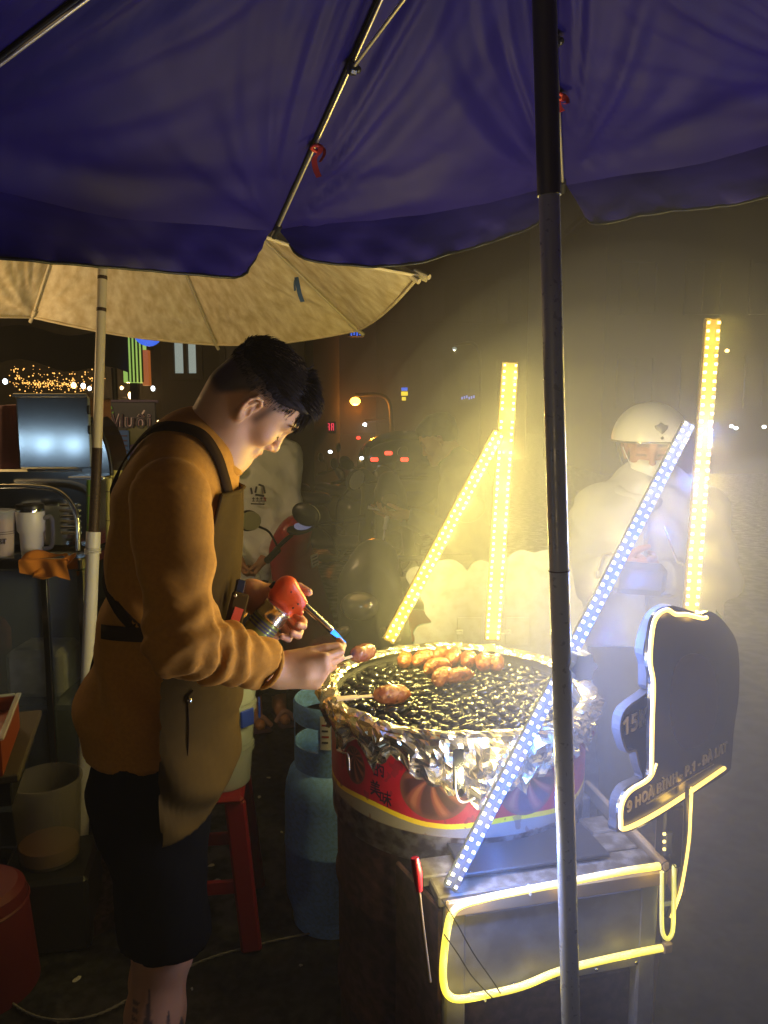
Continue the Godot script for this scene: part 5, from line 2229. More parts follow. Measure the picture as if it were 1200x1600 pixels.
	var t3 := flat_text(pnl, "fé", "lettering", at(167, 640, bt - 0.02), Basis(Vector3.BACK, 0.35), 0.07, M.banner_green, false, 0.006)
	t3.position.z += 0.02
	mb = MB.new()
	mb.box(at(190, 700, bt - 0.03), Vector3(0.085, 0.19, 0.008))
	var bl := commit(mb, pnl, "price_list", M.banner_blue)
	for k in 6:
		mb = MB.new()
		mb.box(at(190, 681 + k * 7.5, bt - 0.045), Vector3(0.06, 0.007, 0.004))
		commit(mb, bl, "list_line", M.banner_purple)
	mb = MB.new()
	mb.ball(at(224, 684, bt - 0.02), Vector3(0.12, 0.07, 0.008), Basis(), 16, 8)
	commit(mb, pnl, "printed_shape", M.banner_olive)
	mb = MB.new()
	mb.ball(at(226, 705, bt - 0.02), Vector3(0.10, 0.05, 0.008), Basis(), 16, 8)
	commit(mb, pnl, "printed_shape", M.banner_purple)
	for q2 in [130.0, 240.0]:
		mb = MB.new()
		var lp := at(q2, 740, bt + 0.02)
		mb.bar(Vector3(lp.x, 0, lp.z), lp, 0.03, 0.03, Vector3(0, 0, 1))
		commit(mb, o, "leg", M.black_metal)

	# ---- the lamps that the steel box mirrors, behind the viewer's left shoulder
	var ta := Vector3(-2.20, 1.46, -0.25)
	var tb := Vector3(-1.66, 1.44, -0.12)
	o = thing("tube_lamp", "cold white tube lamp at the juice stall, mirrored in the steel box", "lamp", Vector3(-2.3, 0, -0.3))
	mb = MB.new()
	mb.tube(PackedVector3Array([ta, tb]), 0.013, 10)
	commit(mb, o, "tube", M.tube_cold)
	mb = MB.new()
	mb.bar(ta + Vector3(-0.04, 0.035, 0), tb + Vector3(0.04, 0.035, 0), 0.05, 0.03, Vector3.UP, 0.006)
	commit(mb, o, "fitting", M.pvc_white)
	mb = MB.new()
	mb.bar(Vector3(-2.26, 0, -0.28), Vector3(-2.26, 1.50, -0.28), 0.025, 0.025)
	commit(mb, o, "stand", M.black_metal)
	for k in 3:
		lamp("tube_lamp_light", ta.lerp(tb, (k + 0.5) / 3.0) + Vector3(0.0, -0.03, -0.02), Color(0.76, 0.89, 1.0), 0.014, 0.02)
	o = thing("hanging_lamp", "warm bulb hanging under the cream umbrella beyond the photo's left edge", "lamp", Vector3(-1.78, 1.86, -2.9))
	mb = MB.new()
	mb.ball(Vector3(-1.78, 1.86, -2.9), Vector3(0.035, 0.045, 0.035), Basis(), 14, 10)
	commit(mb, o, "bulb", M.bulb_warm)
	mb = MB.new()
	mb.tube(PackedVector3Array([Vector3(-1.78, 1.905, -2.9), Vector3(-1.78, 1.95, -2.9), Vector3(-1.78, 2.03, -2.9)]), [0.018, 0.018, 0.004], 10)
	commit(mb, o, "cord", M.black_plastic)
	lamp("hanging_lamp_light", Vector3(-1.78, 1.85, -2.9), Color(1.0, 0.84, 0.60), 0.36, 0.03)
	o = thing("hanging_lamp", "warm bulb hanging under the umbrella behind the viewer, mirrored in the steel", "lamp", Vector3(-0.75, 1.78, 0.95))
	mb = MB.new()
	mb.ball(Vector3(-0.75, 1.78, 0.95), Vector3(0.035, 0.045, 0.035), Basis(), 14, 10)
	commit(mb, o, "bulb", M.bulb_warm)
	mb = MB.new()
	mb.tube(PackedVector3Array([Vector3(-0.75, 1.825, 0.95), Vector3(-0.75, 1.87, 0.95), Vector3(-0.75, 2.6, 0.95)]), [0.018, 0.018, 0.004], 10)
	commit(mb, o, "cord", M.black_plastic)
	lamp("hanging_lamp_light", Vector3(-0.75, 1.77, 0.95), Color(1.0, 0.84, 0.60), 0.22, 0.03)


func floor_things() -> void:
	# ---- gas cylinder
	var c := at_y(517, 1408, 0.0)
	c = Vector3(-0.165, 0, -2.32)
	var o := thing("gas_cylinder", "scuffed light blue gas cylinder standing behind the grill drum", "gas cylinder", c)
	var mb := MB.new()
	mb.xf = Transform3D(Basis(), c)
	mb.lathe([Vector2(0, 0.03), Vector2(0.10, 0.03), Vector2(0.135, 0.05), Vector2(0.150, 0.10), Vector2(0.151, 0.26), Vector2(0.1535, 0.265), Vector2(0.1535, 0.275), Vector2(0.151, 0.28), Vector2(0.150, 0.42), Vector2(0.146, 0.46), Vector2(0.134, 0.50), Vector2(0.108, 0.53), Vector2(0.06, 0.548), Vector2(0, 0.552)], 48)
	commit(mb, o, "body", M.cylinder_blue)
	mb = MB.new()
	mb.xf = Transform3D(Basis(), c)
	mb.lathe([Vector2(0.118, 0.0), Vector2(0.128, 0.0), Vector2(0.130, 0.01), Vector2(0.130, 0.05), Vector2(0.124, 0.055)], 40)
	commit(mb, o, "foot_ring", M.cylinder_blue)
	# collar with hand holes: lower band, uprights, upper band
	mb = MB.new()
	mb.xf = Transform3D(Basis(), c)
	mb.lathe([Vector2(0.112, 0.52), Vector2(0.118, 0.52), Vector2(0.118, 0.595), Vector2(0.112, 0.595), Vector2(0.112, 0.52)], 40)
	commit(mb, o, "collar", M.cylinder_blue)
	mb = MB.new()
	mb.xf = Transform3D(Basis(), c)
	mb.lathe([Vector2(0.110, 0.672), Vector2(0.116, 0.668), Vector2(0.120, 0.672), Vector2(0.1195, 0.725), Vector2(0.115, 0.733), Vector2(0.110, 0.728), Vector2(0.110, 0.672)], 40)
	var up := commit(mb, o, "handle_ring", M.cylinder_blue)
	for a0 in [-1.62, -0.28, 1.1, 2.6]:
		mb = MB.new()
		mb.xf = Transform3D(Basis(), c)
		mb.lathe([Vector2(0.1125, 0.585), Vector2(0.1175, 0.585), Vector2(0.1175, 0.685), Vector2(0.1125, 0.685)], 8, a0, a0 + 0.42)
		commit(mb, o, "upright", M.cylinder_blue)
	mb = MB.new()
	mb.xf = Transform3D(Basis(), c)
	mb.lathe([Vector2(0.1205, 0.61), Vector2(0.1208, 0.715)], 6, -0.22, 0.05)
	var stk := commit(mb, up, "sticker", M.sticker_white)
	for k in 4:
		mb = MB.new()
		mb.xf = Transform3D(Basis(), c)
		mb.lathe([Vector2(0.1212, 0.63 + k * 0.018), Vector2(0.1214, 0.636 + k * 0.018)], 6, -0.18, -0.02 + 0.02 * (k % 2))
		commit(mb, stk, "printed_line", M.print_red if k % 2 else M.print_dark)
	mb = MB.new()
	mb.xf = Transform3D(Basis(), c)
	mb.lathe([Vector2(0, 0.55), Vector2(0.02, 0.55), Vector2(0.02, 0.60), Vector2(0.03, 0.605), Vector2(0.03, 0.635), Vector2(0, 0.64)], 14)
	mb.tube(PackedVector3Array([Vector3(0.02, 0.61, 0), Vector3(0.08, 0.61, 0.02)]), 0.012, 8)
	commit(mb, o, "valve", M.rib_steel)
	mb = MB.new()
	mb.tube(smooth_path([c + Vector3(0.08, 0.61, 0.02), c + Vector3(0.16, 0.60, 0.12), c + Vector3(0.18, 0.40, 0.2), c + Vector3(0.2, 0.35, 0.34)], 8), 0.007, 8)
	tag(commit(mb, self, "gas_hose", M.black_plastic), "black gas hose from the blue cylinder to the drum", "hose")

	# ---- red stool with boxes on it
	var sc := Vector3(-0.575, 0, -2.28)
	o = thing("plastic_stool", "tall red plastic stool behind the vendor's knees", "stool", sc)
	mb = MB.new()
	mb.box(sc + Vector3(0, 0.472, 0), Vector3(0.285, 0.022, 0.285), Basis(Vector3.UP, 0.12), 0.01)
	commit(mb, o, "seat", M.red_plastic)
	for sx in [-1.0, 1.0]:
		for sz in [-1.0, 1.0]:
			mb = MB.new()
			var bt := Basis(Vector3.UP, 0.12)
			var t0: Vector3 = sc + bt * Vector3(sx * 0.115, 0.462, sz * 0.115)
			var t1: Vector3 = sc + bt * Vector3(sx * 0.158, 0.0, sz * 0.158)
			mb.bar(t0, t1, 0.062, 0.03, bt * Vector3(0, 0, sz), 0.008)
			commit(mb, o, "leg", M.red_plastic)
	for k in 2:
		var bt := Basis(Vector3.UP, 0.12 + PI / 2 * k)
		for s in [-1.0, 1.0]:
			mb = MB.new()
			mb.bar(sc + bt * Vector3(-0.135, 0.20, s * 0.137), sc + bt * Vector3(0.135, 0.20, s * 0.137), 0.045, 0.014, bt * Vector3(0, 0, 1), 0.004)
			commit(mb, o, "crossbar", M.red_plastic)
	for k in 3:
		var y: float = [0.4845, 0.6150, 0.7445][k]
		var cc := sc + Vector3(0.075 + 0.010 * k, y, 0.02)
		o = thing("food_container", ["lowest clear food container on the red stool", "middle clear food container with blue clips on the red stool", "topmost clear food container of the stack behind the apron"][k], "food container", cc, "clear containers stacked on the red stool")
		mb = MB.new()
		mb.xf = Transform3D(Basis(), cc)
		mb.lathe([Vector2(0, 0.001), Vector2(0.082, 0.001), Vector2(0.086, 0.006), Vector2(0.094, 0.105), Vector2(0.092, 0.106), Vector2(0.084, 0.008), Vector2(0, 0.004)], 28)
		commit(mb, o, "tub", M.clear_plastic)
		mb = MB.new()
		mb.xf = Transform3D(Basis(), cc)
		mb.lathe([Vector2(0.098, 0.104), Vector2(0.1, 0.106), Vector2(0.1, 0.124), Vector2(0.095, 0.1275), Vector2(0, 0.1275)], 28)
		commit(mb, o, "lid", M.clear_plastic)
		if k > 0:
			for an in [0.9, 1.75]:
				mb = MB.new()
				mb.box(cc + Vector3(sin(an) * 0.106, 0.098, cos(an) * 0.106), Vector3(0.05, 0.052, 0.008), Basis(Vector3.UP, an), 0.003)
				commit(mb, o, "clip", M.blue_plastic)

	# ---- translucent bucket, red tub and food box at the left
	var bc := at(86, 1335, 2.12)
	bc = Vector3(at_y(86, 1340, 0.22).x, 0.24, at_y(86, 1340, 0.24).z)
	o = thing("bucket", "milky translucent plastic bucket with amber liquid at its bottom", "bucket", bc)
	mb = MB.new()
	mb.xf = Transform3D(Basis(), bc)
	mb.lathe([Vector2(0, 0.001), Vector2(0.083, 0.001), Vector2(0.088, 0.008), Vector2(0.102, 0.25), Vector2(0.106, 0.252), Vector2(0.106, 0.262), Vector2(0.099, 0.262), Vector2(0.085, 0.012), Vector2(0, 0.006)], 36)
	commit(mb, o, "pail", M.milky_plastic)
	mb = MB.new()
	mb.xf = Transform3D(Basis(), bc)
	mb.lathe([Vector2(0, 0.007), Vector2(0.084, 0.012), Vector2(0.087, 0.055), Vector2(0, 0.055)], 28)
	commit(mb, o, "liquid", M.milk_tea)
	# dark box under the bucket
	mb = MB.new()
	mb.box(Vector3(bc.x, 0.119, bc.z), Vector3(0.26, 0.238, 0.26), Basis(Vector3.UP, 0.2), 0.012)
	tag(commit(mb, self, "plastic_box", M.black_plastic), "black box on the ground under the translucent bucket", "box")
	var rc := at_y(-40, 1385, 0.30)
	o = thing("plastic_stool", "low red plastic stool at the photo's lower left corner", "stool", Vector3(rc.x, 0, rc.z))
	mb = MB.new()
	mb.xf = Transform3D(Basis(), Vector3(rc.x, 0, rc.z))
	mb.lathe([Vector2(0.15, 0.0), Vector2(0.155, 0.0), Vector2(0.135, 0.25), Vector2(0.128, 0.285), Vector2(0.11, 0.30), Vector2(0, 0.302)], 32)
	commit(mb, o, "body", M.red_dull)
	mb = MB.new()
	mb.xf = Transform3D(Basis(), Vector3(rc.x, 0, rc.z))
	mb.lathe([Vector2(0.136, 0.245), Vector2(0.14, 0.25), Vector2(0.136, 0.256)], 32)
	commit(mb, o, "rim", M.red_dull)
	# table corner at the left edge with a tray and a food box
	var te := at_y(30, 1178, 0.78)
	o = thing("work_table", "dark edged table at the photo's left edge under the food box", "table", Vector3(te.x - 0.2, 0, te.z))
	mb = MB.new()
	mb.box(Vector3(te.x - 0.285, 0.765, te.z - 0.02), Vector3(0.56, 0.02, 0.42), Basis(Vector3.UP, 0.30), 0.003)
	commit(mb, o, "top", M.dark_wood)
	mb = MB.new()
	mb.box(Vector3(te.x - 0.285, 0.72, te.z - 0.02), Vector3(0.52, 0.06, 0.38), Basis(Vector3.UP, 0.30), 0.003)
	commit(mb, o, "frame", M.black_metal)
	for s in [-1.0, 1.0]:
		for s2 in [-1.0, 1.0]:
			mb = MB.new()
			var lp := Vector3(te.x - 0.285, 0.345, te.z - 0.02) + Basis(Vector3.UP, 0.30) * Vector3(s * 0.16 - 0.08, 0, s2 * 0.10 - 0.06)
			mb.box(lp, Vector3(0.03, 0.69, 0.03), Basis(Vector3.UP, 0.3))
			commit(mb, o, "leg", M.black_metal)
	var fb := Vector3(te.x - 0.13, 0.776, te.z + 0.0)
	o = thing("food_box", "orange tinted plastic box of dark red sauce on the left table", "food container", fb)
	var bb := Basis(Vector3.UP, 0.32)
	mb = MB.new()
	for s in [-1.0, 1.0]:
		mb.box(fb + bb * Vector3(s * 0.10, 0.045, 0), Vector3(0.004, 0.09, 0.3), bb)
		mb.box(fb + bb * Vector3(0, 0.045, s * 0.148), Vector3(0.196, 0.09, 0.004), bb)
	mb.box(fb + bb * Vector3(0, 0.003, 0), Vector3(0.196, 0.004, 0.29), bb)
	commit(mb, o, "tub", M.orange_plastic)
	mb = MB.new()
	for s in [-1.0, 1.0]:
		mb.box(fb + bb * Vector3(s * 0.103, 0.091, 0), Vector3(0.014, 0.006, 0.312), bb, 0.002)
		mb.box(fb + bb * Vector3(0, 0.091, s * 0.151), Vector3(0.19, 0.006, 0.014), bb, 0.002)
	commit(mb, o, "rim", M.clear_plastic)
	mb = MB.new()
	mb.sheet(12, 12, func(u, v): return fb + bb * Vector3((u - 0.5) * 0.19, 0.055 + 0.014 * noise.get_noise_2d(u * 5.0, v * 7.0), (v - 0.5) * 0.285))
	commit(mb, o, "sauce", M.sauce)

	# ---- twisted cord over the ground
	var strands := []
	var cpts := [at_y(-10, 1528, 0.008), at_y(20, 1568, 0.008), at_y(75, 1592, 0.008), at_y(150, 1586, 0.008), at_y(230, 1545, 0.008), at_y(320, 1500, 0.008), at_y(420, 1472, 0.008), at_y(528, 1450, 0.008)]
	var base := smooth_path(cpts, 40)
	mb = MB.new()
	for s in 2:
		var p := PackedVector3Array()
		for i in base.size():
			var a := i * 0.55 + PI * s
			p.append(base[i] + Vector3(sin(a) * 0.0028, cos(a) * 0.0028, cos(a) * 0.002))
		mb.tube(p, 0.0026, 5)
	tag(commit(mb, self, "twisted_cord", M.wire_grey), "pale twisted cord lying across the dark ground", "cord")
	# litter
	var lit := [[340, 1375, 0.012], [318, 1330, 0.02], [185, 1190, 0.02], [270, 1580, 0.008], [300, 1545, 0.006], [470, 1508, 0.006], [405, 1245, 0.012], [420, 1215, 0.01], [120, 1530, 0.014], [440, 1300, 0.008], [330, 1352, 0.014]]
	var words := ["pale scrap of litter between the red stool's legs", "pale scrap on the ground beneath the red stool's seat", "scrap of litter behind the translucent bucket", "tiny scrap by the twisted cord near the vendor's shin", "tiny scrap on the ground right above the twisted cord", "tiny scrap just left of the drum's foot", "larger scrap beside the clear containers' stool", "scrap on the ground left of the gas cylinder's collar", "scrap above the twisted cord at lower left", "tiny scrap beside the gas cylinder's body", "second pale scrap by the red stool's rear leg"]
	for i in lit.size():
		var p := at_y(lit[i][0], lit[i][1], 0.004)
		mb = MB.new()
		mb.g = -1
		var sd := i * 5.0
		mb.ball(p, Vector3(lit[i][2], 0.003, lit[i][2] * 0.6), Basis(Vector3.UP, i * 1.3), 8, 4, func(q): return 1.0 + 0.5 * noise.get_noise_3d(q.x * 2.0 + sd, q.y, q.z * 2.0))
		tag(commit(mb, self, "litter_scrap", M.litter_pale), words[i], "litter", "scraps of litter on the ground")


# ---------------------------------------------------------------- heads
func head_field(f: Field, c: Vector3, b: Basis, s := 1.0) -> void:
	# c lies between the ears; b.x looks forward, b.y points to the crown, b.z to the right ear
	var g := func(x: float, y: float, z: float) -> Vector3: return c + b * (Vector3(x, y, z) * s)
	f.ell(g.call(0.002, 0.058, 0), Vector3(0.098, 0.084, 0.076) * s, b, 0.02)
	f.ell(g.call(0.040, 0.000, 0), Vector3(0.060, 0.075, 0.062) * s, b, 0.03)
	f.cap(g.call(0.062, 0.062, 0), g.call(0.070, 0.040, 0), 0.034 * s, 0.030 * s, 0.03)
	for z in [-1.0, 1.0]:
		f.cap(g.call(0.008, -0.048, z * 0.047), g.call(0.076, -0.083, z * 0.013), 0.017 * s, 0.017 * s, 0.03)
		f.ell(g.call(0.062, -0.014, z * 0.043), Vector3(0.024, 0.020, 0.020) * s, b, 0.02)
		f.cap(g.call(0.094, 0.036, z * 0.012), g.call(0.080, 0.038, z * 0.046), 0.0085 * s, 0.0075 * s, 0.016)
	f.ell(g.call(0.091, -0.087, 0), Vector3(0.017, 0.017, 0.021) * s, b, 0.022)
	# eye hollows, then lids
	for z in [-1.0, 1.0]:
		f.ell(g.call(0.104, 0.014, z * 0.033), Vector3(0.016, 0.013, 0.019) * s, b, 0.012, true)
	for z in [-1.0, 1.0]:
		f.ell(g.call(0.0775, 0.012, z * 0.033), Vector3(0.0135, 0.0125, 0.0165) * s, b, 0.003)
	# nose
	f.cap(g.call(0.096, 0.024, 0), g.call(0.115, -0.018, 0), 0.0075 * s, 0.0095 * s, 0.010)
	f.ell(g.call(0.1145, -0.0225, 0), Vector3(0.0105, 0.0090, 0.0105) * s, b, 0.008)
	for z in [-1.0, 1.0]:
		f.ell(g.call(0.1035, -0.0265, z * 0.0125), Vector3(0.0115, 0.0080, 0.0075) * s, b, 0.005)
	for z in [-1.0, 1.0]:
		f.ell(g.call(0.108, -0.0345, z * 0.0078), Vector3(0.0055, 0.004, 0.0034) * s, b, 0.002, true)
	# mouth
	f.ell(g.call(0.088, -0.052, 0), Vector3(0.016, 0.022, 0.028) * s, b, 0.014)
	f.cap(g.call(0.1035, -0.0515, 0), g.call(0.090, -0.0545, 0.021), 0.0058 * s, 0.003 * s, 0.006)
	f.cap(g.call(0.1035, -0.0515, 0), g.call(0.090, -0.0545, -0.021), 0.0058 * s, 0.003 * s, 0.006)
	f.cap(g.call(0.1000, -0.0625, 0), g.call(0.089, -0.0570, 0.018), 0.0068 * s, 0.003 * s, 0.006)
	f.cap(g.call(0.1000, -0.0625, 0), g.call(0.089, -0.0570, -0.018), 0.0068 * s, 0.003 * s, 0.006)
	f.cap(g.call(0.111, -0.0568, 0.013), g.call(0.111, -0.0568, -0.013), 0.0028 * s, 0.0028 * s, 0.003, Vector3.ZERO, 1.0, false, true)


func ear_field(f: Field, c: Vector3, b: Basis, side: float, s := 1.0) -> void:
	var g := func(x: float, y: float, z: float) -> Vector3: return c + b * (Vector3(x, y, z * side) * s)
	var helix := [[0.004, 0.010, 0.071], [0.003, 0.024, 0.077], [-0.006, 0.033, 0.083], [-0.019, 0.030, 0.088], [-0.025, 0.016, 0.089], [-0.022, -0.002, 0.086], [-0.013, -0.017, 0.080], [-0.005, -0.025, 0.075]]
	f.ell(g.call(-0.010, 0.006, 0.0745), Vector3(0.015, 0.027, 0.0055) * s, b * Basis(Vector3.BACK, 0.12) * Basis(Vector3.UP, 0.35 * side), 0.006)
	for i in helix.size() - 1:
		var p: Array = helix[i]
		var q: Array = helix[i + 1]
		f.cap(g.call(p[0], p[1], p[2]), g.call(q[0], q[1], q[2]), 0.0038 * s, 0.0038 * s, 0.003)
	f.cap(g.call(-0.008, 0.024, 0.079), g.call(-0.015, 0.004, 0.082), 0.0032 * s, 0.003 * s, 0.003)
	f.cap(g.call(-0.015, 0.004, 0.082), g.call(-0.007, -0.012, 0.078), 0.003 * s, 0.003 * s, 0.003)
	f.ell(g.call(-0.004, -0.023, 0.074), Vector3(0.007, 0.009, 0.005) * s, b, 0.004)
	f.ell(g.call(0.002, -0.004, 0.075), Vector3(0.0035, 0.006, 0.0045) * s, b, 0.003)
	f.ell(g.call(-0.006, 0.000, 0.081), Vector3(0.0065, 0.009, 0.007) * s, b, 0.003, true)


func skin_at(p: Vector3, c: Vector3, b: Basis, base: Color, s := 1.0) -> Color:
	# lips, lashes, brows and flush by place on the head
	var q := (b.transposed() * (p - c)) / s
	var col := base
	var n := noise.get_noise_3d(p.x * 16.0, p.y * 16.0, p.z * 16.0)
	col = col * (1.0 + 0.07 * n)
	col.a = 1.0
	var lips := maxf(0.0, 1.0 - Vector2((q.y + 0.057) / 0.0105, q.z / 0.024).length()) * (1.0 if q.x > 0.084 else 0.0)
	col = col.lerp(Color(base.r * 0.78, base.g * 0.42, base.b * 0.42), clampf(lips * 2.2, 0.0, 0.75))
	var lash := exp(-pow((q.y - 0.0060 + absf(absf(q.z) - 0.033) * 0.10) / 0.0030, 2.0)) * (1.0 if absf(absf(q.z) - 0.033) < 0.0165 and q.x > 0.06 else 0.0)
	col = col.lerp(Color(0.03, 0.015, 0.01), lash * 0.95)
	var az := absf(q.z)
	var brow := exp(-pow((q.y - 0.041 + pow((az - 0.028) / 0.05, 2.0) * 0.02) / 0.0060, 2.0)) * smoothstep(0.008, 0.016, az) * (1.0 - smoothstep(0.045, 0.054, az)) * (1.0 if q.x > 0.05 else 0.0)
	col = col.lerp(Color(0.02, 0.012, 0.008), brow * 0.92)
	var crease := exp(-pow((q.y - 0.0215) / 0.0022, 2.0)) * (1.0 if absf(az - 0.033) < 0.015 and q.x > 0.07 else 0.0)
	col = col.lerp(base * 0.6, crease * 0.5)
	var flush := exp(-pow(Vector2((q.y + 0.01) / 0.02, (az - 0.045) / 0.02).length(), 2.0))
	col = col.lerp(Color(base.r, base.g * 0.82, base.b * 0.75), flush * 0.35)
	var nost := maxf(0.0, 1.0 - Vector3((q.x - 0.107) / 0.006, (q.y + 0.034) / 0.005, (az - 0.008) / 0.004).length())
	col = col.lerp(Color(0.05, 0.015, 0.01), clampf(nost * 2.0, 0, 0.9))
	col.a = 1.0
	return col


func vendor() -> void:
	var skin_c := Color(0.54, 0.29, 0.115)
	var foot := at(262, 1560, 1.60)
	var o := thing("person", "young person in a mustard sweater and brown apron tending the grill", "person", Vector3(foot.x, 0, foot.z))
	var X := Vector3.RIGHT

	# ---- sweater: trunk and two sleeves
	var hem_y := at(190, 1152, 1.57).y
	var sw := Field.new()
	sw.cap(at(300, 735, 1.55), at(276, 800, 1.55), 0.118, 0.164, 0.05, X, 0.69)
	sw.cap(at(280, 800, 1.56), at(271, 900, 1.57), 0.166, 0.166, 0.05, X, 0.68)
	sw.cap(at(271, 900, 1.57), at(265, 1000, 1.575), 0.166, 0.172, 0.05, X, 0.70)
	sw.cap(at(265, 1000, 1.57), at(250, 1100, 1.575), 0.172, 0.188, 0.05, X, 0.72)
	sw.cap(at(248, 1100, 1.575), at(246, 1170, 1.575), 0.194, 0.182, 0.03, X, 0.74)
	sw.cap(at(306, 712, 1.55), at(270, 745, 1.43), 0.062, 0.064, 0.06)
	sw.cap(at(306, 712, 1.55), at(300, 742, 1.68), 0.062, 0.064, 0.06)
	sw.cap(at(312, 706, 1.55), at(324, 690, 1.55), 0.074, 0.066, 0.03)
	# near arm
	var sh := at(266, 778, 1.36)
	var el := at(284, 1002, 1.285)
	var cf := at(414, 1037, 1.43)
	sw.cap(sh, sh.lerp(el, 0.5), 0.071, 0.066, 0.014)
	sw.cap(sh.lerp(el, 0.5), el, 0.066, 0.056, 0.010)
	sw.cap(el, el.lerp(cf, 0.45), 0.056, 0.052, 0.03)
	sw.cap(el.lerp(cf, 0.45), cf, 0.052, 0.0445, 0.02, Vector3.ZERO, 1.0, true)
	# far arm
	var sh2 := at(296, 770, 1.72)
	var el2 := at(322, 985, 1.80)
	var cf2 := at(356, 946, 1.71)
	sw.cap(sh2, el2, 0.068, 0.054, 0.03)
	sw.cap(el2, cf2, 0.054, 0.044, 0.03, Vector3.ZERO, 1.0, true)
	sw.cut(Vector3.DOWN, Vector3(0, hem_y, 0))
	var axis_a := (cf - el).normalized()
	var axis_u := (el - sh).normalized()
	var trunk := Field.new()
	for i in 8:
		trunk.cap(sw.a[i], sw.a[i] + sw.ba[i], sw.ra[i], sw.ra[i] + sw.dr[i], sw.k[i], sw.n[i], 1.0 / (sw.sq[i] + 1.0))
	var folds := func(p: Vector3) -> float:
		var d := 0.0035 * noise.get_noise_3d(p.x * 5.0, p.y * 4.0, p.z * 5.0)
		# rings of folds on the forearm and round the elbow
		var s := (p - el).dot(axis_a)
		var off := (p - el - axis_a * s).length()
		var w1 := smoothstep(-0.03, 0.02, s) * (1.0 - smoothstep(0.13, 0.19, s)) * (1.0 - smoothstep(0.06, 0.09, off))
		d += w1 * 0.0046 * sin(s * 150.0 + noise.get_noise_3d(p.x * 9.0, p.y * 9.0, p.z * 9.0) * 3.2 + p.y * 30.0)
		var u := (p - sh).dot(axis_u)
		var off2 := (p - sh - axis_u * u).length()
		var w2 := smoothstep(0.16, 0.24, u) * (1.0 - smoothstep(0.075, 0.10, off2))
		d += w2 * 0.0035 * sin(u * 120.0 + p.x * 60.0 + noise.get_noise_3d(p.x * 7.0, p.y * 7.0, p.z * 7.0 + 3.0) * 3.0)
		# drapes from the armpit down the back and the side
		var t := smoothstep(0.95, 1.12, p.y) * (1.0 - smoothstep(1.30, 1.46, p.y))
		d += t * 0.0075 * sin(p.x * 46.0 + p.y * 34.0 + noise.get_noise_3d(p.x * 4.0, p.y * 4.0, 7.0) * 3.0) * (1.0 - w1) * (1.0 - w2)
		# blousing over the hem band
		d += 0.010 * exp(-pow((p.y - hem_y - 0.085) / 0.03, 2.0)) * (1.0 if (p - cf).length() > 0.3 else 0.0)
		# seam where the sleeve is set in
		var seam := absf((p - sh).dot(Vector3(0.25, 0.86, -0.42).normalized()) - 0.010)
		if (p - sh).length() < 0.13 and p.z > sh.z - 0.03:
			d -= 0.0022 * exp(-pow(seam / 0.004, 2.0))
		return d * smoothstep(hem_y + 0.002, hem_y + 0.03, p.y)
	netted(o, "sweater", sw, 0.0075, M.mustard_jersey, null, folds)
	var sweater := o.get_node("sweater")
	# cuff roll and collar band
	var mb := MB.new()
	var ring := PackedVector3Array()
	var e1 := axis_a.cross(Vector3.UP).normalized()
	var e2 := axis_a.cross(e1)
	for i in 24:
		var a := TAU * i / 24
		ring.append(cf - axis_a * 0.002 + (e1 * cos(a) + e2 * sin(a)) * 0.0435)
	mb.tube(ring, 0.0058, 8, true)
	commit(mb, sweater, "cuff", M.mustard_jersey)
	mb = MB.new()
	ring = PackedVector3Array()
	var nk := (at(362, 662, 1.545) - at(316, 712, 1.55)).normalized()
	var n1 := nk.cross(Vector3.BACK).normalized()
	for i in 28:
		var a := TAU * i / 28
		ring.append(at(333, 700, 1.55) + (n1 * cos(a) * 1.0 + Vector3.BACK * sin(a) * 0.98) * 0.066)
	mb.tube(ring, 0.012, 8, true)
	commit(mb, sweater, "collar", M.mustard_jersey)

	# ---- shorts
	var so := Field.new()
	so.cap(at(246, 1150, 1.575), at(240, 1215, 1.575), 0.160, 0.178, 0.05, X, 0.70)
	so.cap(at(244, 1210, 1.50), at(258, 1470, 1.55), 0.110, 0.088, 0.05, X, 0.98, true)
	so.cap(at(246, 1210, 1.66), at(250, 1462, 1.72), 0.115, 0.086, 0.05, X, 0.98, true)
	netted(o, "shorts", so, 0.012, M.black_cloth, null, func(p: Vector3) -> float: return 0.006 * sin(p.x * 40.0 + p.y * 9.0 + noise.get_noise_3d(p.x * 4.0, p.y * 3.0, p.z * 4.0) * 4.0))

	# ---- apron: a bib laid on the chest and a skirt as thick cloth
	var edge := smooth_path([at(360, 776, 1.44), at(355, 830, 1.42), at(345, 880, 1.41), at(325, 925, 1.405), at(296, 985, 1.40), at(286, 1012, 1.40)], 5)
	var bib_at := func(u: float, v: float) -> Vector3:
		var k := v * (edge.size() - 1)
		var n: Vector3 = edge[int(k)].lerp(edge[mini(int(k) + 1, edge.size() - 1)], k - int(k))
		var m := Vector3(at(392, 800, 1.56).x, n.y, at(392, 800, 1.57).z)
		var f := Vector3(n.x, n.y, 2.0 * m.z - n.z)
		var p := n.lerp(m, u * 2.0) if u < 0.5 else m.lerp(f, u * 2.0 - 1.0)
		return trunk.onto(p, 0.012 + 0.002 * sin(u * 20.0 + v * 6.0))
	mb = MB.new()
	mb.sheet(26, 24, bib_at)
	var bib := commit(mb, o, "apron_bib", M.brown_canvas)
	for uu in [0.0, 1.0]:
		mb = MB.new()
		var hemp := PackedVector3Array()
		for k in 25:
			hemp.append(bib_at.call(uu, k / 24.0))
		mb.tube(hemp, 0.0035, 6)
		commit(mb, bib, "hem", M.dark_strap)
	mb = MB.new()
	var topp := PackedVector3Array()
	for k in 27:
		topp.append(bib_at.call(k / 26.0, 0.0))
	mb.tube(topp, 0.0045, 6)
	commit(mb, bib, "hem", M.brown_canvas)
	var sk := Field.new()
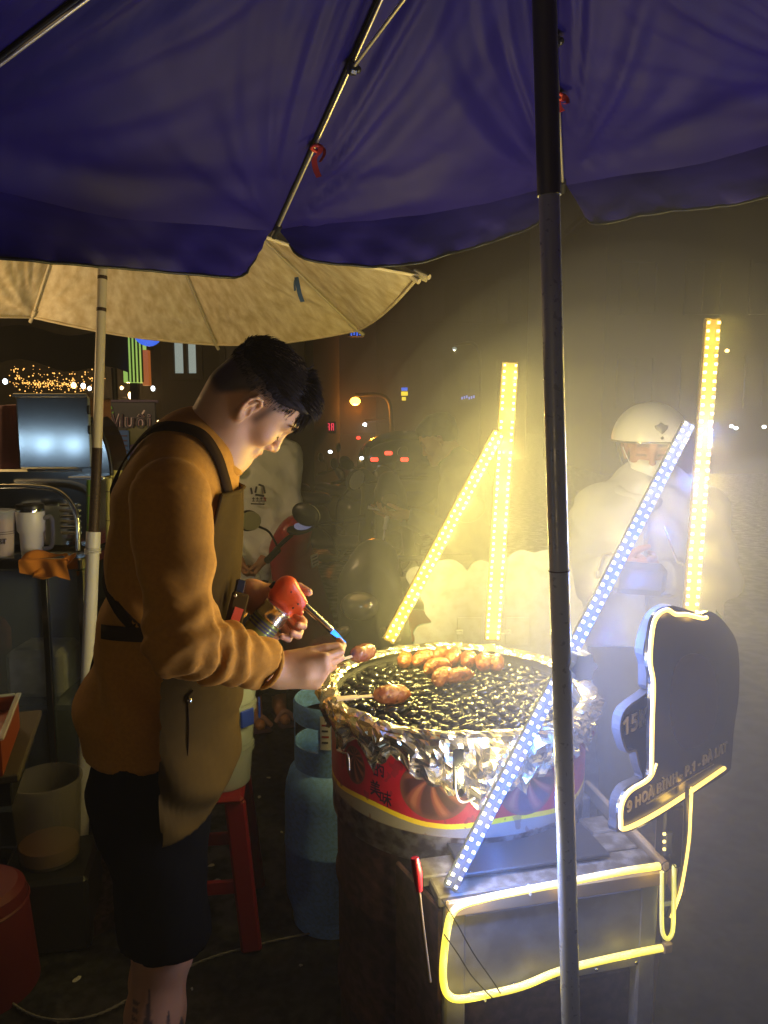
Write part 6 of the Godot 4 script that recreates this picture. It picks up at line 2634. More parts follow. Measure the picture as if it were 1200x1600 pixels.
	sk.cap(at(272, 985, 1.57), at(274, 1080, 1.575), 0.192, 0.204, 0.04, X, 0.66)
	sk.cap(at(274, 1080, 1.575), at(284, 1180, 1.575), 0.206, 0.206, 0.04, X, 0.51)
	sk.cap(at(284, 1180, 1.575), at(280, 1330, 1.575), 0.206, 0.196, 0.04, X, 0.43)
	sk.cut(Vector3(-1, -0.03, 0), at(240, 1150, 1.39))
	var hemline := [at(250, 1313, 1.41), at(312, 1300, 1.43), at(354, 1248, 1.45)]
	for i in 2:
		var bd: Vector3 = ((hemline[i + 1] - hemline[i]) * Vector3(1, 1, 0)).normalized()
		sk.cut(Vector3(bd.y, -bd.x, 0), hemline[i])
	sk.cut(Vector3.UP, at(230, 1005, 1.41))
	var skirt := netted(o, "apron_skirt", sk, 0.009, M.brown_canvas, null, func(p: Vector3) -> float:
		var ph := (p.x * 0.9 + p.y * 0.45) * 70.0 + noise.get_noise_3d(p.x * 2.5, p.y * 2.5, p.z * 2.5) * 3.0
		var room := 1.0
		for i in sk.cut_n.size():
			room = minf(room, sk.cut_d[i] - sk.cut_n[i].dot(p))
		return (0.0085 * sin(ph) + 0.004 * sin(ph * 1.9 + 1.0)) * (1.0 - smoothstep(0.94, 1.05, p.y)) * smoothstep(0.001, 0.02, room))
	# seam lines, pocket edge and studs on the skirt
	var line := func(pts: Array, r: float, called: String, m: Material, fld: Field, par: Node, off: float) -> void:
		var pp := []
		for q in pts:
			pp.append(fld.onto(at(q[0], q[1], 1.36), off))
		var tb := MB.new()
		tb.tube(smooth_path(pp, 5), r, 6)
		commit(tb, par, called, m)
	line.call([[329, 1094], [345, 1089], [362, 1084]], 0.0030, "pocket_edge", M.brown_canvas, sk, skirt, 0.004)
	line.call([[329, 1094], [333, 1150], [338, 1205], [343, 1235]], 0.0018, "pocket_seam", M.dark_strap, sk, skirt, 0.003)
	for q in [[332, 1099]]:
		mb = MB.new()
		mb.ball(sk.onto(at(q[0], q[1], 1.36), 0.006), Vector3.ONE * 0.0052, Basis(), 10, 8)
		commit(mb, skirt, "stud", M.silver_stud)
	# straps: over the shoulder, down the back, round the waist
	var strap := func(pts: Array, w: float, called: String, fld: Field, off := 0.004) -> void:
		var pp := []
		for q in pts:
			pp.append(fld.onto(at(q[0], q[1], q[2]), off))
		var path := smooth_path(pp, 6)
		var tb := MB.new()
		var sides := []
		for i in path.size():
			var t := (path[mini(i + 1, path.size() - 1)] - path[maxi(i - 1, 0)]).normalized()
			sides.append(t.cross(fld.grad(path[i])).normalized())
		for i in path.size() - 1:
			var lift: Vector3 = fld.grad(path[i]) * 0.003
			var s0: Vector3 = sides[i] * w / 2
			var s1: Vector3 = sides[i + 1] * w / 2
			tb.quad(path[i] - s0, path[i] + s0, path[i + 1] + s1, path[i + 1] - s1)
			tb.quad(path[i] - s0 - lift, path[i + 1] - s1 - lift, path[i + 1] + s1 - lift, path[i] + s0 - lift)
			tb.quad(path[i] + s0, path[i] + s0 - lift, path[i + 1] + s1 - lift, path[i + 1] + s1)
			tb.quad(path[i] - s0, path[i + 1] - s1, path[i + 1] - s1 - lift, path[i] - s0 - lift)
		commit(tb, o, called, M.dark_strap)
	strap.call([[366, 785, 1.50], [352, 752, 1.47], [330, 712, 1.45], [300, 690, 1.45], [262, 692, 1.46], [228, 722, 1.48], [198, 770, 1.52], [178, 830, 1.56]], 0.030, "apron_strap", trunk, 0.009)
	strap.call([[366, 780, 1.64], [352, 745, 1.67], [325, 715, 1.68]], 0.030, "apron_strap", trunk, 0.009)
	strap.call([[164, 984, 1.56], [180, 987, 1.44], [208, 990, 1.40], [238, 992, 1.385], [262, 992, 1.38]], 0.026, "apron_belt", trunk, 0.008)
	strap.call([[168, 860, 1.57], [178, 900, 1.47], [200, 950, 1.42], [226, 992, 1.39]], 0.022, "apron_strap", trunk, 0.008)
	strap.call([[158, 992, 1.6], [148, 1030, 1.6], [134, 1080, 1.6]], 0.030, "apron_tie", trunk, 0.014)
	# pouch with a printed flame on the bib's side, a phone sticking out
	mb = MB.new()
	mb.bar(at(360, 992, 1.485), at(377, 926, 1.50), 0.034, 0.012, Vector3(0.5, 0, 1), 0.004)
	var pouch := commit(mb, o, "pouch", M.brown_canvas)
	mb = MB.new()
	mb.bar(at(362, 985, 1.475), at(374, 950, 1.486), 0.018, 0.002, Vector3(0.5, 0, 1))
	commit(mb, pouch, "flame_print", M.torch_orange)
	mb = MB.new()
	mb.ball(at(367, 931, 1.478), Vector3.ONE * 0.004, Basis(), 8, 6)
	mb.ball(at(327, 1099, 1.3), Vector3.ONE * 0.0001, Basis(), 4, 3)
	commit(mb, pouch, "stud", M.silver_stud)
	mb = MB.new()
	mb.bar(at(371, 935, 1.51), at(377, 906, 1.52), 0.018, 0.010, Vector3(0.5, 0, 1), 0.002)
	tag(commit(mb, self, "pocket_phone", M.phone_dark), "black phone with a pale edge sticking out of the apron's pouch", "phone")

	# ---- skin: head, neck, near forearm and hand, far hand, legs and feet; one mesh
	var acc := Acc.new()
	var hc := at(387, 627, 1.53)
	var tilt := deg_to_rad(-53.0)
	var hb := Basis(Vector3.BACK, tilt) * Basis(Vector3.UP, deg_to_rad(22.0))
	var hs := 0.95
	var hf := Field.new()
	head_field(hf, hc, hb, hs)
	ear_field(hf, hc, hb, 1.0, hs)
	ear_field(hf, hc, hb, -1.0, hs)
	hf.cap(hc + hb * Vector3(-0.030, -0.010, 0), at(322, 705, 1.55), 0.056, 0.064, 0.03)
	hf.cap(hc + hb * Vector3(0.0, -0.050, 0), at(342, 715, 1.55), 0.040, 0.050, 0.03)
	net(acc, hf, 0.0030, func(p: Vector3, n: Vector3) -> Color:
		var c := skin_at(p, hc, hb, skin_c, hs)
		var q := (hb.transposed() * (p - hc)) / hs
		# shaved sides: skin shaded by stubble under the hairline
		var line_y := 0.040 - 0.020 * smoothstep(-0.02, -0.07, q.x) + 0.03 * smoothstep(0.03, 0.075, q.x)
		if q.x < -0.03: line_y = lerpf(0.02, -0.035, smoothstep(-0.03, -0.07, q.x))
		var st := smoothstep(line_y - 0.012, line_y + 0.018, q.y) * (1.0 - smoothstep(0.030, 0.062, q.x))
		var side := exp(-pow((q.x - 0.022) / 0.010, 2.0)) * smoothstep(-0.022, 0.0, q.y) * smoothstep(0.05, 0.06, absf(q.z))
		st = maxf(st, side * 0.75)
		if absf(q.z) > 0.0775 and q.x < 0.01: st = 0.0
		return c.lerp(Color(0.022, 0.014, 0.009), clampf(st, 0, 1) * 0.93))
	var hn := Field.new()
	var wr := at(434, 1049, 1.455)
	hn.cap(cf - axis_a * 0.05, wr, 0.036, 0.0285, 0.01)
	var hx := Vector3(0.985, -0.03, -0.10).normalized()
	var hz := Vector3(0.10, 0.97, 0.22).normalized()
	hn.cap(wr, wr + hx * 0.05, 0.0275, 0.026, 0.02)
	hand(hn, wr, hx, -hz.cross(hx).normalized() if hz.cross(hx).z > 0 else hz.cross(hx).normalized(), [[36, 42, 30], [48, 52, 34], [56, 56, 36], [60, 58, 36]], [Vector3(0.92, 0.28, 0.16), Vector3(0.98, 0.30, 0.04), hz], 0.96)
	net(acc, hn, 0.0028, func(p: Vector3, n: Vector3) -> Color: return (skin_c * (1.0 + 0.08 * noise.get_noise_3d(p.x * 40.0, p.y * 40.0, p.z * 40.0))).lerp(Color(0.42, 0.16, 0.08), 0.25 * smoothstep(0.05, 0.11, (p - wr).dot(hx))))
	# far hand round the gas can
	var can_a := at(366, 1030, 1.60)
	var can_b := at(436, 948, 1.62)
	var cd := (can_b - can_a).normalized()
	var across := Vector3(cd.y, -cd.x, 0).normalized()
	var grip := can_b - cd * 0.030
	var lh := Field.new()
	var wl := grip - across * 0.062 + Vector3(0, 0, -0.050)
	lh.cap(cf2 - (cf2 - el2).normalized() * 0.05, wl, 0.035, 0.028, 0.01)
	lh.cap(wl, wl + across * 0.04, 0.026, 0.024, 0.02)
	hand(lh, wl, (across + Vector3(0, 0, -0.05)).normalized(), Vector3(0, 0, 1), [[30, 55, 42], [34, 58, 44], [36, 58, 44], [38, 60, 44]], [Vector3(0.55, 0.1, 0.9), Vector3(0.9, 0.6, 0.35), cd], 1.0)
	net(acc, lh, 0.0030, null, null, Color(0.50, 0.24, 0.12))
	# legs
	var lg := Field.new()
	var kn := at(256, 1440, 1.565)
	var an := Vector3(kn.x - 0.025, 0.10, kn.z + 0.01)
	lg.cap(kn + Vector3(0, 0.05, 0), kn + Vector3(0.0, -0.06, 0), 0.062, 0.056, 0.02)
	lg.cap(kn + Vector3(-0.006, -0.06, -0.004), kn.lerp(an, 0.42) + Vector3(-0.014, 0, 0), 0.056, 0.056, 0.03)
	lg.cap(kn.lerp(an, 0.42) + Vector3(-0.012, 0, 0), an, 0.055, 0.037, 0.03)
	lg.cap(an, an + Vector3(0.0, -0.055, 0), 0.036, 0.035, 0.02)
	lg.cap(an + Vector3(-0.03, -0.055, 0), an + Vector3(0.15, -0.07, 0.02), 0.034, 0.025, 0.03)
	var k2 := at(250, 1440, 1.74)
	var a2 := Vector3(k2.x - 0.03, 0.10, k2.z)
	lg.cap(k2 + Vector3(0, 0.05, 0), k2.lerp(a2, 0.4), 0.060, 0.056, 0.02)
	lg.cap(k2.lerp(a2, 0.4), a2, 0.056, 0.037, 0.03)
	lg.cap(a2 + Vector3(-0.03, -0.055, 0), a2 + Vector3(0.15, -0.07, -0.03), 0.036, 0.025, 0.03)
	net(acc, lg, 0.0045, func(p: Vector3, n: Vector3) -> Color:
		var c := Color(0.46, 0.22, 0.105)
		# dark tattoo of fir trees and a row of small marks, on the side that is seen
		if p.z > kn.z + 0.012 and p.y < 0.52:
			var ax := kn.lerp(an, clampf((kn.y - p.y) / (kn.y - an.y), 0, 1)).x
			var sx := p.x - ax
			var t := 0.0
			for tr in [[-0.012, 0.475, 0.014], [0.026, 0.425, 0.010], [0.046, 0.395, 0.008]]:
				var h: float = tr[1] - p.y
				if h > 0:
					var wdt: float = minf(h * 0.16, tr[2]) * (0.65 + 0.35 * absf(sin(h * 110.0)))
					t = maxf(t, 1.0 - smoothstep(wdt * 0.7, wdt * 1.1, absf(sx - tr[0])))
			var mk := fposmod(p.y, 0.014)
			if absf(sx + 0.040) < 0.007 and p.y > 0.385 and p.y < 0.45 and mk < 0.009:
				t = 0.8
			c = c.lerp(Color(0.03, 0.028, 0.03), t * 0.85)
		return c)
	var inner := Field.new()
	inner.cap(at(322, 705, 1.55), at(266, 900, 1.56), 0.06, 0.10, 0.05)
	inner.cap(at(266, 900, 1.56), at(246, 1150, 1.575), 0.10, 0.11, 0.05)
	inner.cap(at(306, 740, 1.55), sh, 0.04, 0.045, 0.03)
	inner.cap(sh, el, 0.045, 0.036, 0.02)
	inner.cap(el, cf, 0.036, 0.033, 0.02)
	inner.cap(at(306, 740, 1.55), sh2, 0.04, 0.045, 0.03)
	inner.cap(sh2, el2, 0.045, 0.036, 0.02)
	inner.cap(el2, cf2, 0.036, 0.033, 0.02)
	inner.cap(at(246, 1150, 1.575), kn, 0.09, 0.055, 0.03)
	inner.cap(at(246, 1150, 1.575), k2, 0.09, 0.055, 0.03)
	net(acc, inner, 0.015, null, null, skin_c)
	part(o, "body", acc.done(origin_of(o)), M.skin)

	# sandals
	for f2 in [an, a2]:
		mb = MB.new()
		mb.box(Vector3(f2.x + 0.06, 0.011, f2.z), Vector3(0.27, 0.022, 0.10), Basis(Vector3.UP, -0.1), 0.008)
		commit(mb, o, "sandal", M.black_plastic)

	# ---- hair: a cap over the crown, thick strands falling forward
	var hr := Field.new()
	var g := func(x: float, y: float, z: float) -> Vector3: return hc + hb * (Vector3(x, y, z) * hs)
	hr.ell(g.call(0.002, 0.069, 0), Vector3(0.099, 0.067, 0.0780) * hs, hb, 0.02)
	hr.ell(g.call(0.044, 0.092, 0), Vector3(0.052, 0.033, 0.061) * hs, hb, 0.03)
	hr.ell(g.call(0.070, 0.090, 0), Vector3(0.024, 0.024, 0.052) * hs, hb, 0.02)
	hr.cut(hb * Vector3(0.45, -0.9, 0), g.call(0.040, 0.062, 0))
	hr.cut(hb * Vector3(-0.5, -0.86, 0), g.call(-0.06, 0.034, 0))
	var hcol := Color(0.014, 0.010, 0.008)
	var hmesh := netted(o, "hair", hr, 0.0038, M.hair, null, func(p: Vector3) -> float: return 0.0022 * noise.get_noise_3d(p.x * 26.0, p.y * 26.0, p.z * 26.0), hcol)
	mb = MB.new()
	mb.colored = true
	mb.col = hcol
	mb.g = -1
	var r2 := RandomNumberGenerator.new()
	r2.seed = 99
	for i in 9800:
		var a := r2.randf() * TAU
		var start: Vector3
		var dirn: Vector3
		var ln := 0.0
		var wd := 0.0007
		if i < 1500:
			# fringe along the front hairline
			start = g.call(0.084 + r2.randfn(0, 0.007), 0.082 + r2.randfn(0, 0.010), r2.randf_range(-0.056, 0.056))
			dirn = hb * Vector3(0.30 + r2.randfn(0, 0.15), -0.92 + r2.randfn(0, 0.15), r2.randfn(0, 0.18))
			ln = r2.randf_range(0.014, 0.030)
		elif i < 5600:
			# longer hair over the top, combed forward
			var e := acos(r2.randf_range(0.05, 1.0))
			var d := Vector3(cos(a) * sin(e), cos(e), sin(a) * sin(e))
			start = g.call(0.002 + d.x * 0.101, 0.069 + d.y * 0.069, d.z * 0.0785)
			if i % 3 == 0:
				# the thick front
				start = hr.onto(g.call(0.062 + d.x * 0.040, 0.086 + d.y * 0.040, d.z * 0.060), -0.0005)
			var n := (d / Vector3(0.101, 0.069, 0.0785)).normalized()
			var f := Vector3(1, 0.15, 0.25 * signf(d.z) * absf(r2.randfn(0, 0.5)))
			dirn = hb * ((f - n * f.dot(n)).normalized() + n * r2.randf_range(0.10, 0.42) + Vector3(r2.randfn(0, 0.10), r2.randfn(0, 0.10), r2.randfn(0, 0.12)))
			ln = r2.randf_range(0.014, 0.028)
		else:
			# clipped sides and back
			var e := acos(r2.randf_range(-0.75, 0.45))
			var d := Vector3(cos(a) * sin(e), cos(e), sin(a) * sin(e))
			var q := Vector3(0.002 + d.x * 0.099, 0.058 + d.y * 0.085, d.z * 0.077)
			var low := 0.030 if q.x > -0.03 else lerpf(0.012, -0.030, smoothstep(-0.03, -0.08, q.x))
			if q.x > 0.062 or q.y < low + r2.randf_range(-0.006, 0.018) or (absf(q.z) > 0.06 and q.x > 0.03 and q.y < 0.045):
				continue
			start = g.call(q.x, q.y, q.z)
			var n := (d / Vector3(0.099, 0.085, 0.077)).normalized()
			var f := Vector3(-0.25, -1, 0)
			dirn = hb * ((f - n * f.dot(n)).normalized() + n * 0.30 + Vector3(r2.randfn(0, 0.12), r2.randfn(0, 0.12), r2.randfn(0, 0.12)))
			ln = lerpf(0.004, 0.012, smoothstep(0.02, 0.08, q.y)) * r2.randf_range(0.7, 1.2)
			wd = 0.0005
		dirn = dirn.normalized()
		mb.col = hcol * r2.randf_range(0.7, 2.2)
		mb.col.a = 1.0
		var sd := dirn.cross(Vector3(r2.randfn(0, 1), r2.randfn(0, 1), 1.5)).normalized() * wd
		var mid := start + dirn * ln * 0.6
		var tip := start + dirn * ln + hb * Vector3(0.08, -0.12, 0) * ln
		mb.quad(start - sd, start + sd, mid + sd * 0.8, mid - sd * 0.8)
		mb.tri(mid - sd * 0.8, mid + sd * 0.8, tip)
	var stn := commit(mb, hmesh, "hair_strands", M.hair)
	stn.set_meta("kind", "stuff")
	# brows and lashes
	for zs in [-1.0, 1.0]:
		mb = MB.new()
		mb.colored = true
		mb.col = Color(0.012, 0.008, 0.006)
		mb.g = -1
		for i in 170:
			var u := r2.randf()
			var z: float = lerpf(0.013, 0.054, u)
			var root: Vector3 = hf.onto(g.call(lerpf(0.102, 0.078, u * u), 0.038 + 0.005 * sin(u * 2.6) + r2.randfn(0, 0.0022), z * zs), 0.0003)
			var dd := (hb * Vector3(0.15 - 0.5 * u, 0.35 - 0.5 * u, zs * 0.9)).normalized()
			var sd := dd.cross(hb * Vector3(1, 0, 0)).normalized() * 0.00045
			mb.tri(root - sd, root + sd, root + dd * 0.0075 + hb * Vector3(0.0014, 0, 0))
		commit(mb, hmesh, "eyebrow", M.hair)
		mb = MB.new()
		mb.colored = true
		mb.col = Color(0.008, 0.005, 0.004)
		mb.g = -1
		var lid := PackedVector3Array()
		for i in 12:
			var u := i / 11.0
			var z := 0.033 + (u - 0.5) * 0.029
			var k := sqrt(maxf(0.0, 1.0 - pow((z - 0.033) / 0.0165, 2.0)))
			lid.append(hf.onto(g.call(0.0775 + 0.0125 * k, 0.0055 - 0.0025 * k, z * zs), 0.0004))
		mb.tube(lid, 0.0011, 5)
		for i in 34:
			var root := lid[r2.randi_range(1, 10)]
			var dd := (hb * Vector3(0.8, -0.55 + r2.randfn(0, 0.12), r2.randfn(0, 0.2))).normalized()
			var sd := dd.cross(Vector3(0.2, 0.3, 1)).normalized() * 0.0004
			mb.tri(root - sd, root + sd, root + dd * 0.0065)
		commit(mb, hmesh, "eyelashes", M.hair)

	# ---- gas can with its torch, held in the far hand
	var tc := thing("gas_torch", "orange headed gas torch on a green can, burning with a blue flame", "gas torch", can_a)
	mb = MB.new()
	var bz := cd.cross(Vector3.BACK).normalized()
	mb.xf = Transform3D(Basis(bz, cd, bz.cross(cd)), can_a)
	var L := can_a.distance_to(can_b)
	mb.lathe([Vector2(0, 0), Vector2(0.030, 0), Vector2(0.0325, 0.003), Vector2(0.0325, L - 0.036)], 32)
	commit(mb, tc, "can", M.can_green)
	mb = MB.new()
	mb.xf = Transform3D(Basis(bz, cd, bz.cross(cd)), can_a)
	mb.lathe([Vector2(0.0335, L - 0.036), Vector2(0.0345, L - 0.033), Vector2(0.0335, L - 0.028), Vector2(0.032, L - 0.014), Vector2(0.034, L - 0.009), Vector2(0.034, L - 0.004), Vector2(0.030, L), Vector2(0.02, L + 0.002), Vector2(0, L + 0.002)], 32)
	commit(mb, tc, "can_top", M.can_steel)
	mb = MB.new()
	mb.xf = Transform3D(Basis(bz, cd, bz.cross(cd)), can_a)
	for k in 3:
		mb.lathe([Vector2(0.0330, L - 0.060 + k * 0.007), Vector2(0.0331, L - 0.056 + k * 0.007)], 32, 0, TAU, 20 + k)
	commit(mb, tc, "printed_line", M.print_dark)
	var tf := Field.new()
	var tT := 1.625
	tf.cap(at(434, 930, tT), at(448, 918, tT), 0.019, 0.020, 0.015)
	tf.cap(at(448, 918, tT), at(462, 936, tT), 0.021, 0.018, 0.02)
	tf.cap(at(462, 936, tT), at(476, 948, tT), 0.017, 0.0115, 0.012, Vector3.ZERO, 1.0, true)
	tf.cap(at(446, 938, tT), at(448, 958, tT), 0.016, 0.013, 0.02)
	tf.cap(at(462, 946, tT), at(470, 958, tT), 0.0085, 0.006, 0.01)
	netted(tc, "torch_head", tf, 0.004, M.torch_orange)
	mb = MB.new()
	mb.tube(PackedVector3Array([at(436, 922, tT), at(424, 912, tT)]), 0.009, 14)
	commit(mb, tc, "gas_knob", M.black_plastic)
	mb = MB.new()
	mb.tube(PackedVector3Array([at(472, 943, tT), at(478, 948, tT), at(517, 984, tT), at(519, 986, tT)]), [0.0072, 0.0078, 0.0068, 0.006], 16)
	commit(mb, tc, "burner_tube", M.torch_tube)
	mb = MB.new()
	mb.tube(PackedVector3Array([at(513, 981, tT), at(517, 984.5, tT), at(526, 992, tT), at(533, 998, tT), at(541, 1004, tT)]), [0.0052, 0.0060, 0.0046, 0.0026, 0.0004], 12, false, false)
	commit(mb, tc, "flame", M.flame_blue)
	for q in [[455, 925], [466, 944], [458, 950]]:
		mb = MB.new()
		mb.ball(at(q[0], q[1], tT - 0.0215), Vector3.ONE * 0.0022, Basis(), 8, 6)
		commit(mb, tc, "screw", M.black_metal)
	lamp("torch_flame_light", at(526, 992, tT) + Vector3(0, 0, 0.012), Color(0.3, 0.55, 1.0), 0.0015, 0.01)


# ---------------------------------------------------------------- bystanders
func figure(o: Node3D, J: Dictionary, top: Material, bottom: Material, skin_c: Color, seed_: float, hair := true, head_cell := 0.005) -> Dictionary:
	var W: Vector3 = J.lat
	var top_f := Field.new()
	var d: Vector3 = J.depth
	top_f.cap(J.neck, J.chest, J.rn, J.rc, 0.06, d, 0.66)
	top_f.cap(J.chest, J.waist, J.rc, J.rw, 0.06, d, 0.68)
	top_f.cap(J.waist, J.hem, J.rw, J.rw * 1.03, 0.05, d, 0.72, true)
	for s in ["r", "l"]:
		top_f.cap(J.neck + Vector3(0, -0.03, 0), J["sh_" + s], 0.065, 0.068, 0.06)
		top_f.cap(J["sh_" + s], J["el_" + s], J.ra, J.ra * 0.85, 0.035)
		top_f.cap(J["el_" + s], J["wr_" + s], J.ra * 0.84, J.ra * 0.62, 0.03, Vector3.ZERO, 1.0, true)
	netted(o, "jacket", top_f, 0.013, top, null, func(p: Vector3) -> float: return 0.006 * noise.get_noise_3d(p.x * 5.0 + seed_, p.y * 5.0, p.z * 6.0) + 0.0055 * sin(p.y * 36.0 + p.x * 30.0 + noise.get_noise_3d(p.x * 4.0, p.y * 4.0, p.z * 4.0 + seed_) * 4.0))
	var bt := Field.new()
	bt.cap(J.hem + Vector3(0, 0.06, 0), (J.hip_r + J.hip_l) / 2.0, J.rw * 0.9, J.rw * 0.93, 0.05, d, 0.72)
	for s in ["r", "l"]:
		bt.cap(J["hip_" + s], J["kn_" + s], 0.092, 0.070, 0.05)
		bt.cap(J["kn_" + s], J["an_" + s] + Vector3(0, 0.05, 0), 0.070, 0.058, 0.04, Vector3.ZERO, 1.0, true)
	netted(o, "trousers", bt, 0.016, bottom, null, func(p: Vector3) -> float: return 0.006 * noise.get_noise_3d(p.x * 8.0, p.y * 5.0 + seed_, p.z * 8.0))
	var acc := Acc.new()
	var hf := Field.new()
	var hb: Basis = J.hb
	head_field(hf, J.head, hb)
	ear_field(hf, J.head, hb, 1.0)
	ear_field(hf, J.head, hb, -1.0)
	hf.cap(J.head + hb * Vector3(-0.025, -0.03, 0), J.neck, 0.052, 0.060, 0.03)
	net(acc, hf, head_cell, func(p: Vector3, n: Vector3) -> Color: return skin_at(p, J.head, hb, skin_c))
	for s in ["r", "l"]:
		var hn := Field.new()
		var w: Vector3 = J["wr_" + s]
		var fr: Vector3 = (w - (J["el_" + s] as Vector3)).normalized()
		hn.cap(w - fr * 0.05, w + fr * 0.02, 0.028, 0.026, 0.01)
		hand(hn, w + fr * 0.01, J["hx_" + s], J["hp_" + s], J["curl_" + s], [Vector3(0.8, 0.35, 0.6), Vector3(0.95, 0.3, 0.1), J["hz_" + s]])
		net(acc, hn, 0.0042, null, null, skin_c)
		var ft := Field.new()
		var an: Vector3 = J["an_" + s]
		ft.cap(an + Vector3(0, 0.06, 0), an, 0.038, 0.038, 0.02)
		ft.cap(an + Vector3(0, -0.04, 0), an + (J.toe as Vector3) * 0.15 + Vector3(0, -0.055, 0), 0.036, 0.026, 0.03)
		net(acc, ft, 0.008, null, null, skin_c)
	var inner := Field.new()
	inner.cap(J.neck, J.chest, 0.06, 0.12, 0.05)
	inner.cap(J.chest, J.hem, 0.12, 0.12, 0.05)
	for s in ["r", "l"]:
		inner.cap(J.neck + Vector3(0, -0.04, 0), J["sh_" + s], 0.04, 0.04, 0.04)
		inner.cap(J["sh_" + s], J["el_" + s], 0.04, 0.035, 0.02)
		inner.cap(J["el_" + s], J["wr_" + s], 0.035, 0.026, 0.02)
		inner.cap(J.hem, J["hip_" + s], 0.10, 0.07, 0.04)
		inner.cap(J["hip_" + s], J["kn_" + s], 0.07, 0.05, 0.02)
		inner.cap(J["kn_" + s], J["an_" + s], 0.05, 0.036, 0.02)
	net(acc, inner, 0.015, null, null, skin_c)
	part(o, "body", acc.done(origin_of(o)), M.skin)
	if hair:
		var hr := Field.new()
		hr.ell(J.head + hb * Vector3(-0.010, 0.075, 0), Vector3(0.106, 0.082, 0.085), hb, 0.02)
		hr.ell(J.head + hb * Vector3(-0.045, 0.035, 0), Vector3(0.062, 0.070, 0.078), hb, 0.02)
		hr.ell(J.head + hb * Vector3(0.060, 0.098, 0), Vector3(0.045, 0.030, 0.062), hb, 0.03)
		netted(o, "hair", hr, 0.008, M.hair, null, func(p: Vector3) -> float: return 0.006 * noise.get_noise_3d(p.x * 30.0, p.y * 30.0, p.z * 30.0), Color(0.014, 0.011, 0.009))
	return {"top": top_f}


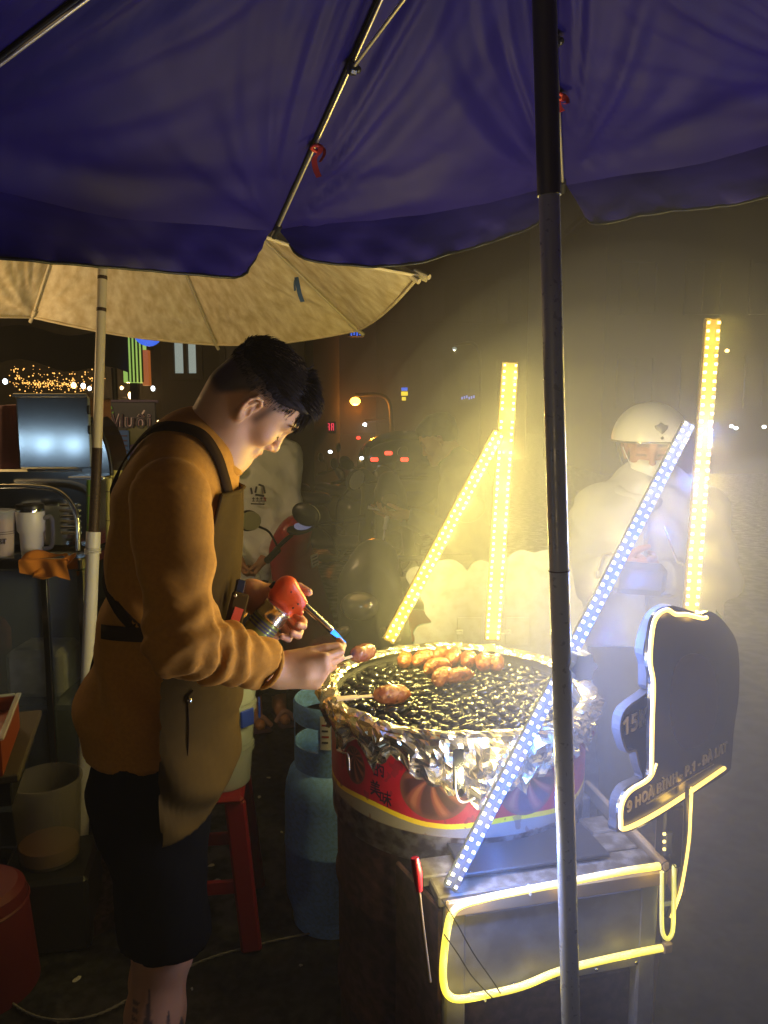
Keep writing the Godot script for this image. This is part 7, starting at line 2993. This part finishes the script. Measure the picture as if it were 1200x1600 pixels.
func bystanders() -> void:
	# ---- the one in a grey hooded sweater behind the vendor
	var t := 4.35
	var an := at_y(405, 1100, 0.09)
	var o := thing("person", "person in a grey hooded sweater standing behind the vendor holding a clear bag", "person", Vector3(an.x, 0, an.z))
	var C := at(412, 790, t)
	var J := {"lat": Vector3.RIGHT, "depth": Vector3(0.15, 0, 1).normalized(), "rn": 0.10, "rc": 0.195, "rw": 0.185, "ra": 0.072,
		"neck": at(404, 678, t), "chest": at(407, 745, t), "waist": at(408, 850, t), "hem": at(408, 905, t),
		"sh_l": at(452, 708, t), "el_l": at(455, 815, t - 0.02), "wr_l": at(413, 872, t - 0.20),
		"sh_r": at(358, 708, t), "el_r": at(348, 810, t), "wr_r": at(372, 872, t - 0.20),
		"hip_l": at(425, 925, t), "hip_r": at(388, 925, t), "kn_l": Vector3(at(425, 925, t).x + 0.01, 0.48, an.z - 0.02), "kn_r": Vector3(at(388, 925, t).x, 0.48, an.z),
		"an_l": Vector3(an.x + 0.10, 0.09, an.z - 0.05), "an_r": Vector3(an.x - 0.02, 0.09, an.z + 0.02), "toe": Vector3(0.35, 0, 0.94),
		"head": at(404, 640, t), "hb": Basis(Vector3.UP, -PI / 2 + 0.25) * Basis(Vector3.BACK, -0.3),
		"hx_l": Vector3(-0.5, -0.8, 0.2), "hp_l": Vector3(-0.6, 0.3, -0.5), "hz_l": Vector3(0.2, 0.3, 0.9).normalized(), "curl_l": [[50, 60, 40], [55, 65, 40], [58, 65, 40], [60, 65, 40]],
		"hx_r": Vector3(0.5, -0.8, 0.2), "hp_r": Vector3(0.6, 0.3, -0.5), "hz_r": Vector3(-0.2, 0.3, 0.9).normalized(), "curl_r": [[50, 60, 40], [55, 65, 40], [58, 65, 40], [60, 65, 40]]}
	figure(o, J, M.grey_fleece, M.dark_trousers, Color(0.42, 0.21, 0.12), 3.0)
	var hood := Field.new()
	hood.cap(at(372, 735, t - 0.16), at(362, 700, t + 0.02), 0.04, 0.055, 0.05)
	hood.cap(at(362, 700, t + 0.02), at(405, 690, t + 0.13), 0.055, 0.07, 0.05)
	hood.cap(at(405, 690, t + 0.13), at(446, 700, t + 0.02), 0.07, 0.055, 0.05)
	netted(o, "hood", hood, 0.014, M.grey_fleece)
	# print on the chest: rough dark strokes and three small characters over a line
	var mb := MB.new()
	var zf := t - 0.165
	for q in [[[392, 762, 394, 772], [401, 760, 399, 770], [404, 757, 412, 760], [412, 760, 414, 771], [399, 773, 413, 775]]]:
		for s in q:
			mb.bar(at(s[0], s[1], zf), at(s[2], s[3], zf), 0.010, 0.004)
	for k in 4:
		var cx := 394.0 + k * 6.0
		mb.bar(at(cx, 779, zf), at(cx + 4, 779, zf), 0.004, 0.004)
		mb.bar(at(cx + 2, 777, zf), at(cx + 2, 783, zf), 0.004, 0.004)
		mb.bar(at(cx, 783, zf), at(cx + 4, 783, zf), 0.004, 0.004)
	mb.bar(at(392, 787, zf), at(413, 788, zf), 0.007, 0.004)
	commit(mb, o, "chest_print", M.print_dark)
	mb = MB.new()
	mb.bar(at(413, 777, zf), at(415, 783, zf), 0.008, 0.004)
	commit(mb, o, "chest_print", M.print_red)
	# slippers
	for k in 2:
		var a: Vector3 = J.an_l if k == 0 else J.an_r
		mb = MB.new()
		mb.box(a + Vector3(0.03, -0.078, 0.06), Vector3(0.095, 0.022, 0.25), Basis(Vector3.UP, 0.36), 0.01)
		commit(mb, o, "slipper", M.slipper_dark)
		mb = MB.new()
		mb.tube(smooth_path([a + Vector3(0.0, -0.07, 0.12), a + Vector3(0.045, -0.015, 0.115), a + Vector3(0.10, -0.07, 0.10)], 6), 0.015, 8)
		commit(mb, o, "slipper_strap", M.slipper_pink)
	# clear bag in the hand
	var b := Field.new()
	var h := at(402, 898, t - 0.24)
	b.cap(h, h + Vector3(0.0, -0.10, 0.02), 0.015, 0.05, 0.02)
	b.cap(h + Vector3(0.0, -0.10, 0.02), h + Vector3(-0.01, -0.17, 0.02), 0.05, 0.055, 0.02)
	tag(netted(self, "plastic_bag", b, 0.01, M.bag_clear, null, func(p): return 0.008 * noise.get_noise_3d(p.x * 25.0, p.y * 12.0, p.z * 25.0)), "clear plastic bag hanging from the grey sweatered person's hand", "bag")

	# ---- the helmeted one in a pale jacket at right
	t = 2.62
	var base := at_y(1000, 1285, 0.0)
	base = Vector3(at(1015, 1000, t).x, 0, -2.55)
	o = thing("person", "person in white half helmet, face mask and pale jacket waiting behind the sign", "person", base)
	J = {"lat": Vector3.RIGHT, "depth": Vector3(-0.1, 0, 1).normalized(), "rn": 0.11, "rc": 0.225, "rw": 0.225, "ra": 0.088,
		"neck": at(1015, 768, t), "chest": at(1015, 830, t), "waist": at(1015, 930, t), "hem": at(1017, 1002, t),
		"sh_r": at(935, 800, t), "el_r": at(912, 905, t - 0.02), "wr_r": at(958, 895, t - 0.24),
		"sh_l": at(1096, 800, t), "el_l": at(1120, 905, t), "wr_l": at(1030, 900, t - 0.24),
		"hip_l": at(1058, 1020, t), "hip_r": at(975, 1020, t), "kn_l": Vector3(base.x + 0.09, 0.47, base.z + 0.03), "kn_r": Vector3(base.x - 0.09, 0.47, base.z + 0.02),
		"an_l": Vector3(base.x + 0.10, 0.09, base.z), "an_r": Vector3(base.x - 0.10, 0.09, base.z), "toe": Vector3(-0.15, 0, 1),
		"head": at(1014, 705, t), "hb": Basis(Vector3.UP, -PI / 2 - 0.22) * Basis(Vector3.BACK, -0.16),
		"hx_l": Vector3(-0.95, 0.1, 0.2), "hp_l": Vector3(0.1, 0.2, -0.9), "hz_l": Vector3.UP, "curl_l": [[40, 50, 30], [45, 50, 30], [48, 52, 30], [50, 52, 30]],
		"hx_r": Vector3(0.95, 0.1, 0.2), "hp_r": Vector3(0.1, 0.2, -0.9), "hz_r": Vector3.UP, "curl_r": [[40, 50, 30], [45, 50, 30], [48, 52, 30], [50, 52, 30]]}
	var jacket: Field = figure(o, J, M.pale_fleece, M.dark_trousers, Color(0.36, 0.17, 0.10), 11.0, false).top
	var seams := [
		[[962, 786], [945, 815], [938, 850], [940, 890]], [[1068, 786], [1088, 815], [1096, 850], [1094, 900]],
		[[905, 890], [914, 899], [930, 903], [945, 900]], [[1088, 905], [1104, 912], [1122, 908]],
		[[968, 950], [980, 972], [984, 1000]], [[1058, 950], [1047, 972], [1044, 1000]], [[962, 990], [990, 996], [1040, 996], [1072, 988]],
	]
	for sm in seams:
		var sp := []
		for q in sm:
			sp.append(jacket.onto(at(q[0], q[1], t - 0.28), 0.006))
		mb = MB.new()
		mb.tube(smooth_path(sp, 6), 0.0042, 6)
		commit(mb, o, "seam", M.wire_grey)
	var hb: Basis = J.hb
	var hd: Vector3 = J.head
	var co := Field.new()
	co.cap(at(966, 772, t - 0.06), at(1015, 788, t - 0.14), 0.024, 0.022, 0.03)
	co.cap(at(1015, 788, t - 0.14), at(1063, 772, t - 0.06), 0.022, 0.024, 0.03)
	co.cap(at(966, 772, t - 0.06), at(1015, 760, t + 0.12), 0.024, 0.04, 0.03)
	co.cap(at(1063, 772, t - 0.06), at(1015, 760, t + 0.12), 0.024, 0.04, 0.03)
	netted(o, "collar", co, 0.013, M.pale_fleece)
	mb = MB.new()
	mb.bar(at(1008, 800, t - 0.165), at(1012, 1000, t - 0.185), 0.012, 0.006, Vector3(-0.1, 0, 1))
	commit(mb, o, "zip", M.table_board)
	# mask
	var mk := Field.new()
	mk.ell(hd + hb * Vector3(0.052, -0.050, 0), Vector3(0.064, 0.058, 0.071), hb, 0.02)
	mk.ell(hd + hb * Vector3(0.094, -0.030, 0), Vector3(0.030, 0.034, 0.034), hb, 0.03)
	mk.cut(hb * Vector3(-1, 0, 0), hd + hb * Vector3(0.010, 0, 0))
	mk.cut(hb * Vector3(0.25, 1, 0), hd + hb * Vector3(0.09, -0.010, 0))
	netted(o, "face_mask", mk, 0.006, M.mask_white, null, func(p): return 0.0015 * sin((hb.transposed() * (p - hd)).y * 420.0))
	for s in [-1.0, 1.0]:
		mb = MB.new()
		mb.tube(smooth_path([hd + hb * Vector3(0.05, -0.025, s * 0.068), hd + hb * Vector3(0.01, -0.005, s * 0.078), hd + hb * Vector3(-0.018, 0.01, s * 0.084)], 4), 0.002, 6)
		commit(mb, o, "mask_loop", M.mask_white)
	# helmet: a thing of its own
	var hl := thing("helmet", "white half helmet with a dark diamond badge on the masked person's head", "helmet", hd)
	mb = MB.new()
	mb.xf = Transform3D(hb * Basis(Vector3.BACK, 0.10), hd + hb * Vector3(0.0, 0.040, 0))
	var prof := []
	for i in 15:
		var a := PI / 2 * i / 14.0
		prof.append(Vector2(cos(a) * 0.126, sin(a) * 0.128))
	mb.lathe([Vector2(0.116, 0.0), Vector2(0.126, 0.0)] + prof, 44)
	commit(mb, hl, "shell", M.helmet_white)
	mb = MB.new()
	mb.xf = Transform3D(hb * Basis(Vector3.BACK, 0.10), hd + hb * Vector3(0.0, 0.040, 0))
	var rimp := PackedVector3Array()
	for i in 40:
		rimp.append(Vector3(cos(TAU * i / 40), 0, sin(TAU * i / 40)) * 0.1265)
	mb.tube(rimp, 0.0035, 8, true)
	commit(mb, hl, "rim", M.chrome)
	var bf := hb * Basis(Vector3.UP, 0.20) * Basis(Vector3.BACK, 0.10)
	var face := func(y: float, z: float, l := 0.0) -> Vector3:
		var r: float = sqrt(maxf(0.126 * 0.126 - z * z - (y / 1.016) * (y / 1.016), 0.0)) + l
		return hd + hb * Vector3(0.0, 0.040, 0) + bf * Vector3(r, y, z)
	mb = MB.new()
	var dia := [[0.066, 0.0], [0.058, 0.010], [0.055, 0.022], [0.046, 0.020], [0.034, 0.008], [0.028, 0.0], [0.034, -0.008], [0.046, -0.020], [0.055, -0.022], [0.058, -0.010]]
	var ctr: Vector3 = face.call(0.047, 0.0, 0.004)
	for i in dia.size():
		var p: Array = dia[i]
		var q: Array = dia[(i + 1) % dia.size()]
		mb.tri(ctr, face.call(p[0], p[1], 0.002), face.call(q[0], q[1], 0.002))
		mb.quad(face.call(p[0], p[1], 0.002), face.call(p[0], p[1], -0.001), face.call(q[0], q[1], -0.001), face.call(q[0], q[1], 0.002))
	commit(mb, hl, "badge", M.pole_dark)
	mb = MB.new()
	mb.ball(face.call(0.016, 0.0, 0.001), Vector3.ONE * 0.0055, Basis(), 10, 8)
	commit(mb, hl, "stud", M.black_metal)
	for s in [-1.0, 1.0]:
		mb = MB.new()
		mb.tube(smooth_path([hd + hb * Vector3(0.0, 0.04, s * 0.112), hd + hb * Vector3(0.022, -0.04, s * 0.085), hd + hb * Vector3(0.050, -0.112, s * 0.03)], 6), 0.005, 6)
		commit(mb, hl, "chin_strap", M.black_plastic)
	mb = MB.new()
	mb.box((J.wr_r + J.wr_l) / 2.0 + Vector3(-0.005, -0.005, 0.035), Vector3(0.17, 0.10, 0.05), Basis(Vector3.FORWARD, 0.08), 0.02)
	tag(commit(mb, self, "purse", M.pole_dark), "dark purse held in both hands by the helmeted person", "purse")

	# ---- the one in the haze, looking left at a phone
	t = 4.15
	base = at_y(730, 1110, 0.0)
	base = Vector3(at(735, 900, t).x, 0, -4.1)
	o = thing("person", "dim person in navy clothes in the thick smoke looking at a phone", "person", base)
	J = {"lat": Vector3.RIGHT, "depth": Vector3(0.95, 0, 0.3).normalized(), "rn": 0.10, "rc": 0.20, "rw": 0.195, "ra": 0.075,
		"neck": at(715, 725, t), "chest": at(728, 770, t), "waist": at(735, 860, t), "hem": at(737, 915, t),
		"sh_r": at(712, 752, t + 0.16), "el_r": at(690, 830, t + 0.15), "wr_r": at(630, 808, t + 0.05),
		"sh_l": at(735, 752, t - 0.17), "el_l": at(722, 840, t - 0.16), "wr_l": at(640, 806, t - 0.08),
		"hip_l": at(740, 930, t - 0.08), "hip_r": at(736, 930, t + 0.08), "kn_l": Vector3(base.x, 0.47, base.z + 0.08), "kn_r": Vector3(base.x, 0.47, base.z - 0.08),
		"an_l": Vector3(base.x + 0.02, 0.09, base.z + 0.09), "an_r": Vector3(base.x + 0.02, 0.09, base.z - 0.09), "toe": Vector3(-1, 0, 0.1),
		"head": at(690, 690, t), "hb": Basis(Vector3.UP, PI - 0.25) * Basis(Vector3.BACK, -0.45),
		"hx_l": Vector3(-1, 0.05, 0), "hp_l": Vector3(0, 1, 0), "hz_l": Vector3(0, 0.1, -1), "curl_l": [[15, 25, 20], [18, 28, 20], [20, 30, 20], [22, 30, 20]],
		"hx_r": Vector3(-1, 0.05, 0), "hp_r": Vector3(0, 1, 0), "hz_r": Vector3(0, 0.1, 1), "curl_r": [[15, 25, 20], [18, 28, 20], [20, 30, 20], [22, 30, 20]]}
	figure(o, J, M.navy_cloth, M.dark_trousers, Color(0.45, 0.22, 0.13), 17.0, true, 0.006)
	mb = MB.new()
	mb.box(at(596, 796, t), Vector3(0.15, 0.010, 0.075), Basis(Vector3.BACK, -0.16), 0.003)
	tag(commit(mb, self, "phone", M.sticker_white), "pale phone held flat by the dim person in the smoke", "phone")
	mb = MB.new()
	var pa := smooth_path([at(602, 808, t), at(600, 835, t + 0.01), at(596, 860, t), at(600, 874, t), at(614, 876, t), at(619, 864, t)], 6)
	mb.tube(pa, 0.005, 6)
	mb.tube(smooth_path([at(606, 806, t), at(603, 818, t), at(601, 828, t)], 4), [0.012, 0.012, 0.012, 0.012, 0.012, 0.012, 0.012, 0.012, 0.008], 8)
	tag(commit(mb, self, "phone_strap", M.sticker_white), "white strap dangling from the phone in the smoke", "strap")


# ---------------------------------------------------------------- scooters
func scooter(label: String, place: Transform3D, paint: Material, sticker := false) -> void:
	# x forward, y up, z to the rider's right; wheels stand on y = 0
	var o := thing("scooter", label, "scooter", Vector3.ZERO, "scooters parked along the street")
	for w in [0.62, -0.60]:
		var mb := MB.new()
		mb.xf = Transform3D(Basis(Vector3.RIGHT, PI / 2), Vector3(w, 0.27, 0))
		mb.lathe([Vector2(0.19, -0.04), Vector2(0.24, -0.045), Vector2(0.268, -0.02), Vector2(0.272, 0), Vector2(0.268, 0.02), Vector2(0.24, 0.045), Vector2(0.19, 0.04), Vector2(0.185, 0), Vector2(0.19, -0.04)], 32)
		var tyre := commit(mb, o, "wheel", M.rubber)
		mb = MB.new()
		mb.xf = Transform3D(Basis(Vector3.RIGHT, PI / 2), Vector3(w, 0.27, 0))
		mb.lathe([Vector2(0.178, -0.03), Vector2(0.187, -0.03), Vector2(0.187, 0.03), Vector2(0.178, 0.03), Vector2(0.178, -0.03)], 28)
		mb.lathe([Vector2(0, 0.045), Vector2(0.045, 0.045), Vector2(0.05, 0.03), Vector2(0.05, -0.03), Vector2(0.045, -0.045), Vector2(0, -0.045)], 16)
		for k in 5:
			var a := TAU * k / 5
			mb.bar(Vector3(cos(a) * 0.04, 0, sin(a) * 0.04), Vector3(cos(a) * 0.18, 0, sin(a) * 0.18), 0.025, 0.018, Vector3.UP)
		commit(mb, tyre, "rim", M.pole_dark)
	var f := Field.new()
	f.cap(Vector3(0.42, 0.42, 0), Vector3(0.46, 0.90, 0), 0.19, 0.15, 0.06, Vector3(1, 0.1, 0), 0.38)
	f.cap(Vector3(0.45, 0.90, 0), Vector3(0.40, 1.00, 0), 0.10, 0.11, 0.05, Vector3(1, 0.3, 0), 0.7)
	f.cap(Vector3(0.38, 0.32, 0), Vector3(-0.12, 0.30, 0), 0.16, 0.16, 0.05, Vector3.UP, 0.42)
	f.cap(Vector3(-0.10, 0.42, 0), Vector3(-0.70, 0.60, 0), 0.15, 0.13, 0.08, Vector3.BACK, 0.9)
	f.cap(Vector3(-0.15, 0.60, 0), Vector3(-0.85, 0.70, 0), 0.12, 0.07, 0.06, Vector3.UP, 0.8)
	var body := netted(o, "body", f, 0.02, paint)
	var fen := Field.new()
	fen.cap(Vector3(0.46, 0.50, 0), Vector3(0.70, 0.53, 0), 0.085, 0.075, 0.03, Vector3.UP, 0.5)
	fen.cap(Vector3(0.70, 0.53, 0), Vector3(0.88, 0.36, 0), 0.075, 0.06, 0.03, Vector3(0.7, 0.7, 0), 0.4)
	netted(o, "front_fender", fen, 0.018, paint)
	var seat := Field.new()
	seat.cap(Vector3(-0.12, 0.76, 0), Vector3(-0.78, 0.80, 0), 0.13, 0.10, 0.05, Vector3.UP, 0.5)
	netted(o, "seat", seat, 0.018, M.seat_vinyl)
	var mb := MB.new()
	mb.ball(Vector3(0.555, 0.86, 0), Vector3(0.045, 0.06, 0.085), Basis(Vector3.BACK, 0.25), 18, 12)
	commit(mb, o, "headlight", M.headlamp_glass)
	for s in [-1.0, 1.0]:
		mb = MB.new()
		mb.ball(Vector3(0.52, 0.74, s * 0.11), Vector3(0.025, 0.022, 0.05), Basis(Vector3.RIGHT, s * 0.5), 12, 8)
		commit(mb, o, "turn_signal", M.headlamp_glass)
	mb = MB.new()
	mb.ball(Vector3(-0.93, 0.70, 0), Vector3(0.03, 0.035, 0.08), Basis(), 12, 8)
	commit(mb, o, "tail_light", M.red_plastic)
	mb = MB.new()
	mb.tube(smooth_path([Vector3(0.22, 1.00, -0.34), Vector3(0.30, 1.01, -0.20), Vector3(0.36, 1.02, 0), Vector3(0.30, 1.01, 0.20), Vector3(0.22, 1.00, 0.34)], 5), 0.012, 8)
	var hbz := commit(mb, o, "handlebar", M.black_metal)
	for s in [-1.0, 1.0]:
		mb = MB.new()
		mb.tube(PackedVector3Array([Vector3(0.27, 1.005, s * 0.24), Vector3(0.215, 0.998, s * 0.36)]), 0.018, 10)
		commit(mb, hbz, "grip", M.rubber)
		mb = MB.new()
		mb.tube(smooth_path([Vector3(0.29, 1.01, s * 0.22), Vector3(0.30, 1.10, s * 0.25), Vector3(0.28, 1.16, s * 0.33), Vector3(0.27, 1.19, s * 0.36)], 5), 0.006, 7)
		commit(mb, hbz, "mirror_stalk", M.black_metal)
		mb = MB.new()
		mb.ball(Vector3(0.275, 1.205, s * 0.385), Vector3(0.022, 0.052, 0.072), Basis(Vector3.RIGHT, s * -0.35), 18, 12)
		var mr := commit(mb, o, "mirror", M.black_plastic)
		mb = MB.new()
		mb.ball(Vector3(0.2545, 1.205, s * 0.385), Vector3(0.004, 0.047, 0.066), Basis(Vector3.RIGHT, s * -0.35), 18, 8)
		commit(mb, mr, "mirror_glass", M.mirror_glass)
	mb = MB.new()
	mb.ball(Vector3(0.335, 1.045, 0), Vector3(0.05, 0.022, 0.10), Basis(Vector3.BACK, 0.5), 18, 10)
	var dash := commit(mb, o, "dashboard", M.black_plastic)
	mb = MB.new()
	mb.ball(Vector3(0.318, 1.058, 0), Vector3(0.036, 0.006, 0.062), Basis(Vector3.BACK, 0.55), 20, 8)
	commit(mb, dash, "dial", M.dial_blue)
	if sticker:
		mb = MB.new()
		mb.box(Vector3(0.372, 0.82, 0.085), Vector3(0.004, 0.07, 0.055), Basis(Vector3.BACK, 0.06))
		var st := commit(mb, body, "sticker", M.sticker_white)
		for k in 3:
			mb = MB.new()
			mb.box(Vector3(0.369, 0.84 - 0.018 * k, 0.085), Vector3(0.002, 0.006, 0.04), Basis(Vector3.BACK, 0.06))
			commit(mb, st, "printed_line", M.print_dark)
	mb = MB.new()
	mb.tube(PackedVector3Array([Vector3(-0.2, 0.26, 0.14), Vector3(-0.45, 0.26, 0.17), Vector3(-0.5, 0.28, 0.17), Vector3(-0.85, 0.34, 0.18)]), [0.02, 0.025, 0.045, 0.045], 12)
	commit(mb, o, "exhaust", M.pole_dark)
	mb = MB.new()
	mb.tube(PackedVector3Array([Vector3(-0.05, 0.26, -0.10), Vector3(0.0, 0.02, -0.26)]), 0.012, 8)
	commit(mb, o, "side_stand", M.black_metal)
	for s in [-1.0, 1.0]:
		mb = MB.new()
		mb.tube(PackedVector3Array([Vector3(0.62, 0.27, s * 0.06), Vector3(0.46, 0.62, s * 0.06)]), 0.018, 8)
		commit(mb, o, "fork", M.pole_dark)
	o.transform = place


func stand(p: Vector3, fwd: Vector3, lean := 0.0) -> Transform3D:
	var x := (fwd * Vector3(1, 0, 1)).normalized()
	var z := x.cross(Vector3.UP)
	return Transform3D(Basis(x, Vector3.UP, z) * Basis(Vector3.RIGHT, lean), p)


func scooters() -> void:
	# the red one: its handlebar spans the two mirrors seen
	var ml := at(395, 843, 3.75)
	var mr := at(550, 745, 4.25)
	var right := ((mr - ml) * Vector3(1, 0, 1)).normalized()
	var fwd := Vector3.UP.cross(right)
	var lean := -0.20
	var tr := stand(Vector3.ZERO, fwd, lean)
	var mid := (ml + mr) / 2.0
	var off := tr.basis * Vector3(0.27, 1.205, 0)
	tr.origin = Vector3(mid.x - off.x, 0, mid.z - off.z)
	scooter("red scooter leaning on its stand with a blue dial and white sticker", tr, M.scooter_red, true)
	# the dark one facing the grill
	var hp := at_z(556, 976, -2.95)
	tr = stand(Vector3.ZERO, Vector3(-0.42, 0, 0.9), 0.08)
	off = tr.basis * Vector3(0.59, 0.86, 0)
	tr.origin = Vector3(hp.x - off.x, 0, hp.z - off.z)
	scooter("dark scooter whose clear headlight faces the grill", tr, M.scooter_dark)
	# more scooters down the street
	var more := [[520, 735, 8.0, 0.4, "far dark scooter just right of the grey hooded sweater"], [575, 738, 8.4, 0.9, "far dark scooter below the orange street lamp"], [625, 745, 7.6, 1.6, "far dark scooter left of the person in the smoke"], [486, 742, 9.2, 0.2, "farthest dark scooter beside the vendor's forehead"]]
	for q in more:
		var src := get_node("scooter_001")
		var c: Node3D = src.duplicate()
		c.name = numbered("scooter")
		add_child(c)
		var p := at(q[0], q[1], q[2])
		c.transform = stand(Vector3(p.x, 0, p.z), Vector3(cos(q[3]), 0, sin(q[3])), 0.1)
		c.set_meta("label", q[4])


func small_things() -> void:
	# light dots of the far street
	var dots := [[470, 690, 12.0, "white"], [565, 716, 10.0, "white"], [540, 716, 11.0, "warm"], [620, 722, 10.5, "red"], [560, 684, 12.0, "red"], [598, 683, 12.5, "red"], [1136, 548, 20.0, "warm"], [1110, 672, 9.0, "white"], [1143, 666, 14.0, "white"], [1150, 669, 14.0, "white"], [1194, 667, 13.0, "white"], [516, 706, 10.0, "white"]]
	var words := ["tiny white light left of the red and blue LED sign", "small white headlight glint below the orange street lamp", "faint warm light between the far scooters", "red light at the right of the dark car", "small red light above the far scooters", "red light high above the dark car", "small amber light right of the tall golden LED bar", "bluish white light just right of the tall golden LED bar", "left one of a pair of white lights at far right", "right one of a pair of white lights at far right", "white light at the photo's right edge", "white glint above the far scooters"]
	for i in dots.size():
		var q: Array = dots[i]
		var mb := MB.new()
		var r: float = q[2] * 0.0028
		mb.ball(at(q[0], q[1], q[2]), Vector3(r, r * 0.8, r), Basis(), 10, 7)
		var m: Material = {"white": M.lamp_white, "warm": M.lamp_warm, "red": M.tail_red}[q[3]]
		tag(commit(mb, self, "distant_light", m), words[i], "light", "distant lights of the street")
	# dry leaf-like scrap stuck behind the sign's top
	var mb := MB.new()
	mb.sheet(8, 4, func(u, v): return at(1113 + 12 * v * sin(u * PI), 982 - u * 30 + v * 3, 1.56) + Vector3(0.01 * u, 0, 0.004 * sin(u * 5.0)))
	tag(commit(mb, self, "paper_scrap", M.banner_olive), "small curled yellowish scrap beside the neon sign's top right", "scrap")
